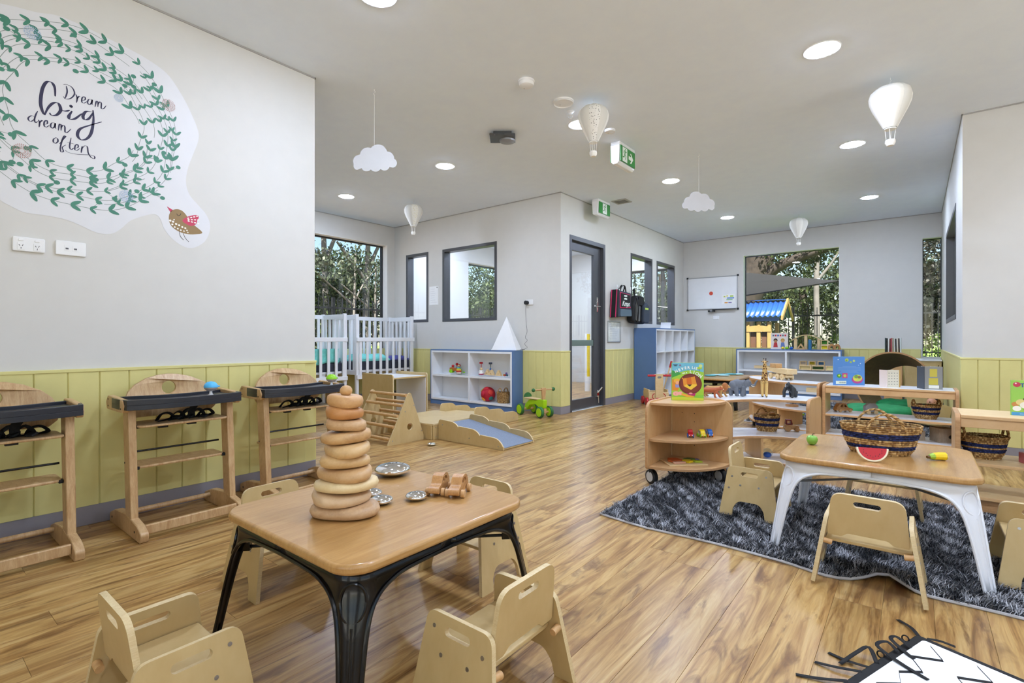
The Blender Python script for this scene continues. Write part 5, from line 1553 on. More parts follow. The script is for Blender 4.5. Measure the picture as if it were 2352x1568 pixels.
# ================================================================== shaggy rugs
def shag_rug(name, label, x0, x1, y0, y1, n, hmax, seed, dark, light, wave=None, pale_edge=True):
    """backing, bound edge and tens of thousands of single fibres"""
    t = thing(name, label, 'rug', (0, 0, 0))
    def fy(x):
        return y0 + (wave(x) if wave else 0.0)
    def fz(x, y):
        if not wave:
            return 0.0
        return 0.022 * math.exp(-((x + 0.09) / 0.07) ** 2) * math.exp(-max(0, y - fy(x)) / 0.06)
    NX, NY = 60, 24
    mb = MB()
    vs_, fs_ = [], []
    for top in (0, 1):
        for j in range(NY + 1):
            for i in range(NX + 1):
                x = x0 + (x1 - x0) * i / NX
                a = fy(x); y = a + (y1 - a) * j / NY
                vs_.append((x, y, fz(x, y) + (0.006 if top else 0.0005)))
    S = (NX + 1) * (NY + 1)
    for j in range(NY):
        for i in range(NX):
            a = j * (NX + 1) + i
            fs_.append((S + a, S + a + 1, S + a + NX + 2, S + a + NX + 1)); fs_.append((a, a + NX + 1, a + NX + 2, a + 1))
    ring = [i for i in range(NX + 1)] + [(j + 1) * (NX + 1) - 1 for j in range(1, NY + 1)] + [NY * (NX + 1) + i for i in range(NX - 1, -1, -1)] + [j * (NX + 1) for j in range(NY - 1, 0, -1)]
    for a, b in zip(ring, ring[1:] + ring[:1]):
        fs_.append((a, b, S + b, S + a))
    mb.add(vs_, fs_)
    mb.build('backing', plain('rug_backing_' + name, dark, 0.95), t)
    mb = MB()
    P = [(x0 + (x1 - x0) * i / NX, fy(x0 + (x1 - x0) * i / NX) - 0.002, fz(x0 + (x1 - x0) * i / NX, fy(x0 + (x1 - x0) * i / NX)) + 0.006) for i in range(NX + 1)]
    P += [(x1, y1, 0.006), (x0, y1, 0.006)]
    mb.tube(P, 0.0062, 6, closed=True)
    mb.build('bound_edge', plain('rug_binding', '#b9b7b9', 0.9), t)
    rs = np.random.RandomState(seed)
    X = rs.uniform(x0, x1, n); u = rs.uniform(0, 1, n)
    Y0 = np.array([fy(x) for x in X]); Y = Y0 + (y1 - Y0) * u
    Zb = np.array([fz(x, y) for x, y in zip(X, Y)]) + 0.005
    clump = 0.75 * np.sin(X * 31 + 3 * np.sin(Y * 13)) * np.sin(Y * 19 + 2 * np.sin(X * 11)) + 0.5 * np.sin(X * 47 + Y * 39)
    ang = rs.uniform(0, 2 * PI, n) * 0.45 + 2.2 * clump + 4.0
    L = hmax * rs.uniform(0.75, 1.25, n)
    lean = rs.uniform(0.45, 1.05, n)
    w = rs.uniform(0.0009, 0.0017, n) * (hmax / 0.03)
    dx, dy = np.cos(ang), np.sin(ang)
    px, py = -dy, dx
    z1 = L * np.cos(lean) * 0.62; h1 = L * np.sin(lean) * 0.45
    z2 = L * np.cos(lean); h2 = L * np.sin(lean) * 1.15
    V = np.empty((n, 5, 3))
    for k, (hh, zz, ww) in enumerate(((0 * L, 0 * L, w), (0 * L, 0 * L, -w), (h1, z1, -w * 0.9), (h1, z1, w * 0.9), (h2, z2, 0 * w))):
        V[:, k, 0] = X + dx * hh + px * ww
        V[:, k, 1] = Y + dy * hh + py * ww
        V[:, k, 2] = Zb + zz
    me = bpy.data.meshes.new('pile')
    base = np.arange(n) * 5
    loops = np.stack([base, base + 1, base + 2, base + 3, base + 3, base + 2, base + 4], 1).ravel()
    starts = np.stack([np.arange(n) * 7, np.arange(n) * 7 + 4], 1).ravel()
    tot = np.tile([4, 3], n)
    me.vertices.add(n * 5); me.vertices.foreach_set('co', V.ravel())
    me.loops.add(n * 7); me.loops.foreach_set('vertex_index', loops.astype(np.int32))
    me.polygons.add(n * 2); me.polygons.foreach_set('loop_start', starts.astype(np.int32)); me.polygons.foreach_set('loop_total', tot.astype(np.int32))
    me.update(calc_edges=True)
    dk, lt = np.array(lin(dark)), np.array(lin(light))
    k = np.clip(rs.normal(0.50 + 0.11 * clump, 0.33, n), 0, 1) ** 1.4
    col = dk[None] * (1 - k[:, None]) + lt[None] * k[:, None]
    at = me.color_attributes.new('col', 'FLOAT_COLOR', 'CORNER')
    at.data.foreach_set('color', np.repeat(col, 7, axis=0).ravel())
    me.materials.append(FIBRE)
    o = bpy.data.objects.new('pile', me); C.objects.link(o); o.parent = t
    o['kind'] = 'stuff'
    return t
def wv(x):
    return 0.085 * math.exp(-((x + 0.10) / 0.075) ** 2) - 0.03 * math.exp(-((x + 0.30) / 0.1) ** 2) + 0.012 * math.sin(6 * x) + 0.16 * max(0, (-1.1 - x)) 
shag_rug('shag_rug', 'charcoal and silver shaggy rug under the white legged table', -1.40, 1.15, 2.53, 3.98, 88000, 0.030, 4, '#1b1c22', '#d9dae0', wv)
shag_rug('shag_rug', 'dark shaggy rug on the floor beyond the low shelves', -1.62, 0.16, 6.55, 9.2, 52000, 0.034, 9, '#25272e', '#cfd1d6')

# ================================================================== low wooden shelves
def caster(t, x, y, r=0.05):
    mb = MB(); mb.box(x - 0.012, x + 0.012, y - 0.02, y + 0.02, 0.075, 0.113); mb.build('caster_fork', BLACKR, t, bevel=0.003)
    mb = MB(); mb.T = TR(x, y, r, rz=math.radians(-28)); mb.cyl((0, -0.018, 0), (0, 0.018, 0), r, 28); w = mb.build('caster_wheel', BLACKR, t, bevel=0.006)
    for s in (-1, 1):
        mb = MB(); mb.T = TR(x, y, r, rz=math.radians(-28)); mb.cyl((0, s * 0.0175, 0), (0, s * 0.021, 0), r * 0.68, 24); mb.build('hub', GREYR, w, bevel=0.002)
TOPZ = 0.565
# quarter round corner unit
t = thing('corner_shelf', 'quarter round maple shelf on casters holding the lion picture book', 'shelf', (-1.42, 3.69, 0))
def sector(r, n=24):
    return [(0.0, 0.0)] + [(r * math.cos(a), r * math.sin(a)) for a in [-PI / 2 + PI / 2 * i / n for i in range(n + 1)]]
for (z, r, nm) in ((0.117, 0.415, 'bottom_board'), (0.302, 0.405, 'middle_board'), (0.547, 0.388, 'top_board')):
    mb = MB(); mb.plate(sector(r), [], z, z + 0.018, edge_mi=1); mb.build(nm, [MAPLE, MAPLEE], t, bevel=0.002)
side = fillet([(0.0, 0.112), (0.43, 0.112), (0.43, 0.575), (0.0, 0.575)], [0.004, 0.03, 0.09, 0.004], 8)
mb = MB(); mb.plate([(-y, z) for y, z in side], [], -0.0185, -0.0003, edge_mi=1, axis='x'); pl = mb.build('side_panel', [MAPLEV, MAPLEE], t, bevel=0.002)
mb = MB(); mb.plate(side, [], 0.0003, 0.0185, edge_mi=1, axis='y'); pr_ = mb.build('side_panel', [MAPLEV, MAPLEE], t, bevel=0.002)
for (x, z) in ((0.17, 0.46), (0.17, 0.40), (0.17, 0.23), (0.08, 0.46)):
    mb = MB(); mb.cyl((x, 0.0004, z), (x, -0.0006, z), 0.0032, 8); mb.build('pin_hole', BLACKR, pr_)
mb = MB(); mb.box(0.003, 0.009, -0.009, -0.003, 0.137, 0.545); mb.build('corner_bead', PINE, t)
for p in ((-0.005, -0.35), (0.36, -0.03), (0.02, -0.03)):
    caster(t, *p)

def ring_shelf(label, c, r0, r1, a0, a1, mids, flip_panels=()):
    t = thing('curved_shelf', label, 'shelf', (c[0], c[1], 0), 0, 'curved maple shelves')
    def sec(ra, rb, n=28):
        A = [math.radians(a0 + (a1 - a0) * i / n) for i in range(n + 1)]
        return [(rb * math.cos(a), rb * math.sin(a)) for a in A] + [(ra * math.cos(a), ra * math.sin(a)) for a in A[::-1]]
    for (z, nm) in ((0.092, 'bottom_board'), (0.282, 'middle_board'), (0.547, 'top_board')):
        mb = MB(); mb.plate(sec(r0, r1), [], z, z + 0.018, edge_mi=1); mb.build(nm, [MAPLE, MAPLEE], t, bevel=0.002)
        mb = MB(); mb.plate(sec(r0 + 0.006, r1 - 0.006), [], z + 0.0181, z + 0.0186); mb.build('laminate_face', LAMIN, t)
    for s, ang in ((-1, a0), (1, a1)):
        mb = MB(); mb.T = Matrix.Rotation(math.radians(ang), 4, 'Z')
        pr = fillet([(r0 - 0.012, 0.055), (r1 + 0.012, 0.055), (r1 + 0.012, 0.575), (r0 - 0.012, 0.575)], [0.01, 0.01, 0.07, 0.07], 7)
        th_ = (0.0003, 0.022) if (s > 0) == (a1 > a0) else (-0.022, -0.0003)
        mb.plate(pr, [], th_[0], th_[1], edge_mi=1, axis='y'); mb.build('end_panel', [MAPLEV, MAPLEE], t, bevel=0.003)
    for ang in mids:
        mb = MB(); mb.T = Matrix.Rotation(math.radians(ang), 4, 'Z'); mb.box(r0 + 0.004, r1 - 0.004, -0.009, 0.009, 0.1107, 0.2817); mb.build('divider', MAPLEV, t, bevel=0.002)
    for ang in (a0 + (6 if a1 > a0 else -6), a1 - (6 if a1 > a0 else -6)):
        for r in (r0 + 0.05, r1 - 0.05):
            mb = MB(); x, y = r * math.cos(math.radians(ang)), r * math.sin(math.radians(ang)); mb.cyl((x, y, 0.0), (x, y, 0.0915), 0.016, 12); mb.build('foot', BLACKR, t)
    return t
ring_shelf('curved maple shelf in the middle with animal figures on top', (-0.625, 3.60), 0.445, 0.795, 86, 163, (122,))
ring_shelf('farther curved maple shelf with the wooden truck on top', (-0.68, 6.46), 0.49, 0.84, -94, -176, (-120, -150))

def straight_shelf(label, x0, x1, y0, y1, face=None):
    t = thing('low_shelf', label, 'shelf', ((x0 + x1) / 2, (y0 + y1) / 2, 0), 0, 'straight maple shelves')
    w, d = (x1 - x0) / 2, (y1 - y0) / 2
    for s in (-1, 1):
        pr = fillet([(-d, 0.0), (d, 0.0), (d, 0.572), (-d, 0.572)], [0.004, 0.004, 0.05, 0.05], 7)
        a, b = sorted((s * w, s * (w - 0.024)))
        mb = MB(); mb.plate(pr, [], a, b, edge_mi=1, axis='x'); mb.build('end_panel', [MAPLEV, MAPLEE], t, bevel=0.003)
    for (z, nm) in ((0.092, 'bottom_board'), (0.282, 'middle_board'), (0.547, 'top_board')):
        mb = MB(); mb.box(-w + 0.0243, w - 0.0243, -d + 0.004, d - 0.004, z, z + 0.018); mb.build(nm, MAPLE, t, bevel=0.002)
        mb = MB(); mb.box(-w + 0.026, w - 0.026, -d + 0.010, d - 0.010, z + 0.0181, z + 0.0186); mb.build('laminate_face', face or LAMIN, t)
    for y in (-d + 0.012, d - 0.030):
        mb = MB(); mb.box(-w + 0.0245, w - 0.0245, y, y + 0.018, 0.495, 0.5468); mb.build('apron_rail', MAPLE, t, bevel=0.002)
    mb = MB(); mb.box(-w + 0.0245, w - 0.0245, -d + 0.03, -d + 0.045, 0.02, 0.0915); mb.build('plinth', MAPLEE, t)
    return t
straight_shelf('straight maple shelf with three picture books on top, near the corner', -0.685, 0.285, 5.55, 5.93)
straight_shelf('straight maple shelf at the right edge holding basket and bricks', 0.18, 1.20, 3.87, 4.25, PINE)

# ================================================================== blue and white cabinets
def blue_cabinet(name, label, loc, rz, w, d, h, cols, rows, zk=0.065, t_=0.022):
    """front faces -y; origin at floor, front centre"""
    t = thing(name, label, 'shelf', loc, rz)
    mb = MB(); mb.box(-w / 2, w / 2, 0.0, d, h - 0.02, h); mb.build('top_panel', BLUEC, t, bevel=0.002)
    for s in (-1, 1):
        a, b = sorted((s * w / 2, s * (w / 2 - 0.018)))
        mb = MB(); mb.box(a, b, 0, d, 0, h - 0.0202); mb.build('side_panel', BLUEC, t, bevel=0.001)
    mb = MB(); mb.box(-w / 2 + 0.0182, w / 2 - 0.0182, 0.01, 0.03, 0, zk); mb.build('kickboard', BLUEC, t)
    mb = MB(); mb.box(-w / 2 + 0.0182, w / 2 - 0.0182, d - 0.012, d - 0.002, zk, h - 0.0202); mb.build('back_panel', LAMIN, t)
    iw = w - 0.0364
    x0 = -w / 2 + 0.0182
    for i in range(rows + 1):
        z = zk + (h - 0.0202 - zk - t_) * i / rows
        mb = MB(); mb.box(x0, x0 + iw, 0.001, d - 0.0122, z, z + t_); mb.build('shelf_board', LAMIN, t, bevel=0.001)
    for i in range(cols + 1):
        x = x0 + (iw - t_) * i / cols
        for j in range(rows):
            za = zk + (h - 0.0202 - zk - t_) * j / rows + t_ + 0.0002
            zb = zk + (h - 0.0202 - zk - t_) * (j + 1) / rows - 0.0002
            mb = MB(); mb.box(x, x + t_, 0.0005, d - 0.0122, za, zb); mb.build('upright', LAMIN, t, bevel=0.001)
    return t
blue_cabinet('cube_shelf', 'low blue and white four cube shelf against the partition wall', (-5.093, 5.385, 0), 0, 1.64, 0.225, 0.842, 2, 2, 0.07, 0.028)
blue_cabinet('cube_shelf', 'low blue and white shelf below the far square window', (-1.74, 9.75, 0), 0, 1.62, 0.375, 0.818, 2, 2, 0.07, 0.028)
blue_cabinet('cubby_shelf', 'tall blue sided white cubby shelf with rows of pigeonholes', (-3.265, 8.745, 0), PI / 2, 1.85, 0.376, 1.178, 5, 3, 0.05, 0.02)
t = thing('card_stand', 'white folded card standing on the tall cubby shelf', 'card', (-3.50, 8.80, 1.178), math.radians(40))
mb = MB(); mb.T = TR(0, 0, 0, rx=0.35); mb.box(-0.09, 0.09, -0.002, 0.002, 0.002, 0.12); mb.build('front_sheet', TRIMW, t)
mb = MB(); mb.box(-0.1, 0.14, -0.10, 0.02, 0.0, 0.004); mb.build('base_sheet', TRIMW, t)

# ================================================================== white cots
def cot(label, loc, pad, blanket):
    """x: depth (front at +x), y: length; origin at floor centre"""
    t = thing('cot', label, 'cot', loc, 0, 'white slatted cots')
    D, L, Hh = 0.285, 0.525, 1.37
    for sx in (-1, 1):
        for sy in (-1, 1):
            mb = MB(); mb.box(sx * D - 0.022, sx * D + 0.022, sy * L - 0.022, sy * L + 0.022, 0, Hh); mb.build('post', WHITEC, t, bevel=0.004)
    def side(axis, at, z0, z1, n, half, rail=0.06, tag_='side'):
        for (a, b) in ((z0, z0 + rail), (z1 - rail, z1)):
            mb = MB()
            if axis == 'x': mb.box(at - 0.012, at + 0.012, -half, half, a, b)
            else: mb.box(-half, half, at - 0.012, at + 0.012, a, b)
            mb.build('rail', WHITEC, t, bevel=0.003)
        for i in range(n):
            c = -half + 2 * half * (i + 0.5) / n
            mb = MB()
            if axis == 'x': mb.box(at - 0.008, at + 0.008, c - 0.020, c + 0.020, z0 + rail, z1 - rail)
            else: mb.box(c - 0.020, c + 0.020, at - 0.008, at + 0.008, z0 + rail, z1 - rail)
            mb.build('slat', WHITEC, t)
    side('x', D + 0.036, 0.40, 1.02, 9, L + 0.022)            # lowered drop side
    side('x', -D, 0.46, Hh - 0.01, 9, L - 0.0225)
    side('y', L, 0.46, Hh - 0.01, 5, D - 0.0225, 0.07)
    side('y', -L, 0.46, Hh - 0.01, 5, D - 0.0225, 0.07)
    mb = MB(); mb.box(-D + 0.013, D - 0.004, -L + 0.013, L - 0.013, 0.50, 0.53); mb.build('base_board', WHITEC, t)
    for y in (-0.2, 0.2):
        mb = MB(); mb.box(-D + 0.02, D - 0.02, y - 0.03, y + 0.03, 0.44, 0.4998); mb.build('base_rail', WHITEC, t)
    mb = MB(); mb.box(-D + 0.03, D - 0.015, -L + 0.03, L - 0.03, 0.531, 0.66); mb.build('mattress', NAVYC, t, bevel=0.02, seg=3)
    for (y0, y1, z, m_) in pad:
        mb = MB()
        vs_, fs_ = [], []
        n = 14
        for i in range(n + 1):
            for j in range(n + 1):
                x = -D + 0.04 + (2 * D - 0.055) * i / n; y = y0 + (y1 - y0) * j / n
                e_ = min(i, n - i, j, n - j)
                zz = z * min(1, 0.25 + 0.30 * e_) + 0.008 * math.sin(9 * x + 17 * y) 
                vs_.append((x, y, 0.664 + max(0.002, zz)))
        k = (n + 1) ** 2
        vs_ += [(v[0], v[1], 0.6612) for v in vs_]
        for i in range(n):
            for j in range(n):
                a = i * (n + 1) + j
                fs_ += [(a, a + n + 1, a + n + 2, a + 1), (k + a, k + a + 1, k + a + n + 2, k + a + n + 1)]
        ring = [j for j in range(n + 1)] + [(i + 1) * (n + 1) - 1 for i in range(1, n + 1)] + [n * (n + 1) + j for j in range(n - 1, -1, -1)] + [i * (n + 1) for i in range(n - 1, 0, -1)]
        for a, b in zip(ring, ring[1:] + ring[:1]):
            fs_.append((a, k + a, k + b, b))
        mb.add(vs_, fs_)
        mb.build('bedding', m_, t, smooth=60)
    if blanket:
        mb = MB()
        pts = [(D + 0.006, -0.40 + 0.05 * i) for i in range(9)]
        vs_, fs_ = [], []
        for i in range(17):
            y = -0.46 + 0.055 * i
            for j in range(8):
                vs_.append((D + 0.0 + 0.006 * math.sin(i * 1.7 + j), y, 0.86 - 0.03 * j - 0.02 * math.sin(i * 0.8) * (j / 7)))
        for i in range(16):
            for j in range(7):
                a = i * 8 + j; fs_.append((a, a + 1, a + 9, a + 8))
        mb.add(vs_, fs_)
        o = mb.build('draped_blanket', AQUA, t, smooth=60); so = o.modifiers.new('solid', 'SOLIDIFY'); so.thickness = 0.008; so.offset = 0
    return t
cot('white slatted cot with aqua and indigo bedding, right of the pair', (-6.79, 4.985, 0), ((-0.49, 0.10, 0.10, AQUA), (0.11, 0.49, 0.06, PURPLE)), False)
cot('white slatted cot with an aqua blanket, half hidden by the wall', (-6.79, 3.73, 0), ((-0.40, 0.45, 0.11, AQUA),), True)

# ================================================================== climbing furniture
# box table with open ends
t = thing('play_bench', 'plywood open box bench with white top behind the climbing triangle', 'bench', (-5.06, 4.02, 0))
for (y, nm) in ((-0.27, 'side_panel'), (0.252, 'side_panel')):
    mb = MB(); mb.plate(rrect(-0.30, 0.30, 0.0, 0.58, (0.003, 0.003, 0.03, 0.03)), [], y, y + 0.018, edge_mi=1, axis='y'); p = mb.build('side_panel', [PLY, PLYE], t, bevel=0.003)
    for (x, z) in ((-0.24, 0.53), (0.22, 0.53), (-0.24, 0.12), (0.22, 0.12)):
        mb = MB(); mb.cyl((x, y - 0.0003, z), (x, y - 0.0012, z), 0.006, 10); mb.build('screw', STEEL, p)
mb = MB(); mb.box(-0.285, 0.285, -0.2517, 0.2517, 0.525, 0.543); mb.build('bench_top', PLY, t, bevel=0.002)
mb = MB(); mb.box(-0.282, 0.282, -0.25, 0.25, 0.5431, 0.5441); mb.build('white_laminate', LAMIN, t)
mb = MB(); mb.box(-0.285, 0.283, 0.2475, 0.2517, 0.02, 0.52); mb.build('inner_lining', LAMIN, t)
# climbing triangle
t = thing('climbing_triangle', 'plywood climbing triangle with round ladder rungs', 'climbing frame', (-4.135, 3.20, 0))
tri = fillet([(-0.235, 0.0), (0.205, 0.0), (0.205, 0.045), (0.03, 0.505)], [0.004, 0.004, 0.02, 0.028], 6)
for s in (-1, 1):
    a, b = sorted((s * 0.297, s * 0.281))
    mb = MB(); mb.plate(tri, [circ(0.03, 0.15, 0.034, 22)], a, b, edge_mi=1, axis='x'); p = mb.build('side_panel', [PLY, PLYE], t, bevel=0.003)
    for (y, z) in ((0.03, 0.455), (-0.03, 0.30), (0.18, 0.09), (-0.18, 0.04), (0.08, 0.35)):
        mb = MB(); mb.cyl((s * 0.2973, y, z), (s * 0.2983, y, z), 0.006, 10); mb.build('screw', STEEL, p)
for (y, z) in ((-0.002, 0.452), (-0.052, 0.358), (-0.104, 0.262), (-0.152, 0.165), (-0.20, 0.055), (0.075, 0.372), (0.12, 0.255), (0.165, 0.135)):
    mb = MB(); mb.cyl((-0.2805, y, z), (0.2805, y, z), 0.0155, 16); mb.build('rung', BEECH, t)
# platform
t = thing('play_platform', 'low plywood platform between triangle, ramp and steps', 'platform', (-4.09, 3.77, 0))
mb = MB(); mb.plate([(-0.36, -0.355), (0.29, -0.355), (0.365, -0.34), (0.365, 0.355), (-0.36, 0.355)], [], 0.142, 0.158, edge_mi=1); mb.build('deck', [PLY, PLYE], t, bevel=0.002)
for (b, nm) in (((-0.355, -0.34, -0.34, 0.35), 'a'), ((0.345, 0.36, -0.335, 0.35), 'b'), ((-0.3395, 0.3445, 0.335, 0.35), 'c'), ((0.28, 0.3445, -0.35, -0.335), 'd'), ((-0.3395, 0.2795, -0.35, -0.335), 'e')):
    mb = MB(); mb.box(*b, 0, 0.1418); mb.build('side_board', PLY, t, bevel=0.002)
for (y, z) in ((-0.30, 0.12), (-0.30, 0.03)):
    mb = MB(); mb.cyl((0.3602, y, z), (0.3612, y, z), 0.006, 10); mb.build('screw', STEEL, t)
# carpeted ramp
t = thing('play_ramp', 'plywood ramp with grey carpet and scalloped sides', 'ramp', (-3.30, 3.725, 0))
def scallop(L, hs, h_end, base=0.0):
    """stepped rounded profile descending along +x"""
    n = len(hs)
    P = [(0, base)]
    P2 = []
    for i, h in enumerate(hs):
        x0_, x1_ = L * i / n, L * (i + 1) / n
        hn = hs[i + 1] if i + 1 < n else h_end
        for k in range(11):
            u = k / 10
            zz = h + (0.004 - 0.012 * u) if u < 0.55 else h - 0.0026 - (h - hn + 0.004) * ((u - 0.55) / 0.45) ** 2.4
            P2.append((x0_ + (x1_ - x0_) * (u if u < 0.999 else 0.985), zz))
    return P + [(0, hs[0] - 0.03), (0.008, hs[0] - 0.008)] + P2[1:] + [(L, h_end), (L, base)]
pr = scallop(0.84, (0.198, 0.155, 0.105), 0.035)
for s in (-1, 1):
    a, b = sorted((s * 0.232, s * 0.217))
    mb = MB(); mb.plate([(x - 0.42, z) for x, z in pr], [], a, b, edge_mi=1, axis='y'); p = mb.build('scalloped_side', [PLY, PLYE], t, bevel=0.002)
    for (x, z) in ((-0.36, 0.15), (0.0, 0.06), (0.36, 0.03)):
        mb = MB(); mb.cyl((x, s * 0.2323, z), (x, s * 0.2333, z), 0.006, 10); mb.build('screw', STEEL, p)
mb = MB(); mb.plate([(-0.418, 0.13), (0.418, 0.004), (0.418, 0.016), (-0.418, 0.142)], [], -0.2166, 0.2166, axis='y'); mb.build('ramp_board', PLY, t)
CARP = plain('grey_carpet', '#7c8594', 0.95, var=0.25, vscale=220, bmp=0.5, bscale=500)
mb = MB(); mb.plate([(-0.418, 0.1425), (0.418, 0.0165), (0.418, 0.0215), (-0.418, 0.1475)], [], -0.2160, 0.2160, axis='y'); mb.build('carpet', CARP, t)
# steps with scalloped sides running towards the blue shelf
t = thing('play_steps', 'plywood steps with scalloped sides beside the blue cube shelf', 'steps', (-4.10, 4.53, 0))
pr = scallop(0.78, (0.235, 0.185, 0.125), 0.07)
for s in (-1, 1):
    a, b = sorted((s * 0.28, s * 0.265))
    mb = MB(); mb.plate([(x - 0.39, z) for x, z in pr], [], a, b, edge_mi=1, axis='x'); p = mb.build('scalloped_side', [PLY, PLYE], t, bevel=0.002)
    for (y, z) in ((-0.3, 0.05), (0.0, 0.05), (0.3, 0.04)):
        mb = MB(); mb.cyl((s * 0.2803, y, z), (s * 0.2813, y, z), 0.006, 10); mb.build('screw', STEEL, p)
for i, h in enumerate((0.14, 0.10, 0.055)):
    y0_ = -0.385 + 0.26 * i
    mb = MB(); mb.box(-0.2645, 0.2645, y0_, y0_ + 0.25, h - 0.015, h); mb.build('tread', PLY, t, bevel=0.002)
    mb = MB(); mb.box(-0.2645, 0.2645, y0_ + 0.236, y0_ + 0.25, 0.0, h - 0.0152); mb.build('riser', PLY, t)

# ================================================================== ride-on toys
LIME = plain('lime_ride_on', '#a5d40f', 0.35); DKG = plain('bottle_green_tyre', '#2c6a33', 0.55)
t = thing('ride_on_bike', 'lime green four wheeled wooden ride on bike by the corner', 'ride-on toy', (-3.87, 5.36, 0), math.radians(-18))
def wheel(par, x, y, r, w):
    mb = MB(); mb.T = TR(x, y, r); mb.cyl((0, -w, 0), (0, w, 0), r, 28); o = mb.build('wheel', DKG, par, bevel=0.008)
    for s in (-1, 1):
        mb = MB(); mb.T = TR(x, y, r); mb.cyl((0, s * w, 0), (0, s * (w + 0.003), 0), r * 0.78, 24); mb.build('wheel_disc', LIME, o, bevel=0.002)
for (x, y) in ((-0.19, -0.115), (-0.19, 0.115), (0.19, -0.075), (0.19, 0.075)):
    wheel(t, x, y, 0.073 if x < 0 else 0.070, 0.019)
mb = MB(); mb.cyl((-0.19, -0.095, 0.073), (-0.19, 0.095, 0.073), 0.016, 12); mb.build('rear_axle', BEECH, t)
mb = MB(); mb.cyl((0.19, -0.055, 0.070), (0.19, 0.055, 0.070), 0.014, 12); mb.build('front_axle', BEECH, t)
body = fillet([(-0.235, 0.065), (-0.17, 0.06), (-0.10, 0.13), (0.02, 0.155), (0.11, 0.115), (0.20, 0.115), (0.205, 0.225), (0.12, 0.225), (0.02, 0.205), (-0.11, 0.205), (-0.20, 0.14)], [0.01, 0.02, 0.04, 0.03, 0.03, 0.012, 0.012, 0.01, 0.02, 0.04, 0.03], 4)
mb = MB(); mb.plate(body, [], -0.028, 0.028, axis='y'); mb.build('body', LIME, t, bevel=0.006)
mb = MB(); mb.plate(fillet([(-0.20, -0.06), (0.08, -0.035), (0.08, 0.035), (-0.20, 0.06)], 0.025), [], 0.213, 0.228); mb.build('seat', PINE, t, bevel=0.005)
mb = MB(); mb.plate([(0.062 * math.cos(a), 0.06 * math.sin(a)) for a in [PI * i / 14 for i in range(15)]], [], -0.19, -0.175, axis='x'); o = mb.build('seat_back', DKG, t, bevel=0.003); o.location = (0, 0, 0.2285)
mb = MB(); mb.T = TR(0.165, 0, 0); mb.plate([(-0.018, 0.2), (0.018, 0.2), (0.034, 0.375), (-0.034, 0.375)], [], -0.014, 0.014, axis='x'); mb.build('steering_column', BEECH, t, bevel=0.004)
mb = MB(); mb.box(0.175, 0.205, -0.018, 0.018, 0.05, 0.115); mb.build('fork', BEECH, t, bevel=0.003)
mb = MB(); mb.cyl((0.165, -0.15, 0.352), (0.165, 0.15, 0.352), 0.010, 12); mb.build('handlebar', BEECH, t)
for s in (-1, 1):
    mb = MB(); mb.ball((0.165, s * 0.158, 0.352), 0.024); mb.build('grip', DKG, t)

t = thing('push_wagon', 'wooden push wagon with red wheels and red handles', 'ride-on toy', (-3.10, 7.42, 0), math.radians(40))
RWH = plain('wagon_red', '#c0202c', 0.35)
mb = MB(); mb.box(-0.15, 0.15, -0.13, 0.13, 0.055, 0.075); mb.build('floor_board', PINE, t, bevel=0.003)
mb = MB(); mb.plate(fillet([(-0.15, 0.0755), (0.15, 0.0755), (0.15, 0.20), (-0.15, 0.20)], 0.01), [], -0.15, -0.1305, axis='y'); fr_ = mb.build('front_board', PINE, t, bevel=0.003)
mb = MB(); mb.plate(fillet([(-0.15, 0.0755), (0.15, 0.0755), (0.15, 0.20), (-0.15, 0.20)], 0.01), [], 0.1305, 0.15, axis='y'); mb.build('back_board', PINE, t, bevel=0.003)
for s in (-1, 1):
    a, b = sorted((s * 0.15, s * 0.132)); mb = MB(); mb.box(a, b, -0.13, 0.13, 0.0755, 0.24); mb.build('side_board', PINE, t, bevel=0.004)
    mb = MB(); mb.tube([(0.045 * s + 0.055 * s * math.cos(a_), -0.1506, 0.14 + 0.045 * math.sin(a_)) for a_ in [-1.2 + 2.4 * i / 10 for i in range(11)]], 0.006, 6); mb.build('painted_arc', RWH, t)
    for y in (-0.11, 0.11):
        mb = MB(); mb.cyl((s * 0.155, y, 0.06), (s * 0.185, y, 0.06), 0.06, 26); w_ = mb.build('wheel', RWH, t, bevel=0.006)
    mb = MB(); mb.box(s * 0.10 - 0.04, s * 0.10 + 0.04, -0.156, -0.1505, 0.078, 0.10); mb.build('red_bumper', RWH, t)
    mb = MB(); mb.cyl((s * 0.055, -0.17, 0.452), (s * 0.175, -0.17, 0.452), 0.016, 14); mb.build('handle_grip', RWH, t, bevel=0.003)
mast = fillet([(-0.055, 0.076), (0.055, 0.076), (0.058, 0.36), (0.055, 0.43), (0.09, 0.455), (0.06, 0.475), (-0.06, 0.475), (-0.09, 0.455), (-0.055, 0.43), (-0.058, 0.36)], 0.015, 4)
mb = MB(); mb.plate(mast, [circ(0, 0.425, 0.03, 20, 0.018)], -0.178, -0.1565, axis='y'); mb.build('mast', PINE, t, bevel=0.004)
mb = MB(); mb.box(-0.05, 0.05, -0.184, -0.1785, 0.05, 0.12); mb.build('red_plate', RWH, t, bevel=0.004)
mb = MB(); mb.cyl((0.12, 0.05, 0.16), (0.24, 0.02, 0.62), 0.010, 12); st_ = mb.build('pull_stick', PINE, t)
mb = MB(); mb.cyl((0.225, 0.024, 0.56), (0.25, 0.018, 0.66), 0.015, 12); mb.build('stick_grip', RWH, st_, bevel=0.003)

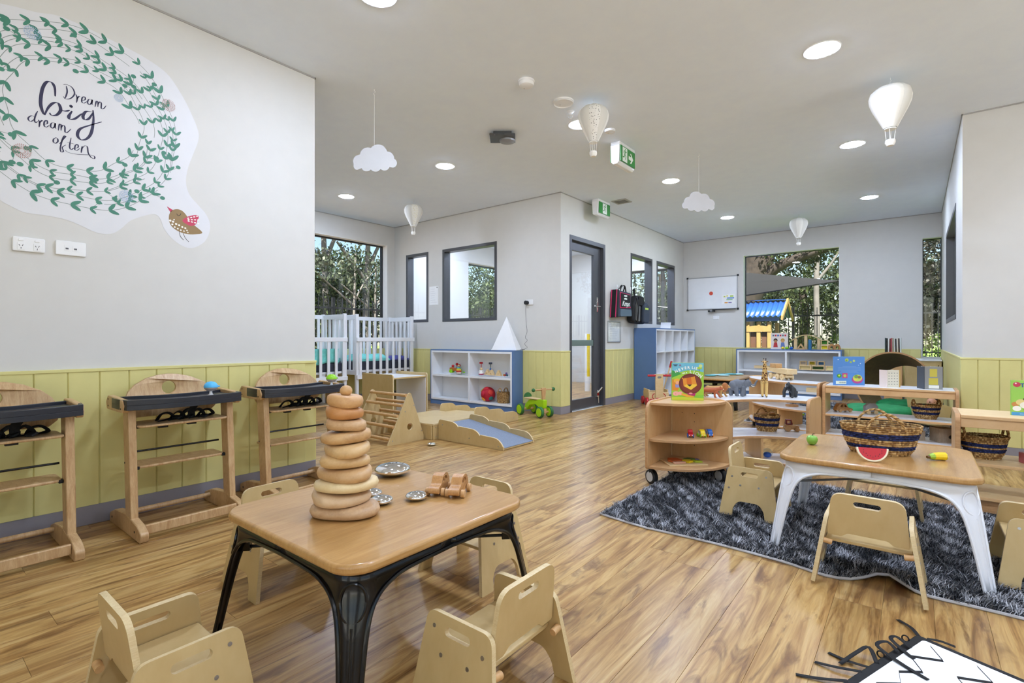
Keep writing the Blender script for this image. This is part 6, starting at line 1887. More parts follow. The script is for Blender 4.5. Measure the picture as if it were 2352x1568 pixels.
# far black legged table with blue soft pieces
T3 = kids_table('kids_table', 'farther oak topped table with black legs beyond the lion book', (-2.28, 8.05, 0), BLACKP, OAKT)
T3.scale = (0.86, 1.55, 1.0)
AQ2 = plain('teal_foam', '#5aa7b0', 0.6); AQ3 = plain('pale_teal_foam', '#a9d3d6', 0.6)
rg = random.Random(4)
for i, (x, y, z, m_, pos) in enumerate(((-2.45, 7.95, 0.43, AQ2, 'leftmost'), (-2.42, 8.12, 0.43, AQ3, 'second'), (-2.36, 8.28, 0.43, AQ2, 'third'), (-2.30, 8.10, 0.43, AQ3, 'fourth'), (-2.28, 8.42, 0.43, AQ2, 'fifth'), (-2.18, 8.50, 0.43, AQ3, 'rightmost'))):
    prof = [(0, 0)] + [(0.075 * math.sin(a) ** 0.7, 0.0125 - 0.0125 * math.cos(a)) for a in [PI * i_ / 10 for i_ in range(1, 10)]] + [(0, 0.025)]
    mb = MB(); mb.lathe(prof, 24, sx=1.2, sy=0.8)
    o = mb.build('sensory_pebble', m_, smooth=80); o.location = (x, y, z); o.rotation_euler = (0, 0, rg.random() * 3)
    tag(o, pos + ' teal pebble piece on the far black legged table', 'pebble toy', 'teal pebbles on the far table')

# ================================================================== picture books
PAGES = plain('book_pages', '#efe9dc', 0.7)
def printer(mb, w, h, y):
    """returns helpers that lay flat printed shapes on the front cover (facing -y), later ones on top"""
    st_ = {'k': 0}
    def poly(pts, col):
        st_['k'] += 1
        mb.col = lin(col)
        yy = y - 0.00012 * st_['k']
        mb.add([(px * w, yy, pz * h) for px, pz in pts], [tuple(range(len(pts)))])
    def ell(cx, cz, rx, rz, col, n=20):
        poly([(cx + rx * math.cos(2 * PI * i / n), cz + rz * math.sin(2 * PI * i / n)) for i in range(n)], col)
    def word(s, cx, cz, size, col, rot=0.0, bold=0.0):
        st_['k'] += 1
        mb.col = lin(col)
        text_mb(mb, s, size, TR(cx * w, y - 0.00012 * st_['k'] - 0.0002, cz * h, rx=PI / 2) @ Matrix.Rotation(rot, 4, 'Z'), bold=bold, ext=0.0001)
    return poly, ell, word
def book(label, loc, rz, w, h, th, cover, tilt=0.0, paint=None, name='picture_book', group='picture books'):
    t = thing(name, label, 'book', loc, rz, group)
    T = TR(rx=tilt)
    mb = MB(); mb.T = T
    mb.box(-w / 2, w / 2, 0, 0.002, 0, h); mb.box(-w / 2, w / 2, th - 0.002, th, 0, h); mb.box(-w / 2, -w / 2 + 0.002, 0.002, th - 0.002, 0, h)
    mb.build('cover', cover, t, bevel=0.0006)
    mb = MB(); mb.T = T; mb.box(-w / 2 + 0.0022, w / 2 - 0.004, 0.0022, th - 0.0022, 0.003, h - 0.003); mb.build('page_block', PAGES, t)
    if paint:
        mb = MB(); mb.T = T
        paint(*printer(mb, w, h, -0.0001))
        mb.build('cover_print', PRINT, t, smooth=0, stuff=True)
    return t
def paint_lion(poly, ell, word):
    poly([(-0.495, 0.005), (0.495, 0.005), (0.495, 0.995), (-0.495, 0.995)], '#6fb7cf')
    poly([(-0.495, 0.62), (-0.3, 0.74), (0.0, 0.80), (0.25, 0.80), (0.495, 0.75), (0.495, 0.005), (-0.495, 0.005)], '#9cc93a')
    poly([(-0.495, 0.80), (-0.30, 0.76), (-0.2, 0.70), (-0.495, 0.60)], '#3f9a4a')
    poly([(-0.495, 0.10), (0.0, 0.12), (0.495, 0.16), (0.495, 0.005), (-0.495, 0.005)], '#7fc23a')
    poly([(-0.495, 0.09), (0.0, 0.10), (0.3, 0.07), (0.495, 0.06), (0.495, 0.005), (-0.495, 0.005)], '#c4cf3a')
    ell(0.35, 0.86, 0.10, 0.035, '#a6c83a'); poly([(0.345, 0.84), (0.36, 0.84), (0.36, 0.77), (0.345, 0.77)], '#6b4a2a')
    ell(0.40, 0.92, 0.055, 0.045, '#cddf8a')
    poly([(-0.49, 0.26), (-0.30, 0.26), (-0.26, 0.40), (-0.32, 0.55), (-0.49, 0.56)], '#d98a2a')
    ell(-0.33, 0.52, 0.11, 0.06, '#e8b03a'); ell(-0.33, 0.47, 0.05, 0.045, '#e8a888'); poly([(-0.40, 0.42), (-0.27, 0.42), (-0.26, 0.34), (-0.38, 0.34)], '#8f90c4')
    ell(0.08, 0.44, 0.36, 0.275, '#6e2b22', 30); ell(0.10, 0.44, 0.31, 0.235, '#7d3324', 30)
    poly([(-0.16, 0.58), (0.19, 0.63), (0.22, 0.62), (0.29, 0.40), (0.10, 0.28), (-0.13, 0.38)], '#e0922f')
    poly([(-0.04, 0.595), (0.10, 0.615), (0.13, 0.43), (-0.03, 0.43)], '#d2691e')
    poly([(-0.12, 0.38), (-0.03, 0.43), (0.06, 0.37), (0.13, 0.43), (0.28, 0.43), (0.27, 0.39), (0.10, 0.285)], '#ecc63e')
    poly([(-0.02, 0.425), (0.13, 0.425), (0.06, 0.365)], '#3a241c')
    ell(-0.17, 0.59, 0.022, 0.018, '#e0922f'); ell(0.20, 0.625, 0.022, 0.018, '#e0922f')
    ell(-0.37, 0.18, 0.10, 0.06, '#eba79b'); ell(-0.23, 0.19, 0.07, 0.05, '#eba79b'); ell(-0.38, 0.17, 0.012, 0.01, '#b0606a')
    poly([(-0.20, 0.20), (-0.05, 0.16), (0.20, 0.11), (0.18, 0.085), (-0.05, 0.10), (-0.20, 0.14)], '#e8a23a')
    poly([(-0.05, 0.20), (0.10, 0.17), (0.25, 0.21), (0.22, 0.12), (0.02, 0.15)], '#b3246b'); ell(0.09, 0.19, 0.06, 0.022, '#d99a8a')
    poly([(-0.46, 0.955), (-0.32, 0.955), (-0.32, 0.935), (-0.46, 0.935)], '#2a3a55'); poly([(-0.43, 0.925), (-0.35, 0.925), (-0.35, 0.912), (-0.43, 0.912)], '#2a3a55')
    ell(-0.24, 0.935, 0.03, 0.022, '#8a5f7c')
    for i, ch_ in enumerate('NEVER'):
        a = -0.36 + i * 0.096
        word(ch_, a, 0.745 + 0.125 * math.sin((i + 0.6) / 5.2 * PI * 0.55), 0.027, '#f4f7ee', 0.55 - 0.13 * i, 0.0008)
    for i, ch_ in enumerate('LIE'):
        word(ch_, 0.15 + i * 0.06, 0.872 - 0.012 * i, 0.024, '#f4f7ee', -0.1 - 0.08 * i, 0.0008)
    word('on a', -0.10, 0.735, 0.019, '#f4f7ee', 0.18, 0.0004)
    for i, ch_ in enumerate('LION'):
        word(ch_, 0.09 + i * 0.098, 0.762 - 0.008 * i - 0.010 * i * i, 0.032, '#f4f7ee', -0.06 - 0.16 * i, 0.0008)
book('picture book with a big lion face, Never Lie on a Lion', (-1.258, 3.575, TOPZ), math.radians(31), 0.218, 0.266, 0.018, plain('cover_lion', '#8fbf4a', 0.4), 0.0, paint_lion)
def paint_blue(poly, ell, word):
    poly([(-0.495, 0.005), (0.495, 0.005), (0.495, 0.995), (-0.495, 0.995)], '#5b8fce')
    for (x, z, r, c) in ((-0.08, 0.88, 0.06, '#b7c95a'), (0.05, 0.81, 0.035, '#a9c257'), (0.15, 0.85, 0.04, '#c3d46a'), (-0.09, 0.86, 0.03, '#7fa34a'), (-0.36, 0.90, 0.02, '#cfe0ee'), (0.36, 0.76, 0.018, '#cfe0ee'), (0.30, 0.70, 0.012, '#cfe0ee')):
        ell(x, z, r, r, c, 12)
    for i in range(6):
        z = 0.66 - 0.042 * i; w_ = (0.22, 0.36, 0.37, 0.37, 0.26, 0.30)[i]
        poly([(-w_, z), (w_, z), (w_, z - 0.008), (-w_, z - 0.008)], '#8fb3dd')
    ell(-0.33, 0.33, 0.075, 0.07, '#4f9a3f'); ell(-0.33, 0.34, 0.03, 0.03, '#c9d84a')
    poly([(-0.23, 0.25), (-0.06, 0.25), (-0.06, 0.42), (-0.23, 0.42)], '#c9527f'); ell(-0.145, 0.33, 0.05, 0.055, '#b9c95a')
    ell(0.26, 0.20, 0.18, 0.14, '#c24a8a'); ell(0.26, 0.25, 0.15, 0.12, '#c4cf5c'); ell(0.22, 0.30, 0.06, 0.06, '#7fa34a'); ell(0.32, 0.28, 0.05, 0.05, '#8f6b4a'); ell(0.20, 0.20, 0.06, 0.04, '#e6d04a')
    poly([(-0.44, 0.04), (-0.10, 0.04), (-0.10, 0.15), (-0.44, 0.15)], '#e9efd8')
    for i in range(12):
        x = -0.33 + 0.018 * i
        poly([(x, 0.07), (x + 0.007, 0.07), (x + 0.007, 0.12), (x, 0.12)], '#3a3f4a')
book('blue backed picture book standing on the straight shelf', (-0.485, 5.70, TOPZ), math.radians(37), 0.285, 0.268, 0.014, plain('cover_blue', '#5b8fce', 0.4), 0.0, paint_blue)
def paint_b(poly, ell, word):
    poly([(-0.495, 0.09), (0.495, 0.09), (0.495, 0.995), (-0.495, 0.995)], '#9ccf5a')
    poly([(-0.495, 0.005), (0.495, 0.005), (0.495, 0.10), (-0.495, 0.10)], '#4f9fd8')
    ell(-0.40, 0.88, 0.07, 0.07, '#c93a55'); ell(-0.42, 0.91, 0.02, 0.02, '#f2c9d2')
    word('The', -0.24, 0.86, 0.030, '#2f4f8f', 0.05, 0.001)
    word('B', -0.20, 0.74, 0.044, '#24479a', 0.02, 0.0014)
    for (x, z, r, c) in ((-0.43, 0.32, 0.07, '#c98a4a'), (-0.33, 0.38, 0.09, '#e2cf8a'), (-0.40, 0.20, 0.08, '#f1efe8'), (-0.25, 0.30, 0.10, '#efe9dc'), (-0.24, 0.47, 0.05, '#5a3a2c'), (-0.14, 0.42, 0.11, '#efd9b0'), (-0.18, 0.18, 0.10, '#b02435'), (-0.02, 0.24, 0.12, '#f3f2ee'), (0.14, 0.36, 0.14, '#d9b277'), (0.30, 0.25, 0.14, '#8a5a3a')):
        ell(x, z, r, r * 0.95, c, 14)
    poly([(-0.35, 0.04), (0.35, 0.04), (0.35, 0.06), (-0.35, 0.06)], '#b9d9f0')
book('green picture book with a pink balloon at the right edge', (0.545, 4.06, TOPZ), math.radians(14), 0.24, 0.20, 0.012, plain('cover_green', '#9ccf5a', 0.4), 0.0, paint_b)
def paint_kids(poly, ell, word):
    poly([(-0.49, 0.01), (0.49, 0.01), (0.49, 0.99), (-0.49, 0.99)], '#e9ddd3')
    for i, (ch_, c) in enumerate(zip('BLOCKS', ('#5a6a7a', '#c8283c', '#3a6fb0', '#c8283c', '#5a6a7a', '#c8283c'))):
        poly([(-0.40 + 0.14 * i, 0.80), (-0.30 + 0.14 * i, 0.80), (-0.30 + 0.14 * i, 0.90), (-0.40 + 0.14 * i, 0.90)], c)
    for (x, sk, hr, sh) in ((-0.22, '#b5835a', '#2a1c16', '#c03a3a'), (0.20, '#d9a26a', '#c49a3a', '#6a7fb5')):
        ell(x, 0.55, 0.12, 0.12, hr); ell(x, 0.50, 0.09, 0.09, sk)
        poly([(x - 0.13, 0.12), (x + 0.13, 0.12), (x + 0.09, 0.42), (x - 0.09, 0.42)], sh)
BKSZ = 0.818
book('pale board book with two drawn children on the far blue shelf', (-1.87, 9.90, BKSZ), 0.0, 0.27, 0.285, 0.02, plain('cover_pale', '#e9ddd3', 0.4), 0.0, paint_kids)
# two board books opened and standing like fans
def fan_book(label, loc, rz, h, leaves, paint=None):
    t = thing('board_book', label, 'book', loc, rz, 'picture books')
    for i, (a, w, m_) in enumerate(leaves):
        mb = MB(); mb.T = TR(0, 0, 0, rz=math.radians(a)); mb.box(0.004, w, -0.0012, 0.0012, 0, h); o = mb.build('page' if 0 < i < len(leaves) - 1 else 'cover', m_, t, bevel=0.0005)
        if paint and i in paint:
            mb = MB(); mb.T = TR(0, 0, 0, rz=math.radians(a))
            for (x0_, x1_, z0_, z1_, c) in paint[i]:
                mb.col = lin(c); yy = -0.0016
                mb.add([(x0_ * w, yy, z0_ * h), (x1_ * w, yy, z0_ * h), (x1_ * w, yy, z1_ * h), (x0_ * w, yy, z1_ * h)], [(0, 1, 2, 3)])
            mb.build('page_print', PRINT, o, smooth=0, stuff=True)
    mb = MB(); mb.cyl((0, 0, 0), (0, 0, h), 0.005, 10); mb.build('spine', leaves[0][2], t)
    return t
CRM = plain('cream_card', '#e6dcc4', 0.5); PNK = plain('blush_card', '#e6d3c8', 0.5); GRY = plain('grey_card', '#8f8d88', 0.5); GRN = plain('sage_card', '#bdc4ae', 0.5); DRK = plain('night_card', '#454a52', 0.5)
prn = [(0.12 + 0.2 * i, 0.20 + 0.2 * i, 0.16 + 0.16 * j, 0.19 + 0.16 * j, '#5f5a50') for i in range(4) for j in range(5)] + [(0.9, 0.99, 0.0, 1.0, '#c79a4a')]
fan_book('cream board book standing open in the middle of the straight shelf', (-0.20, 5.66, TOPZ), math.radians(6), 0.155, [(150, 0.06, PNK), (62, 0.12, CRM), (34, 0.125, CRM)], {2: prn})
pg = [(0.30, 0.70, 0.55, 0.9, '#c9b84a'), (0.25, 0.75, 0.2, 0.5, '#c9b84a'), (0.25, 0.8, 0.04, 0.18, '#ece8da')]
fan_book('grey board book fanned open at the right end of straight shelf', (0.06, 5.66, TOPZ), math.radians(0), 0.195, [(118, 0.10, DRK), (100, 0.115, PNK), (85, 0.12, DRK), (66, 0.125, PNK), (50, 0.13, GRN), (33, 0.13, GRN), (16, 0.13, GRY)], {6: pg, 3: [(0.2, 0.9, 0.0, 0.5, '#23222a'), (0.3, 0.7, 0.5, 0.75, '#8f8a3a'), (0.2, 0.8, 0.75, 1.0, '#7d7aa8')]})
# books on the hidden stand behind the wooden cave
t = thing('book_stand', 'narrow wooden book stand behind the wooden cave tube', 'stand', (-0.26, 9.72, 0))
mb = MB(); mb.box(-0.11, 0.11, -0.16, 0.16, 0.0, 0.77); mb.build('body', MAPLEV, t, bevel=0.003)
mb = MB(); mb.box(-0.115, 0.115, -0.165, 0.165, 0.7702, 0.79); mb.build('top_board', MAPLE, t, bevel=0.003)
rg = random.Random(2)
for i, (c, h, a) in enumerate((('#2c3f3c', 0.226, 0), ('#1e2420', 0.22, 0), ('#d8d8cf', 0.21, 4), ('#7c2f2c', 0.215, 3), ('#b5555a', 0.225, 0), ('#c9b99a', 0.222, 0), ('#cfd2c8', 0.215, -2), ('#33302c', 0.21, -4), ('#d8cdb8', 0.222, 0), ('#3a2b26', 0.218, -3), ('#cfd8d4', 0.226, 0))):
    t = thing('thin_book', ('leftmost', 'second', 'third', 'fourth', 'fifth', 'sixth', 'seventh', 'eighth', 'ninth', 'tenth', 'rightmost')[i] + ' thin upright book in the row above the wooden cave', 'book', (-0.355 + i * 0.0185, 9.68, 0.79), 0, 'upright thin books')
    T = TR(ry=math.radians(a * 0.4))
    m_ = plain('spine' + c, c, 0.5)
    mb = MB(); mb.T = T; mb.box(-0.006, 0.006, -0.10, -0.098, 0.0004, h); mb.box(-0.006, -0.0048, -0.098, 0.09, 0.0004, h); mb.box(0.0048, 0.006, -0.098, 0.09, 0.0004, h); mb.build('cover', m_, t)
    mb = MB(); mb.T = T; mb.box(-0.0046, 0.0046, -0.0975, 0.085, 0.003, h - 0.003); mb.build('page_block', PAGES, t)

# ================================================================== figurines
def figurine(name, label, loc, rz, mat, shapes, s=1.0, vox=0.0022, extras=(), cat='toy animal', group=None):
    """tubes and balls fused by remeshing into one continuous body"""
    t = thing(name, label, cat, loc, rz, group)
    mb = MB(); mb.T = Matrix.Scale(s, 4)
    for sh in shapes:
        if sh[0] == 'b':
            mb.ball(sh[1], *sh[2], n=14, m=9)
        else:
            mb.tube(smooth_path(sh[1], 4), [sh[2] + (sh[3] - sh[2]) * i / (4 * (len(sh[1]) - 1)) for i in range(4 * (len(sh[1]) - 1) + 1)], 10)
    o = mb.build('body', mat, t, smooth=0)
    r = o.modifiers.new('remesh', 'REMESH'); r.mode = 'VOXEL'; r.voxel_size = vox; r.use_smooth_shade = True
    sm = o.modifiers.new('smooth', 'SMOOTH'); sm.factor = 0.5; sm.iterations = 3
    for (nm, m_, shs) in extras:
        for sh in shs:
            mb = MB(); mb.T = Matrix.Scale(s, 4)
            if sh[0] == 'b': mb.ball(sh[1], *sh[2], n=10, m=7)
            else: mb.tube(smooth_path(sh[1], 4), [sh[2] + (sh[3] - sh[2]) * i / (4 * (len(sh[1]) - 1)) for i in range(4 * (len(sh[1]) - 1) + 1)], 8)
            mb.build(nm, m_, t, smooth=80)
    return t
def stripes(name, base, stripe, scale, rough=0.5):
    m, nt, b = new_mat(name)
    v = coords(nt)
    wv_ = nt.nodes.new('ShaderNodeTexWave'); wv_.inputs['Scale'].default_value = scale; wv_.inputs['Distortion'].default_value = 3.0; wv_.inputs['Detail'].default_value = 2.0
    nt.links.new(v, wv_.inputs['Vector'])
    nt.links.new(ramp(nt, wv_.outputs['Fac'], [(0.18, lin(stripe)), (0.32, lin(base))]), b.inputs['Base Color'])
    b.inputs['Roughness'].default_value = rough
    return m
def blotch(name, base, spot, scale, rough=0.5):
    m, nt, b = new_mat(name)
    v = coords(nt)
    vo = nt.nodes.new('ShaderNodeTexVoronoi'); vo.feature = 'DISTANCE_TO_EDGE'; vo.inputs['Scale'].default_value = scale
    nt.links.new(v, vo.inputs['Vector'])
    sep = nt.nodes.new('ShaderNodeSeparateXYZ'); nt.links.new(v, sep.inputs[0])
    hi = ramp(nt, sep.outputs[2], [(0.095, (0, 0, 0, 1)), (0.13, (1, 1, 1, 1))])
    sp_ = ramp(nt, vo.outputs['Distance'], [(0.10, (0, 0, 0, 1)), (0.16, (1, 1, 1, 1))])
    ml_ = nt.nodes.new('ShaderNodeMath'); ml_.operation = 'MULTIPLY'
    nt.links.new(hi, ml_.inputs[0]); nt.links.new(sp_, ml_.inputs[1])
    mx_ = nt.nodes.new('ShaderNodeMix'); mx_.data_type = 'RGBA'
    nt.links.new(ml_.outputs[0], mx_.inputs[0]); mx_.inputs[6].default_value = lin(base); mx_.inputs[7].default_value = lin(spot)
    nt.links.new(mx_.outputs[2], b.inputs['Base Color'])
    b.inputs['Roughness'].default_value = rough
    return m
TIG = stripes('tiger_fur', '#c9622c', '#3a2018', 95); LIO = plain('lion_fur', '#b98a4a', 0.6); MANE = plain('lion_mane', '#a3622c', 0.7, var=0.2, vscale=90)
ELE = plain('elephant_grey', '#63676f', 0.6, var=0.08, vscale=60, bmp=0.3, bscale=300); GOR = plain('gorilla_black', '#26282b', 0.6, bmp=0.4, bscale=350)
GIR = blotch('giraffe_coat', '#d9b26a', '#5f3017', 52); HOOF = plain('hoof_dark', '#1d1612', 0.6); EYE = plain('eye_dark', '#0c0a09', 0.2); PALE = plain('pale_muzzle', '#ead9c2', 0.6)
def cat_shapes(big=0.0):
    return [('t', [(-0.055, 0, 0.062), (0.0, 0, 0.060), (0.05, 0, 0.064)], 0.020, 0.021), ('b', (0.045, 0, 0.060), (0.022, 0.019, 0.024)), ('b', (-0.05, 0, 0.060), (0.022, 0.018, 0.023)),
            ('t', [(0.055, 0, 0.068), (0.072, 0, 0.074)], 0.016, 0.015), ('b', (0.082, 0, 0.076), (0.017, 0.015, 0.015)), ('b', (0.096, 0, 0.072), (0.010, 0.009, 0.008)),
            ('t', [(0.050, 0.012, 0.055), (0.068, 0.013, 0.03), (0.078, 0.013, 0.006)], 0.011, 0.0065), ('b', (0.082, 0.013, 0.005), (0.010, 0.007, 0.005)),
            ('t', [(0.042, -0.012, 0.055), (0.036, -0.013, 0.03), (0.040, -0.013, 0.006)], 0.011, 0.0065), ('b', (0.044, -0.013, 0.005), (0.010, 0.007, 0.005)),
            ('t', [(-0.05, 0.012, 0.055), (-0.044, 0.013, 0.035), (-0.062, 0.013, 0.022), (-0.055, 0.013, 0.006)], 0.014, 0.006), ('b', (-0.050, 0.013, 0.005), (0.010, 0.007, 0.005)),
            ('t', [(-0.056, -0.012, 0.055), (-0.062, -0.013, 0.035), (-0.082, -0.013, 0.022), (-0.078, -0.013, 0.006)], 0.014, 0.006), ('b', (-0.073, -0.013, 0.005), (0.010, 0.007, 0.005)),
            ('t', [(-0.068, 0, 0.064), (-0.09, 0, 0.05), (-0.098, 0, 0.03), (-0.112, 0, 0.026)], 0.005, 0.0035),
            ('b', (0.080, 0.011, 0.091), (0.004, 0.004, 0.005)), ('b', (0.080, -0.011, 0.091), (0.004, 0.004, 0.005))]
S2Z = TOPZ + 0.0015
figurine('toy_tiger', 'striped orange toy tiger walking beside the lion book', (-1.185, 3.825, S2Z), math.radians(24), TIG, cat_shapes(), 0.92,
         extras=(('muzzle', PALE, [('b', (0.100, 0, 0.0705), (0.0075, 0.0075, 0.0065))]), ('eye', EYE, [('b', (0.094, 0.007, 0.080), (0.0022, 0.002, 0.002)), ('b', (0.094, -0.007, 0.080), (0.0022, 0.002, 0.002))])), group='animal figures on the curved shelf')
figurine('toy_lion', 'tan toy lion with brown mane just behind the tiger', (-1.175, 3.925, S2Z), math.radians(30), LIO, cat_shapes(), 1.02,
         extras=(('mane', MANE, [('b', (0.068, 0, 0.073), (0.024, 0.026, 0.032)), ('b', (0.06, 0, 0.055), (0.022, 0.022, 0.022))]), ('muzzle', PALE, [('b', (0.099, 0, 0.070), (0.0075, 0.0075, 0.0065))]), ('tail_tuft', MANE, [('b', (-0.114, 0, 0.026), (0.007, 0.005, 0.005))])), group='animal figures on the curved shelf')
ele = [('b', (-0.02, 0, 0.088), (0.052, 0.036, 0.042)), ('b', (-0.05, 0, 0.082), (0.034, 0.034, 0.038)), ('b', (0.02, 0, 0.088), (0.036, 0.033, 0.038)), ('b', (0.058, 0, 0.100), (0.026, 0.023, 0.028)),
       ('t', [(0.070, 0, 0.092), (0.092, 0, 0.080), (0.108, 0, 0.088), (0.116, 0, 0.108), (0.128, 0, 0.124)], 0.014, 0.005)]
for (x, y, f) in ((0.028, 0.020, 0.005), (0.018, -0.020, -0.006), (-0.055, 0.020, -0.006), (-0.040, -0.020, 0.008)):
    ele += [('t', [(x, y, 0.075), (x + f, y, 0.035), (x + f * 1.4, y, 0.008)], 0.019, 0.014), ('b', (x + f * 1.4 + 0.002, y, 0.008), (0.016, 0.015, 0.008))]
ele += [('t', [(-0.082, 0, 0.085), (-0.09, 0, 0.06)], 0.004, 0.003)]
figurine('toy_elephant', 'grey toy elephant with raised trunk on the curved shelf', (-1.04, 4.085, S2Z), math.radians(30), ELE, ele, 0.98,
         extras=(('ear', ELE, [('b', (0.036, 0.030, 0.098), (0.020, 0.005, 0.026)), ('b', (0.036, -0.030, 0.098), (0.020, 0.005, 0.026))]), ('tusk', PALE, [('t', [(0.078, 0.014, 0.084), (0.09, 0.016, 0.076), (0.102, 0.016, 0.078)], 0.004, 0.0015), ('t', [(0.078, -0.014, 0.084), (0.09, -0.016, 0.076), (0.102, -0.016, 0.078)], 0.004, 0.0015)]), ('eye', EYE, [('b', (0.072, 0.019, 0.108), (0.002, 0.002, 0.002)), ('b', (0.072, -0.019, 0.108), (0.002, 0.002, 0.002))])), group='animal figures on the curved shelf')
gir = [('t', [(-0.045, 0, 0.120), (0.0, 0, 0.126), (0.035, 0, 0.138)], 0.024, 0.024), ('t', [(0.032, 0, 0.135), (0.050, 0, 0.180), (0.058, 0, 0.225), (0.062, 0, 0.252)], 0.022, 0.011),
       ('b', (0.066, 0, 0.260), (0.014, 0.010, 0.012)), ('t', [(0.068, 0, 0.258), (0.084, 0, 0.250), (0.096, 0, 0.245)], 0.009, 0.006),
       ('t', [(0.058, 0.006, 0.266), (0.056, 0.007, 0.285)], 0.003, 0.003), ('t', [(0.058, -0.006, 0.266), (0.056, -0.007, 0.285)], 0.003, 0.003),
       ('t', [(0.056, 0.008, 0.262), (0.050, 0.026, 0.268)], 0.005, 0.0025), ('t', [(0.056, -0.008, 0.262), (0.050, -0.026, 0.268)], 0.005, 0.0025), ('t', [(-0.066, 0, 0.122), (-0.076, 0, 0.08)], 0.0035, 0.003)]
for (x, y, f) in ((0.035, 0.013, 0.006), (0.030, -0.013, -0.004), (-0.045, 0.013, -0.008), (-0.040, -0.013, 0.006)):
    gir += [('t', [(x, y, 0.118), (x + f, y, 0.06), (x + f * 1.3, y, 0.004)], 0.013, 0.006)]
figurine('toy_giraffe', 'tall spotted toy giraffe in the middle of the curved shelf', (-0.885, 4.15, S2Z), math.radians(-75), GIR, gir, 1.0,
         extras=(('hoof', HOOF, [('b', (x + f * 1.3, y, 0.005), (0.008, 0.007, 0.005)) for (x, y, f) in ((0.035, 0.013, 0.006), (0.030, -0.013, -0.004), (-0.045, 0.013, -0.008), (-0.040, -0.013, 0.006))]), ('horn_tip', HOOF, [('b', (0.056, 0.007, 0.286), (0.004, 0.004, 0.004)), ('b', (0.056, -0.007, 0.286), (0.004, 0.004, 0.004))]), ('eye', EYE, [('b', (0.074, 0.008, 0.262), (0.002, 0.002, 0.002)), ('b', (0.074, -0.008, 0.262), (0.002, 0.002, 0.002))])), group='animal figures on the curved shelf')
gor = [('t', [(-0.030, 0, 0.050), (0.0, 0, 0.066), (0.022, 0, 0.078)], 0.024, 0.026), ('b', (0.036, 0, 0.094), (0.017, 0.016, 0.020)), ('b', (0.048, 0, 0.086), (0.009, 0.011, 0.009)), ('b', (0.030, 0, 0.108), (0.010, 0.009, 0.010)),
       ('t', [(0.020, 0.026, 0.074), (0.030, 0.034, 0.040), (0.030, 0.030, 0.008)], 0.014, 0.010), ('t', [(0.020, -0.026, 0.074), (0.032, -0.034, 0.040), (0.036, -0.030, 0.008)], 0.014, 0.010),
       ('b', (0.033, 0.030, 0.008), (0.013, 0.010, 0.008)), ('b', (0.040, -0.030, 0.008), (0.013, 0.010, 0.008)),
       ('t', [(-0.032, 0.018, 0.045), (-0.020, 0.022, 0.026), (-0.030, 0.022, 0.008)], 0.016, 0.011), ('t', [(-0.034, -0.018, 0.045), (-0.030, -0.022, 0.026), (-0.040, -0.022, 0.008)], 0.016, 0.011),
       ('b', (-0.022, 0.022, 0.007), (0.015, 0.009, 0.007)), ('b', (-0.032, -0.022, 0.007), (0.015, 0.009, 0.007))]
figurine('toy_gorilla', 'black toy gorilla near the right end of the curved shelf', (-0.72, 4.225, S2Z), math.radians(-112), GOR, gor, 0.98,
         extras=(('eye', EYE, [('b', (0.051, 0.006, 0.097), (0.002, 0.002, 0.002)), ('b', (0.051, -0.006, 0.097), (0.002, 0.002, 0.002))]), ('muzzle', plain('gorilla_face', '#4a4c50', 0.5), [('b', (0.0525, 0, 0.086), (0.0065, 0.009, 0.007))])), group='animal figures on the curved shelf')
LZ = 0.111
dino = [('t', [(-0.06, 0, 0.05), (-0.02, 0, 0.055), (0.02, 0, 0.055)], 0.018, 0.022), ('t', [(-0.06, 0, 0.05), (-0.10, 0, 0.035), (-0.13, 0, 0.03)], 0.016, 0.003), ('t', [(0.02, 0, 0.06), (0.06, 0, 0.08), (0.09, 0, 0.082)], 0.018, 0.012), ('t', [(0.085, 0, 0.084), (0.12, 0, 0.080)], 0.013, 0.007)]
for (x, y) in ((0.02, 0.02), (0.02, -0.02), (-0.05, 0.02), (-0.05, -0.02)):
    dino += [('t', [(x, y, 0.05), (x + 0.01, y, 0.02), (x + 0.005, y, 0.004)], 0.013, 0.009)]
figurine('toy_dinosaur', 'bright green toy dinosaur on the farther curved shelf', (-1.02, 6.0, LZ), math.radians(40), GREEN, dino, 1.15, 0.003)

# ================================================================== small toys on shelves
def mini_car(label, loc, rz, body, wheelm, kind):
    t = thing('mini_car', label, 'toy car', loc, rz, 'small painted cars')
    L = 0.062
    if kind == 'solid':
        pr = fillet([(-L / 2, 0.012), (L / 2, 0.012), (L / 2, 0.028), (0.008, 0.036), (-0.004, 0.052), (-L * 0.45, 0.052)], 0.006, 4); hs = []
    else:
        pr = [(0.031 * math.cos(a), 0.012 + 0.042 * math.sin(a)) for a in [PI * i / 18 for i in range(19)]]; hs = [circ(-0.002, 0.032, 0.0135, 18)]
    mb = MB(); mb.plate(pr, hs, -0.015, 0.015, axis='y'); mb.build('body', body, t, bevel=0.002)
    if hs:
        mb = MB(); mb.plate(circ(-0.002, 0.032, 0.0165, 18), [circ(-0.002, 0.032, 0.0135, 18)], -0.0158, 0.0158, axis='y'); mb.build('window_ring', WPLAS, t)
    for sx in (-0.019, 0.019):
        for s in (-1, 1):
            mb = MB(); mb.cyl((sx, s * 0.0155, 0.0125), (sx, s * 0.021, 0.0125), 0.0125, 16); mb.build('wheel', wheelm, t, bevel=0.0015)
    for s in (-1, 1):
        mb = MB(); mb.ball((0.030, s * 0.009, 0.019), 0.004, n=8, m=6); mb.build('headlight', WPLAS, t)
    return t
MZ = 0.320
mini_car('small red painted car with blue wheels on the corner shelf', (-1.215, 3.505, MZ), math.radians(-65), RED, BLUE, 'solid')
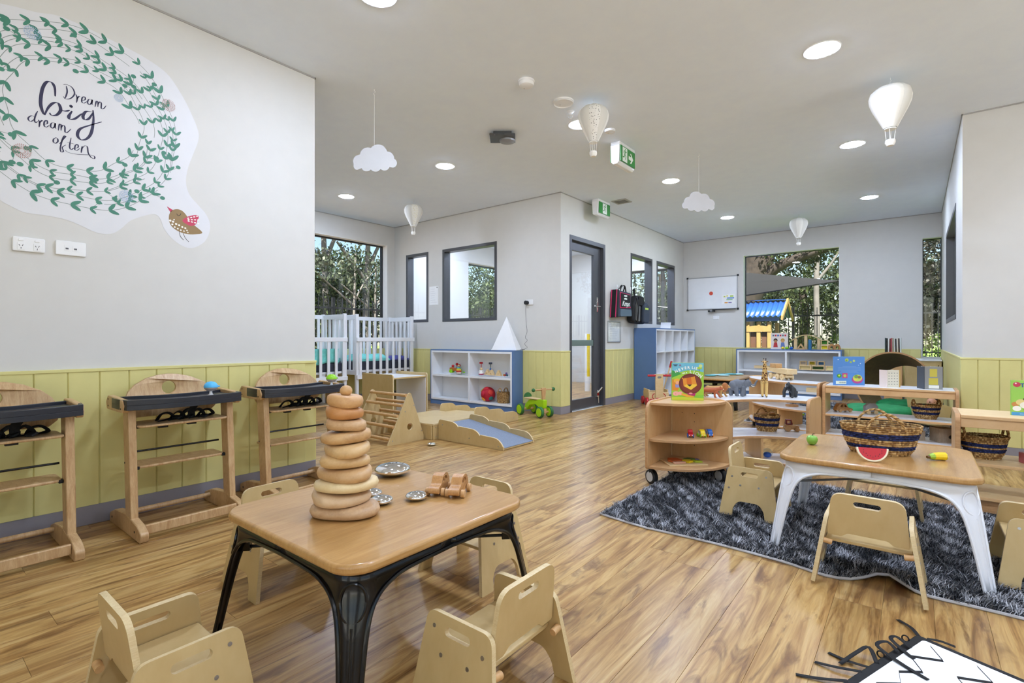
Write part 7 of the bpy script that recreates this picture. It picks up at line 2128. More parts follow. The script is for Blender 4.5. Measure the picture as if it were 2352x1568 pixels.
mini_car('small yellow painted car with green wheels on the corner shelf', (-1.158, 3.56, MZ), math.radians(-45), YEL, GREEN, 'arch')
mini_car('small blue painted car with orange wheels on the corner shelf', (-1.122, 3.605, MZ), math.radians(-45), BLUE, ORANGE, 'arch')
t = thing('snail_puzzle', 'wooden board puzzle with orange and green pieces on corner shelf', 'puzzle', (-1.27, 3.515, 0.1352), math.radians(43))
mb = MB(); mb.box(-0.135, 0.135, -0.10, 0.10, 0, 0.010); mb.build('board', PINE, t, bevel=0.002)
for (pts, m_) in (([(-0.11, 0.0), (-0.09, 0.055), (-0.03, 0.06), (0.0, 0.01), (-0.02, -0.02), (-0.09, -0.03)], plain('puzzle_orange', '#c9602a', 0.5)), ([(-0.02, -0.025), (0.005, 0.01), (0.05, 0.0), (0.06, -0.04), (0.02, -0.06)], YEL), ([(0.055, -0.005), (0.11, -0.02), (0.12, -0.06), (0.065, -0.05)], plain('puzzle_lime', '#a8b92c', 0.5)), ([(0.0, 0.02), (0.06, 0.06), (0.11, 0.02), (0.06, 0.005)], plain('puzzle_olive', '#5d7a35', 0.5)), ([(0.085, 0.01), (0.11, 0.03), (0.125, 0.0)], plain('puzzle_violet', '#5b4a86', 0.5)), ([(-0.10, -0.05), (-0.02, -0.035), (0.0, -0.065), (-0.09, -0.08)], plain('puzzle_peach', '#dba88c', 0.5))):
    mb = MB(); mb.plate(fillet(pts, 0.01, 4), [], 0.0101, 0.022); mb.build('puzzle_piece', m_, t, bevel=0.002)
# baskets on shelves
B2 = basket('woven_basket', 'round seagrass basket with two navy bands on the curved shelf', (-0.885, 4.235, 0.3006), math.radians(40), 0.089, 0.080, 0.125, 12, {4, 5, 8, 9}, 0.66, 'long', 0.045, 'striped seagrass baskets')
def fill(label, loc, rx, items):
    for i, (dx_, dy_, dz_, m_, lab) in enumerate(items):
        mb = MB(); mb.tube(smooth_path([(-0.035, 0, 0), (0, 0.006, 0.004), (0.035, 0, 0)], 4), 0.013, 10)
        o = mb.build('wooden_block', m_, smooth=60); o.location = (loc[0] + dx_, loc[1] + dy_, loc[2] + dz_); o.rotation_euler = (0, 0.3 * (i - 1), 0.8 * i)
        tag(o, lab, 'wooden block')
fill('', (-0.885, 4.235, 0.3006), 0.05, ((-0.03, -0.01, 0.12, BEECH, 'pale wooden piece on the left in the round basket'), (0.035, 0.01, 0.125, CARW, 'brown wooden piece on the right in the round basket')))
basket('woven_basket', 'seagrass basket with upright handles on the straight shelf', (0.075, 5.74, 0.3006), math.radians(30), 0.105, 0.085, 0.125, 12, {4, 5, 8, 9}, 0.62, 'end', 0.045, 'striped seagrass baskets')
rg = random.Random(6)
for i in range(7):
    a = i * 0.9
    c = ('#c22', '#d8b02a', '#2a7a3a', '#b3262c', '#7a1f22', '#d0a020', '#8a2530')[i]
    c = {'#c22': '#c22a2a'}.get(c, c)
    mb = MB(); mb.ball((0, 0, 0), 0.016, 0.016, 0.012, 12, 8)
    o = mb.build('play_piece', plain('piece' + c, c, 0.4), smooth=80); o.location = (0.075 + (0.045 * math.cos(a) if i else 0), 5.74 + (0.038 * math.sin(a) if i else 0), 0.3006 + 0.108)
    tag(o, ('small red', 'small yellow', 'small green', 'small crimson', 'small maroon', 'small amber', 'small plum')[i] + ' play piece inside the basket on the straight shelf', 'toy piece', 'pieces inside the basket')
basket('woven_basket', 'wide seagrass basket on the shelf at the right edge', (0.315, 4.06, 0.3006), math.radians(25), 0.112, 0.088, 0.135, 13, {4, 5, 7, 8}, 0.62, 'end', 0.055, 'striped seagrass baskets')
# blocks on the right shelf
t_blocks = ((0.50, 4.03, 0.3006, 0.064, '#c96a6c', 'pink toy brick at the bottom left of the brick pile', 'box'), (0.575, 4.04, 0.3006, 0.064, '#2b5aa0', 'blue toy brick at the bottom of the brick pile', 'box'), (0.555, 4.045, 0.3647, 0.066, '#b9b22a', 'olive yellow toy brick on the brick pile', 'box'))
for (x, y, z, s, c, lab, k_) in t_blocks:
    mb = MB(); mb.box(-s / 2, s / 2, -s / 2, s / 2, 0, s * 0.92); o = mb.build('toy_brick', plain('brick' + c, c, 0.45), bevel=0.004); o.location = (x, y, z); o.rotation_euler = (0, 0, 0.35)
    tag(o, lab, 'toy brick', 'soft toy bricks')
mb = MB(); mb.cyl((0, -0.03, 0.03), (0, 0.03, 0.03), 0.030, 24); o = mb.build('toy_brick', plain('brick#b9b22a', '#b9b22a', 0.45), bevel=0.004); o.location = (0.555, 4.045, 0.4256); o.rotation_euler = (0, 0, 0.35)
tag(o, 'olive yellow cylinder on top of the brick pile', 'toy brick', 'soft toy bricks')
# glass ball, tractor
CLEARB = glass_mat('clear_acrylic', (0.80, 0.86, 0.92), 0.9)
t = thing('glass_ball', 'clear blue tinted glass ball on the bottom of the curved shelf', 'ball', (-0.865, 4.155, 0.1107))
mb = MB(); mb.ball((0, 0, 0.036), 0.036, n=28, m=18); mb.build('shell', CLEARB, t, smooth=80)
mb = MB(); mb.ball((0, 0, 0.024), 0.028, 0.028, 0.020, 24, 12); mb.build('blue_core', plain('ball_blue', '#3a6fd0', 0.2), t, smooth=80)
t = thing('toy_tractor', 'wooden toy tractor with dark red cab on the curved shelf', 'toy tractor', (-0.735, 4.33, 0.3006), math.radians(25))
mb = MB(); mb.plate(fillet([(-0.05, 0.018), (0.05, 0.018), (0.05, 0.042), (-0.02, 0.05), (-0.05, 0.05)], 0.006), [], -0.016, 0.016, axis='y'); mb.build('chassis', BEECH, t, bevel=0.002)
mb = MB(); mb.plate(fillet([(-0.045, 0.0502), (0.006, 0.0502), (-0.004, 0.088), (-0.04, 0.088)], 0.005), [rrect(-0.034, -0.008, 0.057, 0.08, 0.003)], -0.017, 0.017, axis='y'); mb.build('cab', DKRED, t, bevel=0.002)
for (x, r) in ((-0.03, 0.022), (0.035, 0.016)):
    for s in (-1, 1):
        mb = MB(); mb.cyl((x, s * 0.0165, r), (x, s * 0.030, r), r, 20); mb.build('wheel', BEECH, t, bevel=0.002)
# truck
t = thing('toy_truck', 'large wooden toy truck with tray on the farther curved shelf', 'toy truck', (-1.125, 6.055, S2Z), math.radians(-50))
mb = MB(); mb.box(-0.17, 0.165, -0.038, 0.038, 0.030, 0.052); mb.build('chassis', PINE, t, bevel=0.003)
mb = MB(); mb.plate(fillet([(-0.20, 0.085), (0.02, 0.066), (0.20, 0.066), (0.20, 0.118), (-0.02, 0.118), (-0.20, 0.118)], 0.006), [], -0.055, 0.055, axis='y'); mb.build('tray', PINE, t, bevel=0.003)
mb = MB(); mb.box(-0.165, -0.045, -0.035, 0.035, 0.1182, 0.165); mb.build('load_block', BEECH, t, bevel=0.003)
mb = MB(); mb.box(0.06, 0.15, -0.03, 0.03, 0.0522, 0.0658); mb.build('tray_hinge', PINE, t)
for x in (-0.12, 0.02, 0.105, -0.03):
    if x == -0.03: continue
    for s in (-1, 1):
        mb = MB(); mb.cyl((x, s * 0.0385, 0.032), (x, s * 0.060, 0.032), 0.032, 24); w_ = mb.build('wheel', PINE, t, bevel=0.003)
        mb = MB(); mb.cyl((x, s * 0.0601, 0.032), (x, s * 0.0625, 0.032), 0.009, 12); mb.build('hub', BEECH, w_)
wood_car('brown wooden beetle shaped car on the straight shelf', (-0.545, 5.80, 0.3006), math.radians(40), CARW, 0.16, 0.085, 2, 0.05)
t = thing('clear_elephant', 'clear acrylic wheeled animal toy on the straight shelf', 'toy', (-0.325, 5.78, 0.3006), math.radians(38))
mb = MB(); mb.plate(fillet([(-0.055, 0.02), (0.055, 0.02), (0.06, 0.07), (0.035, 0.10), (-0.02, 0.10), (-0.06, 0.075)], 0.025, 5), [], -0.018, 0.018, axis='y'); mb.build('body', plain('smoky_acrylic', '#9b9a9c', 0.15), t, bevel=0.003)
for x in (-0.035, 0.035):
    for s in (-1, 1):
        mb = MB(); mb.cyl((x, s * 0.0185, 0.018), (x, s * 0.030, 0.018), 0.018, 18); mb.build('wheel', PINE, t, bevel=0.002)
# grey wooden boxes low on the straight shelf
GBX = wood('weathered_box', '#b7a792', '#93826d', (8, 8, 2), 0.6, 0.4, 3.0)
def open_box(label, loc, rz, w, d, h, hole):
    t = thing('wooden_box', label, 'box', loc, rz, 'grey wooden boxes')
    for s in (-1, 1):
        a, b = sorted((s * d / 2, s * (d / 2 - 0.008)))
        mb = MB(); mb.plate([(-w / 2, 0.0), (w / 2, 0), (w / 2, h), (-w / 2, h)], [circ(w * 0.2, h * 0.4, h * 0.13, 16)] if hole else [], a, b, axis='y'); mb.build('wall_board', GBX, t)
        a, b = sorted((s * w / 2, s * (w / 2 - 0.008)))
        mb = MB(); mb.box(a, b, -d / 2 + 0.0082, d / 2 - 0.0082, 0, h); mb.build('end_board', GBX, t)
    mb = MB(); mb.box(-w / 2 + 0.0082, w / 2 - 0.0082, -d / 2 + 0.0082, d / 2 - 0.0082, h - 0.02, h - 0.012); mb.build('white_lid', LAMIN, t)
    return t
open_box('low grey wooden box on the bottom of the straight shelf', (-0.03, 5.73, 0.1107), math.radians(28), 0.155, 0.13, 0.085, False)
open_box('taller grey wooden box with a round hole on the straight shelf', (0.185, 5.76, 0.1107), math.radians(30), 0.13, 0.12, 0.12, True)
# pieces on the second curved shelf and far blue shelf
mb = MB(); mb.plate(circ(0, 0, 0.06, 28), [circ(0, 0, 0.02, 16)], 0, 0.02); o = mb.build('wooden_disc', CARW, bevel=0.003); o.location = (-1.0, 5.92, 0.3006); tag(o, 'flat brown wooden disc on the farther curved shelf', 'wooden disc')
PANE_OBJ = []
def frame_block(label, loc, w, h, d, colour):
    t = thing('window_block', label, 'toy block', loc, 0, 'framed colour blocks')
    f = 0.014
    mb = MB(); mb.plate([(-w / 2, 0), (w / 2, 0), (w / 2, h), (-w / 2, h)], [[(-w / 2 + f, f), (w / 2 - f, f), (w / 2 - f, h - f), (-w / 2 + f, h - f)]], -d / 2, d / 2, axis='y'); mb.build('frame', PINE, t, bevel=0.002)
    mb = MB(); mb.box(-w / 2 + f, w / 2 - f, -0.004, 0.004, f, h - f); mb.build('colour_pane', plain('acrylic' + colour, colour, 0.15), t)
    return t
FZ = 0.4715
frame_block('long framed block with pale amber pane on the far blue shelf', (-1.47, 9.90, FZ), 0.18, 0.078, 0.05, '#cdb983')
frame_block('long framed block with dark green pane on the far blue shelf', (-1.28, 9.90, FZ), 0.19, 0.078, 0.05, '#2c4a24')
frame_block('long framed block with pale yellow pane on the far blue shelf', (-1.08, 9.90, FZ), 0.18, 0.078, 0.05, '#ece6a6')
frame_block('small framed block with clear grey pane, upper left of three', (-1.50, 9.90, FZ + 0.0785), 0.105, 0.074, 0.05, '#b9ab9c')
frame_block('small framed block with mustard pane, middle of three', (-1.365, 9.90, FZ + 0.0785), 0.105, 0.074, 0.05, '#a89422')
frame_block('small framed block with blue pane, upper right of three', (-1.235, 9.90, FZ + 0.0785), 0.105, 0.074, 0.05, '#2c5f8c')
mb = MB(); mb.box(-0.12, 0.12, -0.05, 0.05, 0, 0.05); o = mb.build('wooden_block', PINE, bevel=0.003); o.location = (-2.15, 9.90, FZ); tag(o, 'long plain wooden block in the upper left of the far blue shelf', 'toy block')
mb = MB(); mb.box(-0.12, 0.12, -0.06, 0.06, 0, 0.07); o = mb.build('wooden_block', PINE, bevel=0.003); o.location = (-1.33, 9.90, 0.0985); tag(o, 'pale wooden block low inside the far blue shelf', 'toy block')
# on top of the far blue shelf
def arch_bridge(label, loc, w, h):
    t = thing('arch_bridge', label, 'toy block', loc)
    N = 20
    A = [(-w / 2 + w * i / N, h * 0.62 + h * 0.38 * math.sin(PI * i / N)) for i in range(N + 1)]
    mb = MB(); mb.plate(A + [(x, z - 0.012) for x, z in A[::-1]], [], -0.04, 0.04, axis='y'); mb.build('curved_roof', PINE, t)
    for x in (-w * 0.36, -0.02 * w, w * 0.40):
        z = h * 0.62 + h * 0.38 * math.sin(PI * (x / w + 0.5)) - 0.0125
        mb = MB(); mb.box(x - 0.022, x + 0.022, -0.03, 0.03, 0, z); mb.build('post', PINE, t, bevel=0.002)
arch_bridge('curved wooden bridge on the far blue shelf before the window', (-1.46, 9.96, BKSZ), 0.46, 0.255)
mb = MB(); mb.plate([(-0.07, 0), (0.07, 0), (0.0, 0.105)], [[(-0.035, 0.016), (0.035, 0.016), (0, 0.07)]], -0.03, 0.03, axis='y'); o = mb.build('triangle_block', BEECH, bevel=0.002); o.location = (-1.53, 9.86, BKSZ); tag(o, 'hollow triangle block before the curved wooden bridge', 'toy block')
def cup(name, lab, loc, m_, r, h):
    mb = MB(); mb.cyl((0, 0, 0), (0, 0, h), r, 18); o = mb.build(name, m_, bevel=0.003); o.location = loc; tag(o, lab, 'toy block', 'blocks on the far shelf')
cup('round_block', 'tall blue cylinder block on the far blue shelf', (-1.395, 9.86, BKSZ), plain('far_blue', '#2a6f9c', 0.4), 0.026, 0.17)
frame_block('framed yellow pane block on the far blue shelf top', (-1.185, 9.88, BKSZ), 0.11, 0.08, 0.05, '#d6c92a')
frame_block('framed green pane block stacked over the yellow one', (-1.185, 9.88, BKSZ + 0.0805), 0.105, 0.085, 0.05, '#3c7a2a')
for i, (x, lab) in enumerate(((-1.085, 'left brown arch block at the end of the far shelf'), (-1.015, 'right brown arch block at the end of the far shelf'))):
    mb = MB(); mb.plate([(0.05 * math.cos(a), 0.10 * math.sin(a)) for a in [PI * k / 14 for k in range(15)]], [[(0.024 * math.cos(a), 0.006 + 0.06 * math.sin(a)) for a in [PI * k / 10 for k in range(11)]]], -0.03, 0.03, axis='y')
    o = mb.build('arch_block', CARW, bevel=0.002); o.location = (x - 0.0, 9.86 + 0.075 * i, BKSZ); o.rotation_euler = (0, 0, 0.3); tag(o, lab, 'toy block', 'blocks on the far shelf')
for (x, m_, lab) in ((-1.80, YEL, 'small yellow bead toy before the board book'), (-1.74, GREEN, 'small green bead toy before the board book'), (-1.67, BLUE, 'small blue bead toy right of the board book')):
    mb = MB(); mb.ball((0, 0, 0.024), 0.028, 0.022, 0.024); o = mb.build('bead_toy', m_, smooth=80); o.location = (x, 9.83, BKSZ); tag(o, lab, 'toy', 'bead toys on the far shelf')

# ================================================================== toys in the blue cube shelf by the partition
ZU, ZB = 0.4792, 0.0985
YT = 5.49
t = thing('caterpillar_toy', 'pull along wooden toy with green wheels and red balls', 'toy', (-5.50, 5.515, ZU), math.radians(15))
mb = MB(); mb.plate(fillet([(-0.09, 0.03), (0.08, 0.03), (0.08, 0.055), (-0.05, 0.09), (-0.09, 0.08)], 0.012), [], -0.018, 0.018, axis='y'); mb.build('body', plain('cat_orange', '#b3672a', 0.45), t, bevel=0.003)
for x in (-0.06, 0.07):
    for s in (-1, 1):
        mb = MB(); mb.cyl((x, s * 0.0185, 0.03), (x, s * 0.034, 0.03), 0.030, 18); mb.build('wheel', GREEN, t, bevel=0.003)
for (x, z) in ((-0.04, 0.105), (0.03, 0.135), (0.07, 0.115)):
    mb = MB(); mb.ball((x, 0, z), 0.022); mb.build('red_ball', RED, t, smooth=80)
    mb = MB(); mb.cyl((x, 0, 0.05), (x, 0, z - 0.018), 0.004, 8); mb.build('ball_rod', BLACKR, t)
mb = MB(); mb.ball((0.14, 0.02, 0.012), 0.022, 0.014, 0.012); mb.build('pull_knob', GREEN, t)
t = thing('rainbow_stacker', 'rainbow striped egg shaped stacking figure in the cube shelf', 'toy', (-5.37, 5.46, ZU))
for i, (r0_, r1_, z0_, c) in enumerate(((0.034, 0.041, 0.0, '#e6cfc0'), (0.041, 0.040, 0.024, '#c9302c'), (0.040, 0.036, 0.042, '#e8912a'), (0.036, 0.032, 0.056, '#efd82f'), (0.032, 0.027, 0.069, '#8fc93a'), (0.027, 0.022, 0.082, '#4fb0d8'))):
    h_ = (0.024, 0.018, 0.014, 0.013, 0.013, 0.012)[i] - 0.0003
    mb = MB(); mb.lathe([(r0_ * 0.96, z0_), (r0_, z0_ + 0.003), (r1_, z0_ + h_ - 0.003), (r1_ * 0.97, z0_ + h_)], 22); mb.build('stripe_ring', plain('ring' + c, c, 0.45), t)
mb = MB(); mb.ball((0, 0, 0.113), 0.020); mb.build('head', BEECH, t, smooth=80)
for k, (x, c, c2, lab) in enumerate(((-4.98, RED, DKRED, 'red rattle stick standing in the cube shelf'), (-4.80, BLUE, plain('rattle_teal', '#2d6b66', 0.4), 'blue rattle stick standing in the cube shelf'))):
    t = thing('rattle', lab, 'toy', (x, 5.53, ZU), 0, 'rattles in the cube shelf')
    mb = MB(); mb.lathe([(0.0, 0), (0.022, 0), (0.010, 0.03), (0, 0.03)], 14); mb.build('base', c2, t)
    mb = MB(); mb.cyl((0, 0, 0.03), (0, 0, 0.155), 0.005, 10); mb.build('stick', c if k == 0 else c2, t)
    mb = MB(); mb.ball((0, 0, 0.085), 0.014); mb.build('bead', c, t, smooth=80)
    mb = MB(); mb.cyl((0, 0, 0.155), (0, 0, 0.182), 0.026, 18); mb.build('top_drum', c if k == 0 else plain('rattle_grey', '#3f4a5f', 0.4), t, bevel=0.003)
t = thing('wobble_figure', 'white and pink wobbling figure in the cube shelf', 'toy', (-4.915, 5.46, ZU))
mb = MB(); mb.lathe([(0.0, 0), (0.03, 0.0), (0.040, 0.012), (0.041, 0.02)], 22); mb.build('pink_base', plain('wobble_pink', '#b0315c', 0.4), t)
mb = MB(); mb.lathe([(0.041, 0.0202), (0.036, 0.05), (0.026, 0.068), (0, 0.072)], 22); mb.build('white_body', spotty('wobble_print', '#f2efe8', '#3a3430', 55), t)
mb = MB(); mb.ball((0, 0, 0.085), 0.022); mb.build('head', PINE, t, smooth=80)
for (x, lab) in ((-4.845, 'left pale wooden house block in the cube shelf'), (-4.735, 'middle pale wooden house block in the cube shelf'), (-4.60, 'right pale wooden house block in the cube shelf')):
    mb = MB(); mb.plate(fillet([(-0.055, 0), (0.055, 0), (0.0, 0.085)], 0.006, 3), [circ(0, 0.025, 0.007, 10)], -0.02, 0.02, axis='y'); o = mb.build('house_block', PINE, bevel=0.002); o.location = (x, 5.48 + (0.04 if x < -4.8 else 0), ZU); tag(o, lab, 'toy block', 'triangular house blocks')
t = thing('bead_bracelet', 'small heap of coloured beads at the right of cube shelf', 'toy', (-4.47, 5.47, ZU))
for i, (x, y, z, c) in enumerate(((-0.03, 0, 0.016, '#d8b13a'), (0.0, 0.01, 0.016, '#6b4a2a'), (0.03, 0, 0.016, '#3a5f6b'), (0.0, -0.02, 0.016, '#b04a3a'), (0.015, 0.0, 0.04, '#7a5f9a'))):
    mb = MB(); mb.ball((x, y, z), 0.016, n=12, m=8); mb.build('bead', plain('bead' + c, c, 0.4), t, smooth=80)
t = thing('activity_ball', 'red fabric activity ball with coloured patches in cube shelf', 'ball', (-4.82, 5.50, ZB))
mb = MB(); mb.ball((0, 0, 0.105), 0.105, n=28, m=18); mb.build('ball', plain('ball_red', '#b81a2c', 0.75, bmp=0.2), t, smooth=80)
for (a, e_, c, r) in ((-1.9, -0.75, '#efa51f', 0.034), (-2.9, 0.5, '#b9b92a', 0.034), (-0.5, 0.35, '#cf3a2a', 0.036), (-0.35, -0.55, '#2a6a5f', 0.034), (-1.4, 1.0, '#c9202f', 0.038), (-1.7, 0.15, '#c4203a', 0.034)):
    d = Vector((math.cos(a) * math.cos(e_), math.sin(a) * math.cos(e_), math.sin(e_)))
    mb = MB(); mb.T = Matrix.Translation(Vector((0, 0, 0.105)) + d * 0.098) @ d.to_track_quat('Z', 'Y').to_matrix().to_4x4(); mb.lathe([(r, 0), (r * 0.95, 0.010), (r * 0.6, 0.016), (0, 0.018)], 18); mb.build('patch', plain('patch' + c, c, 0.7), t)
basket("small_basket", 'small tan rush basket with dark handles in the cube shelf', (-4.54, 5.50, ZB), math.radians(0), 0.092, 0.07, 0.155, 13, set(), 0.84, 'long', 0.06)
t = thing('pyramid_lamp', 'white paper pyramid standing on the blue cube shelf', 'ornament', (-4.475, 5.50, 0.842), math.radians(12))
PAPR = plain('white_card', '#f3f4f6', 0.7)
mb = MB(); mb.add([(-0.19, -0.085, 0.012), (0.19, -0.085, 0.012), (0.19, 0.085, 0.012), (-0.19, 0.085, 0.012), (0, 0, 0.47)], [(0, 1, 4), (1, 2, 4), (2, 3, 4), (3, 0, 4), (3, 2, 1, 0)]); mb.build('pyramid_shell', PAPR, t, smooth=0)
mb = MB(); mb.box(-0.20, 0.20, -0.09, 0.09, 0, 0.0118); mb.build('base_board', PAPR, t, bevel=0.002)

# ================================================================== far right corner: cave, cushion, cabinet, cradle
t = thing('wooden_cave', 'round plywood cave tube with dark inside behind the straight shelf', 'play tunnel', (-0.22, 7.88, 0), math.radians(-18))
DEP, Ra, Rb = 0.45, 0.42, 0.335
def cone(mb, off, n=64):
    vs_, fs_ = [], []
    for k, (y, R) in enumerate(((0.0, Ra), (DEP * 0.5, (Ra + Rb) / 2), (DEP, Rb))):
        for i in range(n):
            a = 2 * PI * i / n
            vs_.append(((R - off) * math.cos(a), y, R + (R - off) * math.sin(a)))
    for k in range(2):
        for i in range(n):
            q = (k * n + i, k * n + (i + 1) % n, (k + 1) * n + (i + 1) % n, (k + 1) * n + i)
            fs_.append(q if off == 0 else q[::-1])
    mb.add(vs_, fs_)
mb = MB(); cone(mb, 0.0); mb.build('outer_shell', MAPLEV, t, smooth=60)
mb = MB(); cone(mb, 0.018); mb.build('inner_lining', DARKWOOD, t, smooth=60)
for (y, R) in ((0.0, Ra), (DEP, Rb)):
    mb = MB(); mb.plate([(R * math.cos(2 * PI * i / 64), R + R * math.sin(2 * PI * i / 64)) for i in range(64)], [[((R - 0.0185) * math.cos(2 * PI * i / 64), R + (R - 0.0185) * math.sin(2 * PI * i / 64)) for i in range(64)]], y - 0.001, y + 0.001, axis='y'); mb.build('rim_edge', MAPLEE, t, smooth=0)
def cushion(name, label, loc, rz, rx, ry, h, mat, seed):
    rs = random.Random(seed)
    ph = [rs.random() * 6 for _ in range(4)]
    n, m = 36, 14
    vs_, fs_ = [], []
    for i in range(m + 1):
        a = -PI / 2 + PI * i / m
        for j in range(n):
            u = 2 * PI * j / n
            ca = math.copysign(abs(math.cos(a)) ** 0.55, math.cos(a)); sa = math.copysign(abs(math.sin(a)) ** 0.8, math.sin(a))
            k = 1 + 0.05 * math.sin(5 * u + ph[0]) + 0.03 * math.sin(9 * u + 3 * a + ph[1])
            vs_.append((rx * ca * k * math.copysign(abs(math.cos(u)) ** 0.7, math.cos(u)), ry * ca * k * math.copysign(abs(math.sin(u)) ** 0.7, math.sin(u)), h / 2 + h / 2 * sa * (1 + 0.10 * math.sin(4 * u + ph[2]) * abs(ca) + (0.08 * math.sin(13 * u + ph[3]) * ca))))
    for i in range(m):
        for j in range(n):
            fs_.append((i * n + j, i * n + (j + 1) % n, (i + 1) * n + (j + 1) % n, (i + 1) * n + j))
    zmin = min(v[2] for v in vs_)
    mb = MB(); mb.add([(x, y, z - zmin) for x, y, z in vs_], fs_)
    o = mb.build(name, mat, smooth=80); o.location = loc; o.rotation_euler = (0, 0, rz)
    return tag(o, label, 'cushion', 'green floor cushions')
cushion('floor_cushion', 'crumpled green cushion lying in front of the wooden cave', (-0.34, 7.52, 0.035), 0.2, 0.36, 0.24, 0.17, GREENC, 3)
cushion('floor_cushion', 'smooth green cushion tucked inside the wooden cave', (-0.17, 8.12, 0.075), 0.0, 0.22, 0.17, 0.15, GREENC, 5)
t = thing('corner_cabinet', 'plywood cabinet with white top below the narrow corner window', 'cabinet', (0.085, 9.70, 0))
for s in (-1, 1):
    a, b = sorted((s * 0.205, s * 0.19)); mb = MB(); mb.box(a, b, -0.40, 0.40, 0, 0.685); mb.build('side_panel', PLY, t, bevel=0.002)
mb = MB(); mb.box(-0.1895, 0.1895, -0.40, -0.385, 0.0, 0.685); fp = mb.build('front_panel', PLY, t, bevel=0.002)
for (x, z) in ((0.17, 0.62), (0.17, 0.10), (-0.17, 0.62)):
    mb = MB(); mb.cyl((x, -0.4003, z), (x, -0.4013, z), 0.007, 10); mb.build('screw', BLACKR, fp)
mb = MB(); mb.box(-0.21, 0.21, -0.41, 0.40, 0.6852, 0.703); mb.build('top_board', LAMIN, t, bevel=0.002)
t = thing('doll_cradle', 'pale plywood doll cradle behind the straight shelf', 'cradle', (0.115, 7.42, 0.04), math.radians(10))
t.scale = (0.85, 0.85, 0.85)
en = [(-0.17, 0.05), (0.17, 0.05), (0.20, 0.34)] + [(0.20 * math.cos(a), 0.34 + 0.05 * math.sin(a)) for a in [PI * i / 12 for i in range(1, 12)]] + [(-0.20, 0.34)]
for (y, dz) in ((-0.20, -0.10), (0.185, 0.0)):
    mb = MB(); mb.plate([(x, z + (dz if z > 0.3 else 0)) for x, z in en], [], y, y + 0.015, axis='y'); mb.build('end_board', PLY, t, bevel=0.002)
for s in (-1, 1):
    a, b = sorted((s * 0.17, s * 0.157)); mb = MB(); mb.box(a, b, -0.1845, 0.1845, 0.05, 0.22); mb.build('side_board', PLY, t, bevel=0.002)
    mb = MB(); mb.tube([(x, s * 0.1925, 0.05 - 0.035 * (1 - (x / 0.2) ** 2)) for x in [-0.2 + 0.04 * i for i in range(11)]], 0.0145, 8); mb.build('rocker', PLY, t)
mb = MB(); mb.box(-0.1565, 0.1565, -0.1845, 0.1845, 0.06, 0.075); mb.build('floor_board', PLY, t)
cu = cushion('cradle_pillow', 'white pillow inside the doll cradle', (0.115, 7.42, 0.1045), math.radians(10), 0.11, 0.13, 0.11, CLOTHW, 8); cu['category'] = 'pillow'; del cu['group']
t = thing('doll', 'dark haired doll lying in the plywood doll cradle', 'doll', (0.15, 7.46, 0.205), math.radians(10))
SKIN = plain('doll_skin', '#c98f72', 0.5)
mb = MB(); mb.ball((0, 0, 0.075), 0.050, 0.055, 0.052, 20, 14); hd = mb.build('head', SKIN, t, smooth=80)
mb = MB(); mb.ball((0.012, 0.018, 0.088), 0.053, 0.055, 0.050, 20, 14); mb.build('hair', plain('doll_hair', '#1f1613', 0.7), hd, smooth=80)
for s in (-1, 1):
    mb = MB(); mb.ball((s * 0.018 - 0.012, -0.050, 0.082), 0.006, 0.004, 0.006, 8, 6); mb.build('eye', EYE, hd)
mb = MB(); mb.ball((-0.012, -0.055, 0.070), 0.006, 0.006, 0.006, 8, 6); mb.build('nose', SKIN, hd)
mb = MB(); mb.ball((-0.012, -0.051, 0.056), 0.011, 0.004, 0.003, 8, 6); mb.build('mouth', plain('doll_lips', '#a2504a', 0.5), hd)
mb = MB(); mb.tube(smooth_path([(-0.03, -0.02, 0.03), (-0.08, -0.03, 0.03), (-0.12, -0.04, 0.02)], 4), [0.03] * 4 + [0.035] * 4 + [0.03], 12); mb.build('dress', plain('doll_dress', '#cfe6b0', 0.8), t, smooth=60)

# ================================================================== play mat in the front corner
t = thing('play_mat', 'white baby play mat with black zigzags, border and ribbon tags', 'play mat', (0.004, 2.168, 0), math.radians(-21))
mb = MB(); mb.plate(rrect(0.0, 0.62, -0.62, 0.0, 0.02), [], 0.0005, 0.014); mb.build('padding', BLACKW, t, bevel=0.005)
mb = MB(); mb.plate(rrect(0.028, 0.592, -0.592, -0.028, 0.012), [], 0.0142, 0.0175); mb.build('white_panel', plain('mat_white', '#f1f2f5', 0.85), t, bevel=0.002)
for k in range(5):
    x0_ = 0.055 + 0.115 * k
    pts = []
    for i in range(10):
        pts.append((x0_ + (0.045 if i % 2 else 0.0) + 0.01 * math.sin(i * 2.1), -0.05 - 0.058 * i))
    mb = MB(); vs_, fs_ = [], []
    for i, p in enumerate(pts):
        vs_ += [(p[0] - 0.003, p[1] + 0.006, 0.0178), (p[0] + 0.004, p[1] - 0.006, 0.0178)]
    for i in range(len(pts) - 1):
        fs_.append((2 * i, 2 * i + 1, 2 * i + 3, 2 * i + 2))
    mb.add(vs_, fs_); o = mb.build('zigzag_print', BLACKW, t, smooth=0)
def ribbon(pts, w=0.0062):
    P = smooth_path(pts, 5)
    mb = MB(); vs_, fs_ = [], []
    for i, p in enumerate(P):
        d = P[min(i + 1, len(P) - 1)] - P[max(i - 1, 0)]
        n_ = Vector((-d.y, d.x, 0)); n_ = n_.normalized() * w if n_.length > 1e-6 else Vector((w, 0, 0))
        vs_ += [tuple(p + n_), tuple(p - n_)]
    for i in range(len(P) - 1):
        fs_.append((2 * i, 2 * i + 1, 2 * i + 3, 2 * i + 2))
    mb.add(vs_, fs_)
    o = mb.build('ribbon_tag', BLACKW, t, smooth=60); so = o.modifiers.new('solid', 'SOLIDIFY'); so.thickness = 0.0012; so.offset = 1
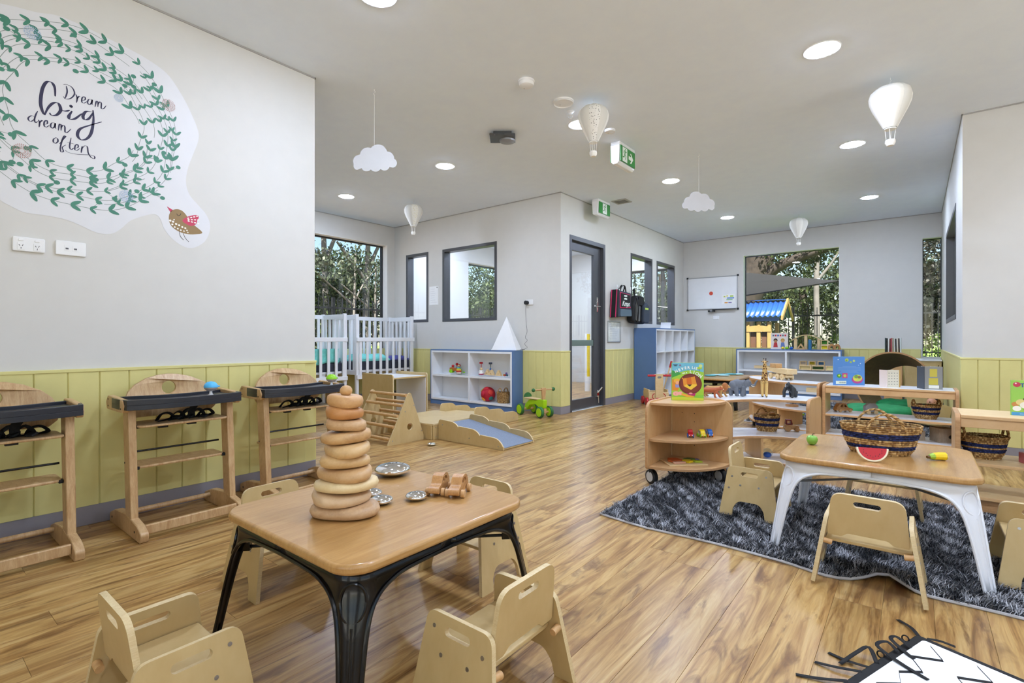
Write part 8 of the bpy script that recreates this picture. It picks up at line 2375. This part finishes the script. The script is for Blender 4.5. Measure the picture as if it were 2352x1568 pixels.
ribbon([(0.01, -0.01, 0.012), (-0.03, 0.035, 0.010), (-0.082, 0.068, 0.003)])
ribbon([(0.03, -0.003, 0.013), (0.06, 0.012, 0.016), (0.095, 0.024, 0.012)])
ribbon([(0.005, -0.33, 0.013), (-0.05, -0.34, 0.006), (-0.104, -0.342, 0.003)])
ribbon([(0.005, -0.37, 0.013), (-0.05, -0.41, 0.010), (-0.10, -0.427, 0.003)])
ribbon([(0.005, -0.45, 0.013), (-0.05, -0.50, 0.006), (-0.096, -0.535, 0.003)])
ribbon([(0.03, -0.12, 0.02), (-0.012, -0.11, 0.03), (-0.02, -0.13, 0.025), (0.035, -0.165, 0.021), (0.06, -0.175, 0.019)])
ribbon([(0.02, -0.18, 0.02), (-0.012, -0.175, 0.034), (-0.025, -0.21, 0.026), (0.05, -0.24, 0.022), (0.125, -0.255, 0.0195)])
ribbon([(0.01, -0.29, 0.013), (-0.03, -0.25, 0.03), (-0.045, -0.29, 0.02), (-0.055, -0.37, 0.004)])
for y in (-0.07, -0.235):
    mb = MB(); mb.tube([(-0.004 + 0.010 * math.cos(a), y, 0.017 + 0.010 * math.sin(a)) for a in [2 * PI * i / 16 for i in range(16)]], 0.0022, 6, closed=True); mb.build('toy_loop', BLACKW, t)

# ================================================================== the next room, seen through glass
t = thing('bollard_post', 'white and yellow post standing in the room behind the door', 'post', (-4.92, 8.50, 0))
mb = MB(); mb.cyl((0, 0, 0.0), (0, 0, 0.28), 0.052, 24); mb.build('white_foot', WPLAS, t)
mb = MB(); mb.plate([(0.05 * math.cos(a), 0.05 * math.sin(a)) for a in [2 * PI * i / 24 for i in range(24)]], [], 0.2805, 1.10); mb.build('white_tube', WPLAS, t)
mb = MB(); mb.plate([(0.0515 * math.cos(a), 0.0515 * math.sin(a)) for a in [-1.2 + 2.4 * i / 14 for i in range(15)]], [], 0.2805, 1.095); mb.build('yellow_band', YEL, t)
t = thing('nursery_bench', 'low cream bench along the wall of the room behind the door', 'bench', (-6.85, 8.5, 0))
mb = MB(); mb.box(-0.22, 0.30, -1.2, 1.2, 0.0, 0.42); mb.build('body', plain('cream_laminate', '#d9cbb2', 0.4), t, bevel=0.004)
mb = MB(); mb.box(-0.22, 0.32, -1.21, 1.21, 0.4202, 0.46); mb.build('bench_top', LAMIN, t, bevel=0.004)
sheet('notice_sheet', 'printed notice on the wall behind the door glass', 'paper', (-5.2, YB - 0.001, 1.55), 0, 0.42, 0.30, False, '#b9a9a9', 8, 7)

# ================================================================== outdoors
GZ = -0.15
BOUNCE = plain('bounce_paving', '#e6e3dc', 0.8, var=0.06, vscale=1.5)  # unseen pale paving, added to bounce sunlight up to the ceiling
GRASSM = plain('lawn_green', '#6f8a3a', 0.95, var=0.35, vscale=6)
SOIL = plain('bark_mulch', '#7a6a55', 0.95, var=0.3, vscale=20)
mb = MB(); mb.box(-70, 60, YB + 0.2, 80, GZ - 0.2, GZ); struct(mb.build('ground_north', GRASSM, smooth=0))
mb = MB(); mb.box(-70, XW - 0.2, -40, YB + 0.2, GZ - 0.2, GZ); struct(mb.build('ground_west', SOIL, smooth=0))
mb = MB(); mb.box(XE + 0.2, 40, -40, YB + 0.2, GZ - 0.2, GZ); struct(mb.build('ground_bounce_east', BOUNCE, smooth=0))
mb = MB(); mb.box(XW - 0.2, XE + 0.2, -40, YS - 0.2, GZ - 0.2, GZ); struct(mb.build('ground_bounce_rear', BOUNCE, smooth=0))

FENCE = plain('fence_black', '#15161a', 0.5)
def fence(label, p0, p1, top, pitch=0.115, post_every=21):
    d = Vector((p1[0] - p0[0], p1[1] - p0[1], 0)); L = d.length
    t = thing('picket_fence', label, 'fence', (p0[0], p0[1], GZ), math.atan2(d.y, d.x), 'black picket fences')
    h = top - GZ
    mb = MB(); mb.box(-0.0085, 0.0085, -0.0085, 0.0085, 0.06, h); pk = mb.build('picket', FENCE, t, smooth=0)
    n = int(L / pitch)
    for i in range(n):
        if i % post_every == 0:
            mb = MB(); mb.box(i * pitch - 0.032, i * pitch + 0.032, -0.032, 0.032, 0, h + 0.01); mb.build('post', FENCE, t)
            continue
        o = pk if i == 1 else pk.copy()
        if i > 1:
            C.objects.link(o)
        o.location = (i * pitch, 0, 0)
    for z in (0.18, h - 0.22):
        mb = MB(); mb.box(0, L, 0.0088, 0.036, z - 0.02, z + 0.02); mb.build('rail', FENCE, t)
fence('black picket fence behind the cubby house', (-7.5, 16.0), (3.0, 16.0), 1.86)
fence('black picket fence outside the cot window', (-10.0, 13.5), (-10.0, 2.5), 1.90)

# cubby house
t = thing('cubby_house', 'small wooden cubby house with blue corrugated roof outside', 'playhouse', (-3.05, 12.85, GZ))
TIM = wood('cubby_timber', '#b08f55', '#8f6f3a', (6, 6, 1.2), 0.6, 0.4, 3.0); BLT = plain('blue_timber', '#3c67ab', 0.5)
TIMD = plain('dark_board', '#5a3c28', 0.7)
z0 = -GZ
for (x, y, m_) in ((-0.62, -0.40, BLT), (0.50, -0.40, TIM), (0.50, 0.40, TIM), (-0.62, 0.40, BLT), (0.28, -0.40, TIM), (0.05, -0.40, TIM)):
    mb = MB(); mb.box(x - 0.04, x + 0.04, y - 0.04, y + 0.04, 0, 1.38 + z0); mb.build('post', m_, t, bevel=0.005)
for i in range(9):
    mb = MB(); mb.box(-0.58, 0.0, -0.40, -0.385, 0.02 + 0.16 * i, 0.17 + 0.16 * i); mb.build('wall_plank', TIM, t, bevel=0.003)
for x in (0.105, 0.335):
    mb = MB(); mb.box(x, x + 0.12, -0.38, -0.37, 0.1, 1.15 + z0); mb.build('dark_panel', TIMD, t)
mb = MB(); mb.plate([(0.0, 0.0), (0.54, 0.0), (0.54, 0.22)] + [(0.27 + 0.25 * math.cos(a), 0.08 + 0.06 * math.sin(a)) for a in [PI * i / 8 for i in range(9)]] + [(0.0, 0.22)], [], -0.45, -0.425, axis='y'); 
o = mb.build('arched_header', TIM, t); o.location = (0.0, 0, 1.16 + z0)
COR = plain('blue_corrugated', '#264f95', 0.35)
ridge, eave, half = 1.87 + z0, 1.50 + z0, 0.56
for s in (-1, 1):
    vs_, fs_ = [], []
    n = 110
    for i in range(n + 1):
        x = -0.85 + 1.62 * i / n
        w_ = 0.018 * math.sin(2 * PI * x / 0.105)
        vs_ += [(x, s * half, eave + w_), (x, s * 0.0, ridge + w_)]
    for i in range(n):
        q = (2 * i, 2 * i + 2, 2 * i + 3, 2 * i + 1); fs_.append(q if s < 0 else q[::-1])
    mb = MB(); mb.add(vs_, fs_); o = mb.build('roof_sheet', COR, t, smooth=60); so = o.modifiers.new('solid', 'SOLIDIFY'); so.thickness = 0.006
    mb = MB(); mb.plate([(s * 0.62, eave - 0.09), (s * 0.62, eave + 0.0), (0.0, ridge + 0.05), (0.0, ridge - 0.06)], [], 0.775, 0.81, axis='x'); mb.build('gable_board', TIM, t)
mb = MB(); mb.box(-0.85, 0.77, -0.07, 0.07, ridge + 0.018, ridge + 0.03); mb.build('ridge_cap', COR, t)
mb = MB(); mb.box(-0.70, 0.70, -0.46, -0.42, eave - 0.10, eave - 0.025); mb.build('eave_beam', BLT, t)
# shade sail and its post
t = thing('shade_sail', 'dark triangular shade sail stretched above the cubby house', 'shade sail', (0, 0, 0))
A, B_, Cc = Vector((-5.3, 13.8, 3.0)), Vector((-1.28, 13.0, 2.235)), Vector((-4.8, 12.35, 1.78))
vs_, fs_, N = [], [], 16
idx = {}
for i in range(N + 1):
    for j in range(N + 1 - i):
        u, v = i / N, j / N; w_ = 1 - u - v
        p = A * w_ + B_ * u + Cc * v
        p = p - Vector((0, 0, 0.9 * u * v * w_ * 2))
        idx[(i, j)] = len(vs_); vs_.append(tuple(p))
for i in range(N):
    for j in range(N - i):
        fs_.append((idx[(i, j)], idx[(i + 1, j)], idx[(i, j + 1)]))
        if i + j < N - 1:
            fs_.append((idx[(i + 1, j)], idx[(i + 1, j + 1)], idx[(i, j + 1)]))
mb = MB(); mb.add(vs_, fs_); o = mb.build('cloth', plain('sail_charcoal', '#0f1011', 0.8), t, smooth=0); so = o.modifiers.new('solid', 'SOLIDIFY'); so.thickness = 0.03
mb = MB(); mb.cyl(tuple(B_), (0.0, 13.0, 2.05), 0.006, 8); mb.build('stay_wire', STEEL, t)
mb = MB(); mb.cyl((0.0, 13.0, GZ), (0.0, 13.0, 2.2), 0.05, 14); mb.build('stay_post', FENCE, t)
for (p, q) in ((A, (-5.6, 13.9)), (Cc, (-5.2, 12.25))):
    mb = MB(); mb.cyl((q[0], q[1], GZ), (q[0], q[1], p.z + 0.1), 0.05, 14); mb.build('stay_post', FENCE, t)
    mb = MB(); mb.cyl(tuple(p), (q[0], q[1], p.z + 0.05), 0.006, 8); mb.build('stay_wire', STEEL, t)

# trees and hedges: every one its own trunk and crown of single leaves
BARK = plain('dark_bark', '#3d342c', 0.9, var=0.3, vscale=12, bmp=0.15, bscale=30)
GUM = plain('white_gum_bark', '#726d66', 0.8, var=0.15, vscale=5)
def leaves(parent, clumps, n, size, cols, seed, droop=0.5):
    rs = np.random.RandomState(seed)
    w = np.array([c[3] * c[4] * c[5] for c in clumps]) ** 0.6
    pick = rs.choice(len(clumps), n, p=w / w.sum())
    cl = np.array(clumps)[pick]
    d = rs.normal(size=(n, 3)); d /= np.linalg.norm(d, axis=1)[:, None]
    r = rs.uniform(0.35, 1.0, n) ** 0.5
    P = cl[:, :3] + d * r[:, None] * cl[:, 3:6]
    a = rs.normal(size=(n, 3)); a[:, 2] -= droop; a /= np.linalg.norm(a, axis=1)[:, None]
    b = np.cross(a, rs.normal(size=(n, 3))); b /= np.linalg.norm(b, axis=1)[:, None]
    L = (size * rs.uniform(0.7, 1.4, n))[:, None]; wd_ = L * 0.24
    V = np.stack([P - a * L * 0.5, P + b * wd_, P + a * L * 0.5, P - b * wd_], 1)
    me = bpy.data.meshes.new('foliage')
    me.vertices.add(n * 4); me.vertices.foreach_set('co', V.ravel())
    me.loops.add(n * 4); me.loops.foreach_set('vertex_index', np.arange(n * 4, dtype=np.int32))
    me.polygons.add(n); me.polygons.foreach_set('loop_start', np.arange(n, dtype=np.int32) * 4); me.polygons.foreach_set('loop_total', np.full(n, 4, np.int32))
    me.update(calc_edges=True)
    C_ = np.array([lin(c) for c in cols])
    k = rs.randint(0, len(cols), n)
    col = C_[k] * rs.uniform(0.26, 0.5, n)[:, None]; col[:, 3] = 1
    at = me.color_attributes.new('col', 'FLOAT_COLOR', 'CORNER'); at.data.foreach_set('color', np.repeat(col, 4, axis=0).ravel())
    me.materials.append(LEAFM)
    o = bpy.data.objects.new('foliage', me); C.objects.link(o); o.parent = parent; o['kind'] = 'stuff'
G_OL = ('#6c7d45', '#55683a', '#84955a', '#3f5230'); G_DK = ('#3f5a34', '#2f4728', '#56704a', '#66804f'); G_LT = ('#8fae4a', '#a4c25a', '#73933c', '#5b7a34'); G_GR = ('#7d8a6a', '#647455', '#94a07e', '#4c5c41')
def tree(label, base, trunk, clumps, n, size, cols, seed, bark=BARK, group='trees outside'):
    """trunk: list of (path, r0, r1) relative to base; clumps relative to base"""
    t = thing('tree', label, 'tree', (base[0], base[1], GZ), 0, group)
    for (path, r0_, r1_) in trunk:
        P = smooth_path(path, 5)
        mb = MB(); mb.tube(P, [r0_ + (r1_ - r0_) * i / (len(P) - 1) for i in range(len(P))], 10); mb.build('trunk' if path[0][2] < 0.1 else 'branch', bark, t, smooth=60)
    leaves(t, clumps, n, size, cols, seed)
    return t
def blob(n, c, spread, r, seed):
    rs = random.Random(seed)
    return [(c[0] + rs.uniform(-1, 1) * spread[0], c[1] + rs.uniform(-1, 1) * spread[1], c[2] + rs.uniform(-1, 1) * spread[2], r * rs.uniform(0.7, 1.3), r * rs.uniform(0.7, 1.3), r * rs.uniform(0.6, 1.1)) for _ in range(n)]
# north side
tree('big dark barked tree above the cubby house', (-3.95, 15.0), [([(0, 0, 0), (0.1, 0, 1.6), (0.55, 0, 2.9), (0.75, 0, 4.2)], 0.42, 0.34), ([(0.5, 0, 2.6), (1.1, -0.1, 3.05), (1.75, -0.1, 3.3), (2.6, 0, 3.5)], 0.17, 0.07), ([(0.3, 0, 2.2), (-0.5, 0, 3.2), (-1.2, 0, 4.2)], 0.2, 0.1)], blob(14, (1.0, -0.2, 4.0), (2.2, 0.8, 0.5), 0.55, 1) + blob(5, (1.8, 0.3, 3.3), (0.8, 0.4, 0.3), 0.35, 2), 6500, 0.10, G_OL, 1)
tree('slender white gum beyond the black fence', (-2.38, 18.0), [([(0, 0, 0), (0.02, 0, 1.5), (0.0, 0, 2.8), (0.05, 0, 4.6)], 0.10, 0.07), ([(0.0, 0, 2.9), (0.5, 0, 3.6), (0.9, 0, 4.6)], 0.05, 0.02)], blob(10, (0.4, 0.3, 4.8), (1.6, 0.8, 0.7), 0.6, 3), 3800, 0.11, G_OL, 3, GUM)
tree('dense olive tree filling the middle of the far window', (-3.3, 21.5), [([(0, 0, 0), (0.1, 0, 2.0), (0.0, 0, 3.0)], 0.2, 0.12)], blob(22, (0.3, 0, 2.5), (2.4, 1.0, 0.9), 0.85, 5), 9500, 0.15, G_OL, 5)
tree('rounded grey green pine at the right of the far window', (-0.7, 22.5), [([(0, 0, 0), (0.05, 0, 2.0), (0.0, 0, 3.2)], 0.2, 0.12)], blob(22, (0.0, 0, 2.7), (1.3, 0.8, 1.2), 0.8, 6), 9000, 0.14, G_DK, 6)
tree('tall shadowed tree seen in the narrow corner window', (1.3, 17.6), [([(0, 0, 0), (-0.1, 0, 2.0), (0.1, 0, 4.2)], 0.22, 0.14)], blob(24, (-0.3, 0, 2.9), (1.6, 0.7, 1.4), 0.75, 7), 9500, 0.13, ('#4a4f3d', '#5d5847', '#3a4033', '#6c6a55'), 7)
tree('tall dark tree behind the olive trees', (-5.6, 24.0), [([(0, 0, 0), (0.1, 0, 3.0), (0.0, 0, 5.0)], 0.25, 0.15)], blob(26, (0.3, 0, 3.8), (3.0, 1.0, 1.5), 1.0, 8), 9000, 0.18, G_DK, 8)
tree('wide tree behind the fence left of the cubby house', (-7.5, 18.5), [([(0, 0, 0), (0.1, 0, 2.0), (0.0, 0, 3.6)], 0.2, 0.12)], blob(20, (0.5, 0, 2.9), (2.0, 0.8, 1.4), 0.8, 9), 7500, 0.14, G_OL, 9)
def hedge(label, x0, x1, y, h, n, cols, seed):
    t = thing('hedge', label, 'hedge', ((x0 + x1) / 2, y, GZ), 0, 'hedges outside')
    L = (x1 - x0) / 2
    mb = MB(); mb.tube([(-L, 0, 0.15), (L, 0, 0.15)], 0.03, 8); mb.build('stem', BARK, t)
    leaves(t, [(-L + 2 * L * i / 12, 0, h * 0.5, L / 9, 0.35, h * 0.55) for i in range(13)], n, 0.09, cols, seed, 0.0)
hedge('bright yellow green hedge behind the black fence', -5.0, 1.5, 17.0, 1.25, 9000, G_LT, 11)
# west side
def gum(label, base, lean, h, seed, n=3000, r=0.11):
    return tree(label, base, [([(0, 0, 0), (0.0, lean * 0.3, h * 0.35), (0.0, lean * 0.6, h * 0.6), (0.0, lean, h)], r, r * 0.45), ([(0, lean * 0.55, h * 0.58), (0, lean * 0.55 - 0.5, h * 0.68), (0, lean * 0.55 - 1.1, h * 0.80)], r * 0.55, r * 0.25), ([(0, lean * 0.6, h * 0.62), (0, lean * 0.6 + 0.35, h * 0.78), (0, lean * 0.6 + 0.8, h * 0.92)], r * 0.55, r * 0.25)],
                blob(9, (0, lean, h * 0.92), (0.6, 1.5, h * 0.10), 0.5, seed), n, 0.12, G_GR, seed, GUM)
gum('white branching gum tree at the right of the cot window', (-14.0, 9.9), 0.15, 5.2, 21, 2600, 0.14)
gum('leaning white gum tree at the left of the cot window', (-13.6, 8.35), -0.2, 5.4, 22, 3000, 0.13)
gum('thin pale gum trunk in the middle of the cot window', (-12.6, 8.5), 0.1, 3.6, 23, 900, 0.06)
gum('second thin pale gum trunk beside the fence post', (-12.2, 8.95), 0.05, 3.3, 24, 900, 0.05)
tree('bushy olive tree behind the cot window fence', (-14.2, 8.3), [([(0, 0, 0), (0, 0.1, 1.6)], 0.12, 0.07)], blob(22, (0, 0.2, 2.1), (0.8, 1.5, 0.9), 0.75, 25), 9500, 0.13, G_OL, 25)
tree('dark tree standing behind the cot window gums', (-17.0, 11.3), [([(0, 0, 0), (0, 0.1, 2.6), (0, 0, 4.0)], 0.2, 0.1)], blob(22, (0, 0, 3.0), (0.8, 2.2, 1.3), 0.9, 26), 9500, 0.15, G_DK, 26)
tree('low grey green shrub tree left behind the cot window', (-15.5, 7.0), [([(0, 0, 0), (0, 0.1, 1.6)], 0.12, 0.07)], blob(20, (0, 0, 2.0), (0.8, 1.7, 1.1), 0.8, 27), 7500, 0.14, G_GR, 27)
tree('dense tree seen through the big partition window', (-14.5, 15.5), [([(0, 0, 0), (0, 0.1, 2.0)], 0.18, 0.1)], blob(26, (0, 0, 2.9), (1.0, 2.6, 1.6), 0.95, 28), 10000, 0.15, G_OL, 28)
tree('dark tree right of the one behind the partition window', (-15.5, 19.0), [([(0, 0, 0), (0, 0.1, 2.0)], 0.18, 0.1)], blob(24, (0, 0, 3.0), (1.0, 2.6, 1.7), 1.0, 29), 8500, 0.16, G_DK, 29)
fence('black picket fence outside the room behind the partition', (-10.0, 22.0), (-10.0, 13.7), 1.90)
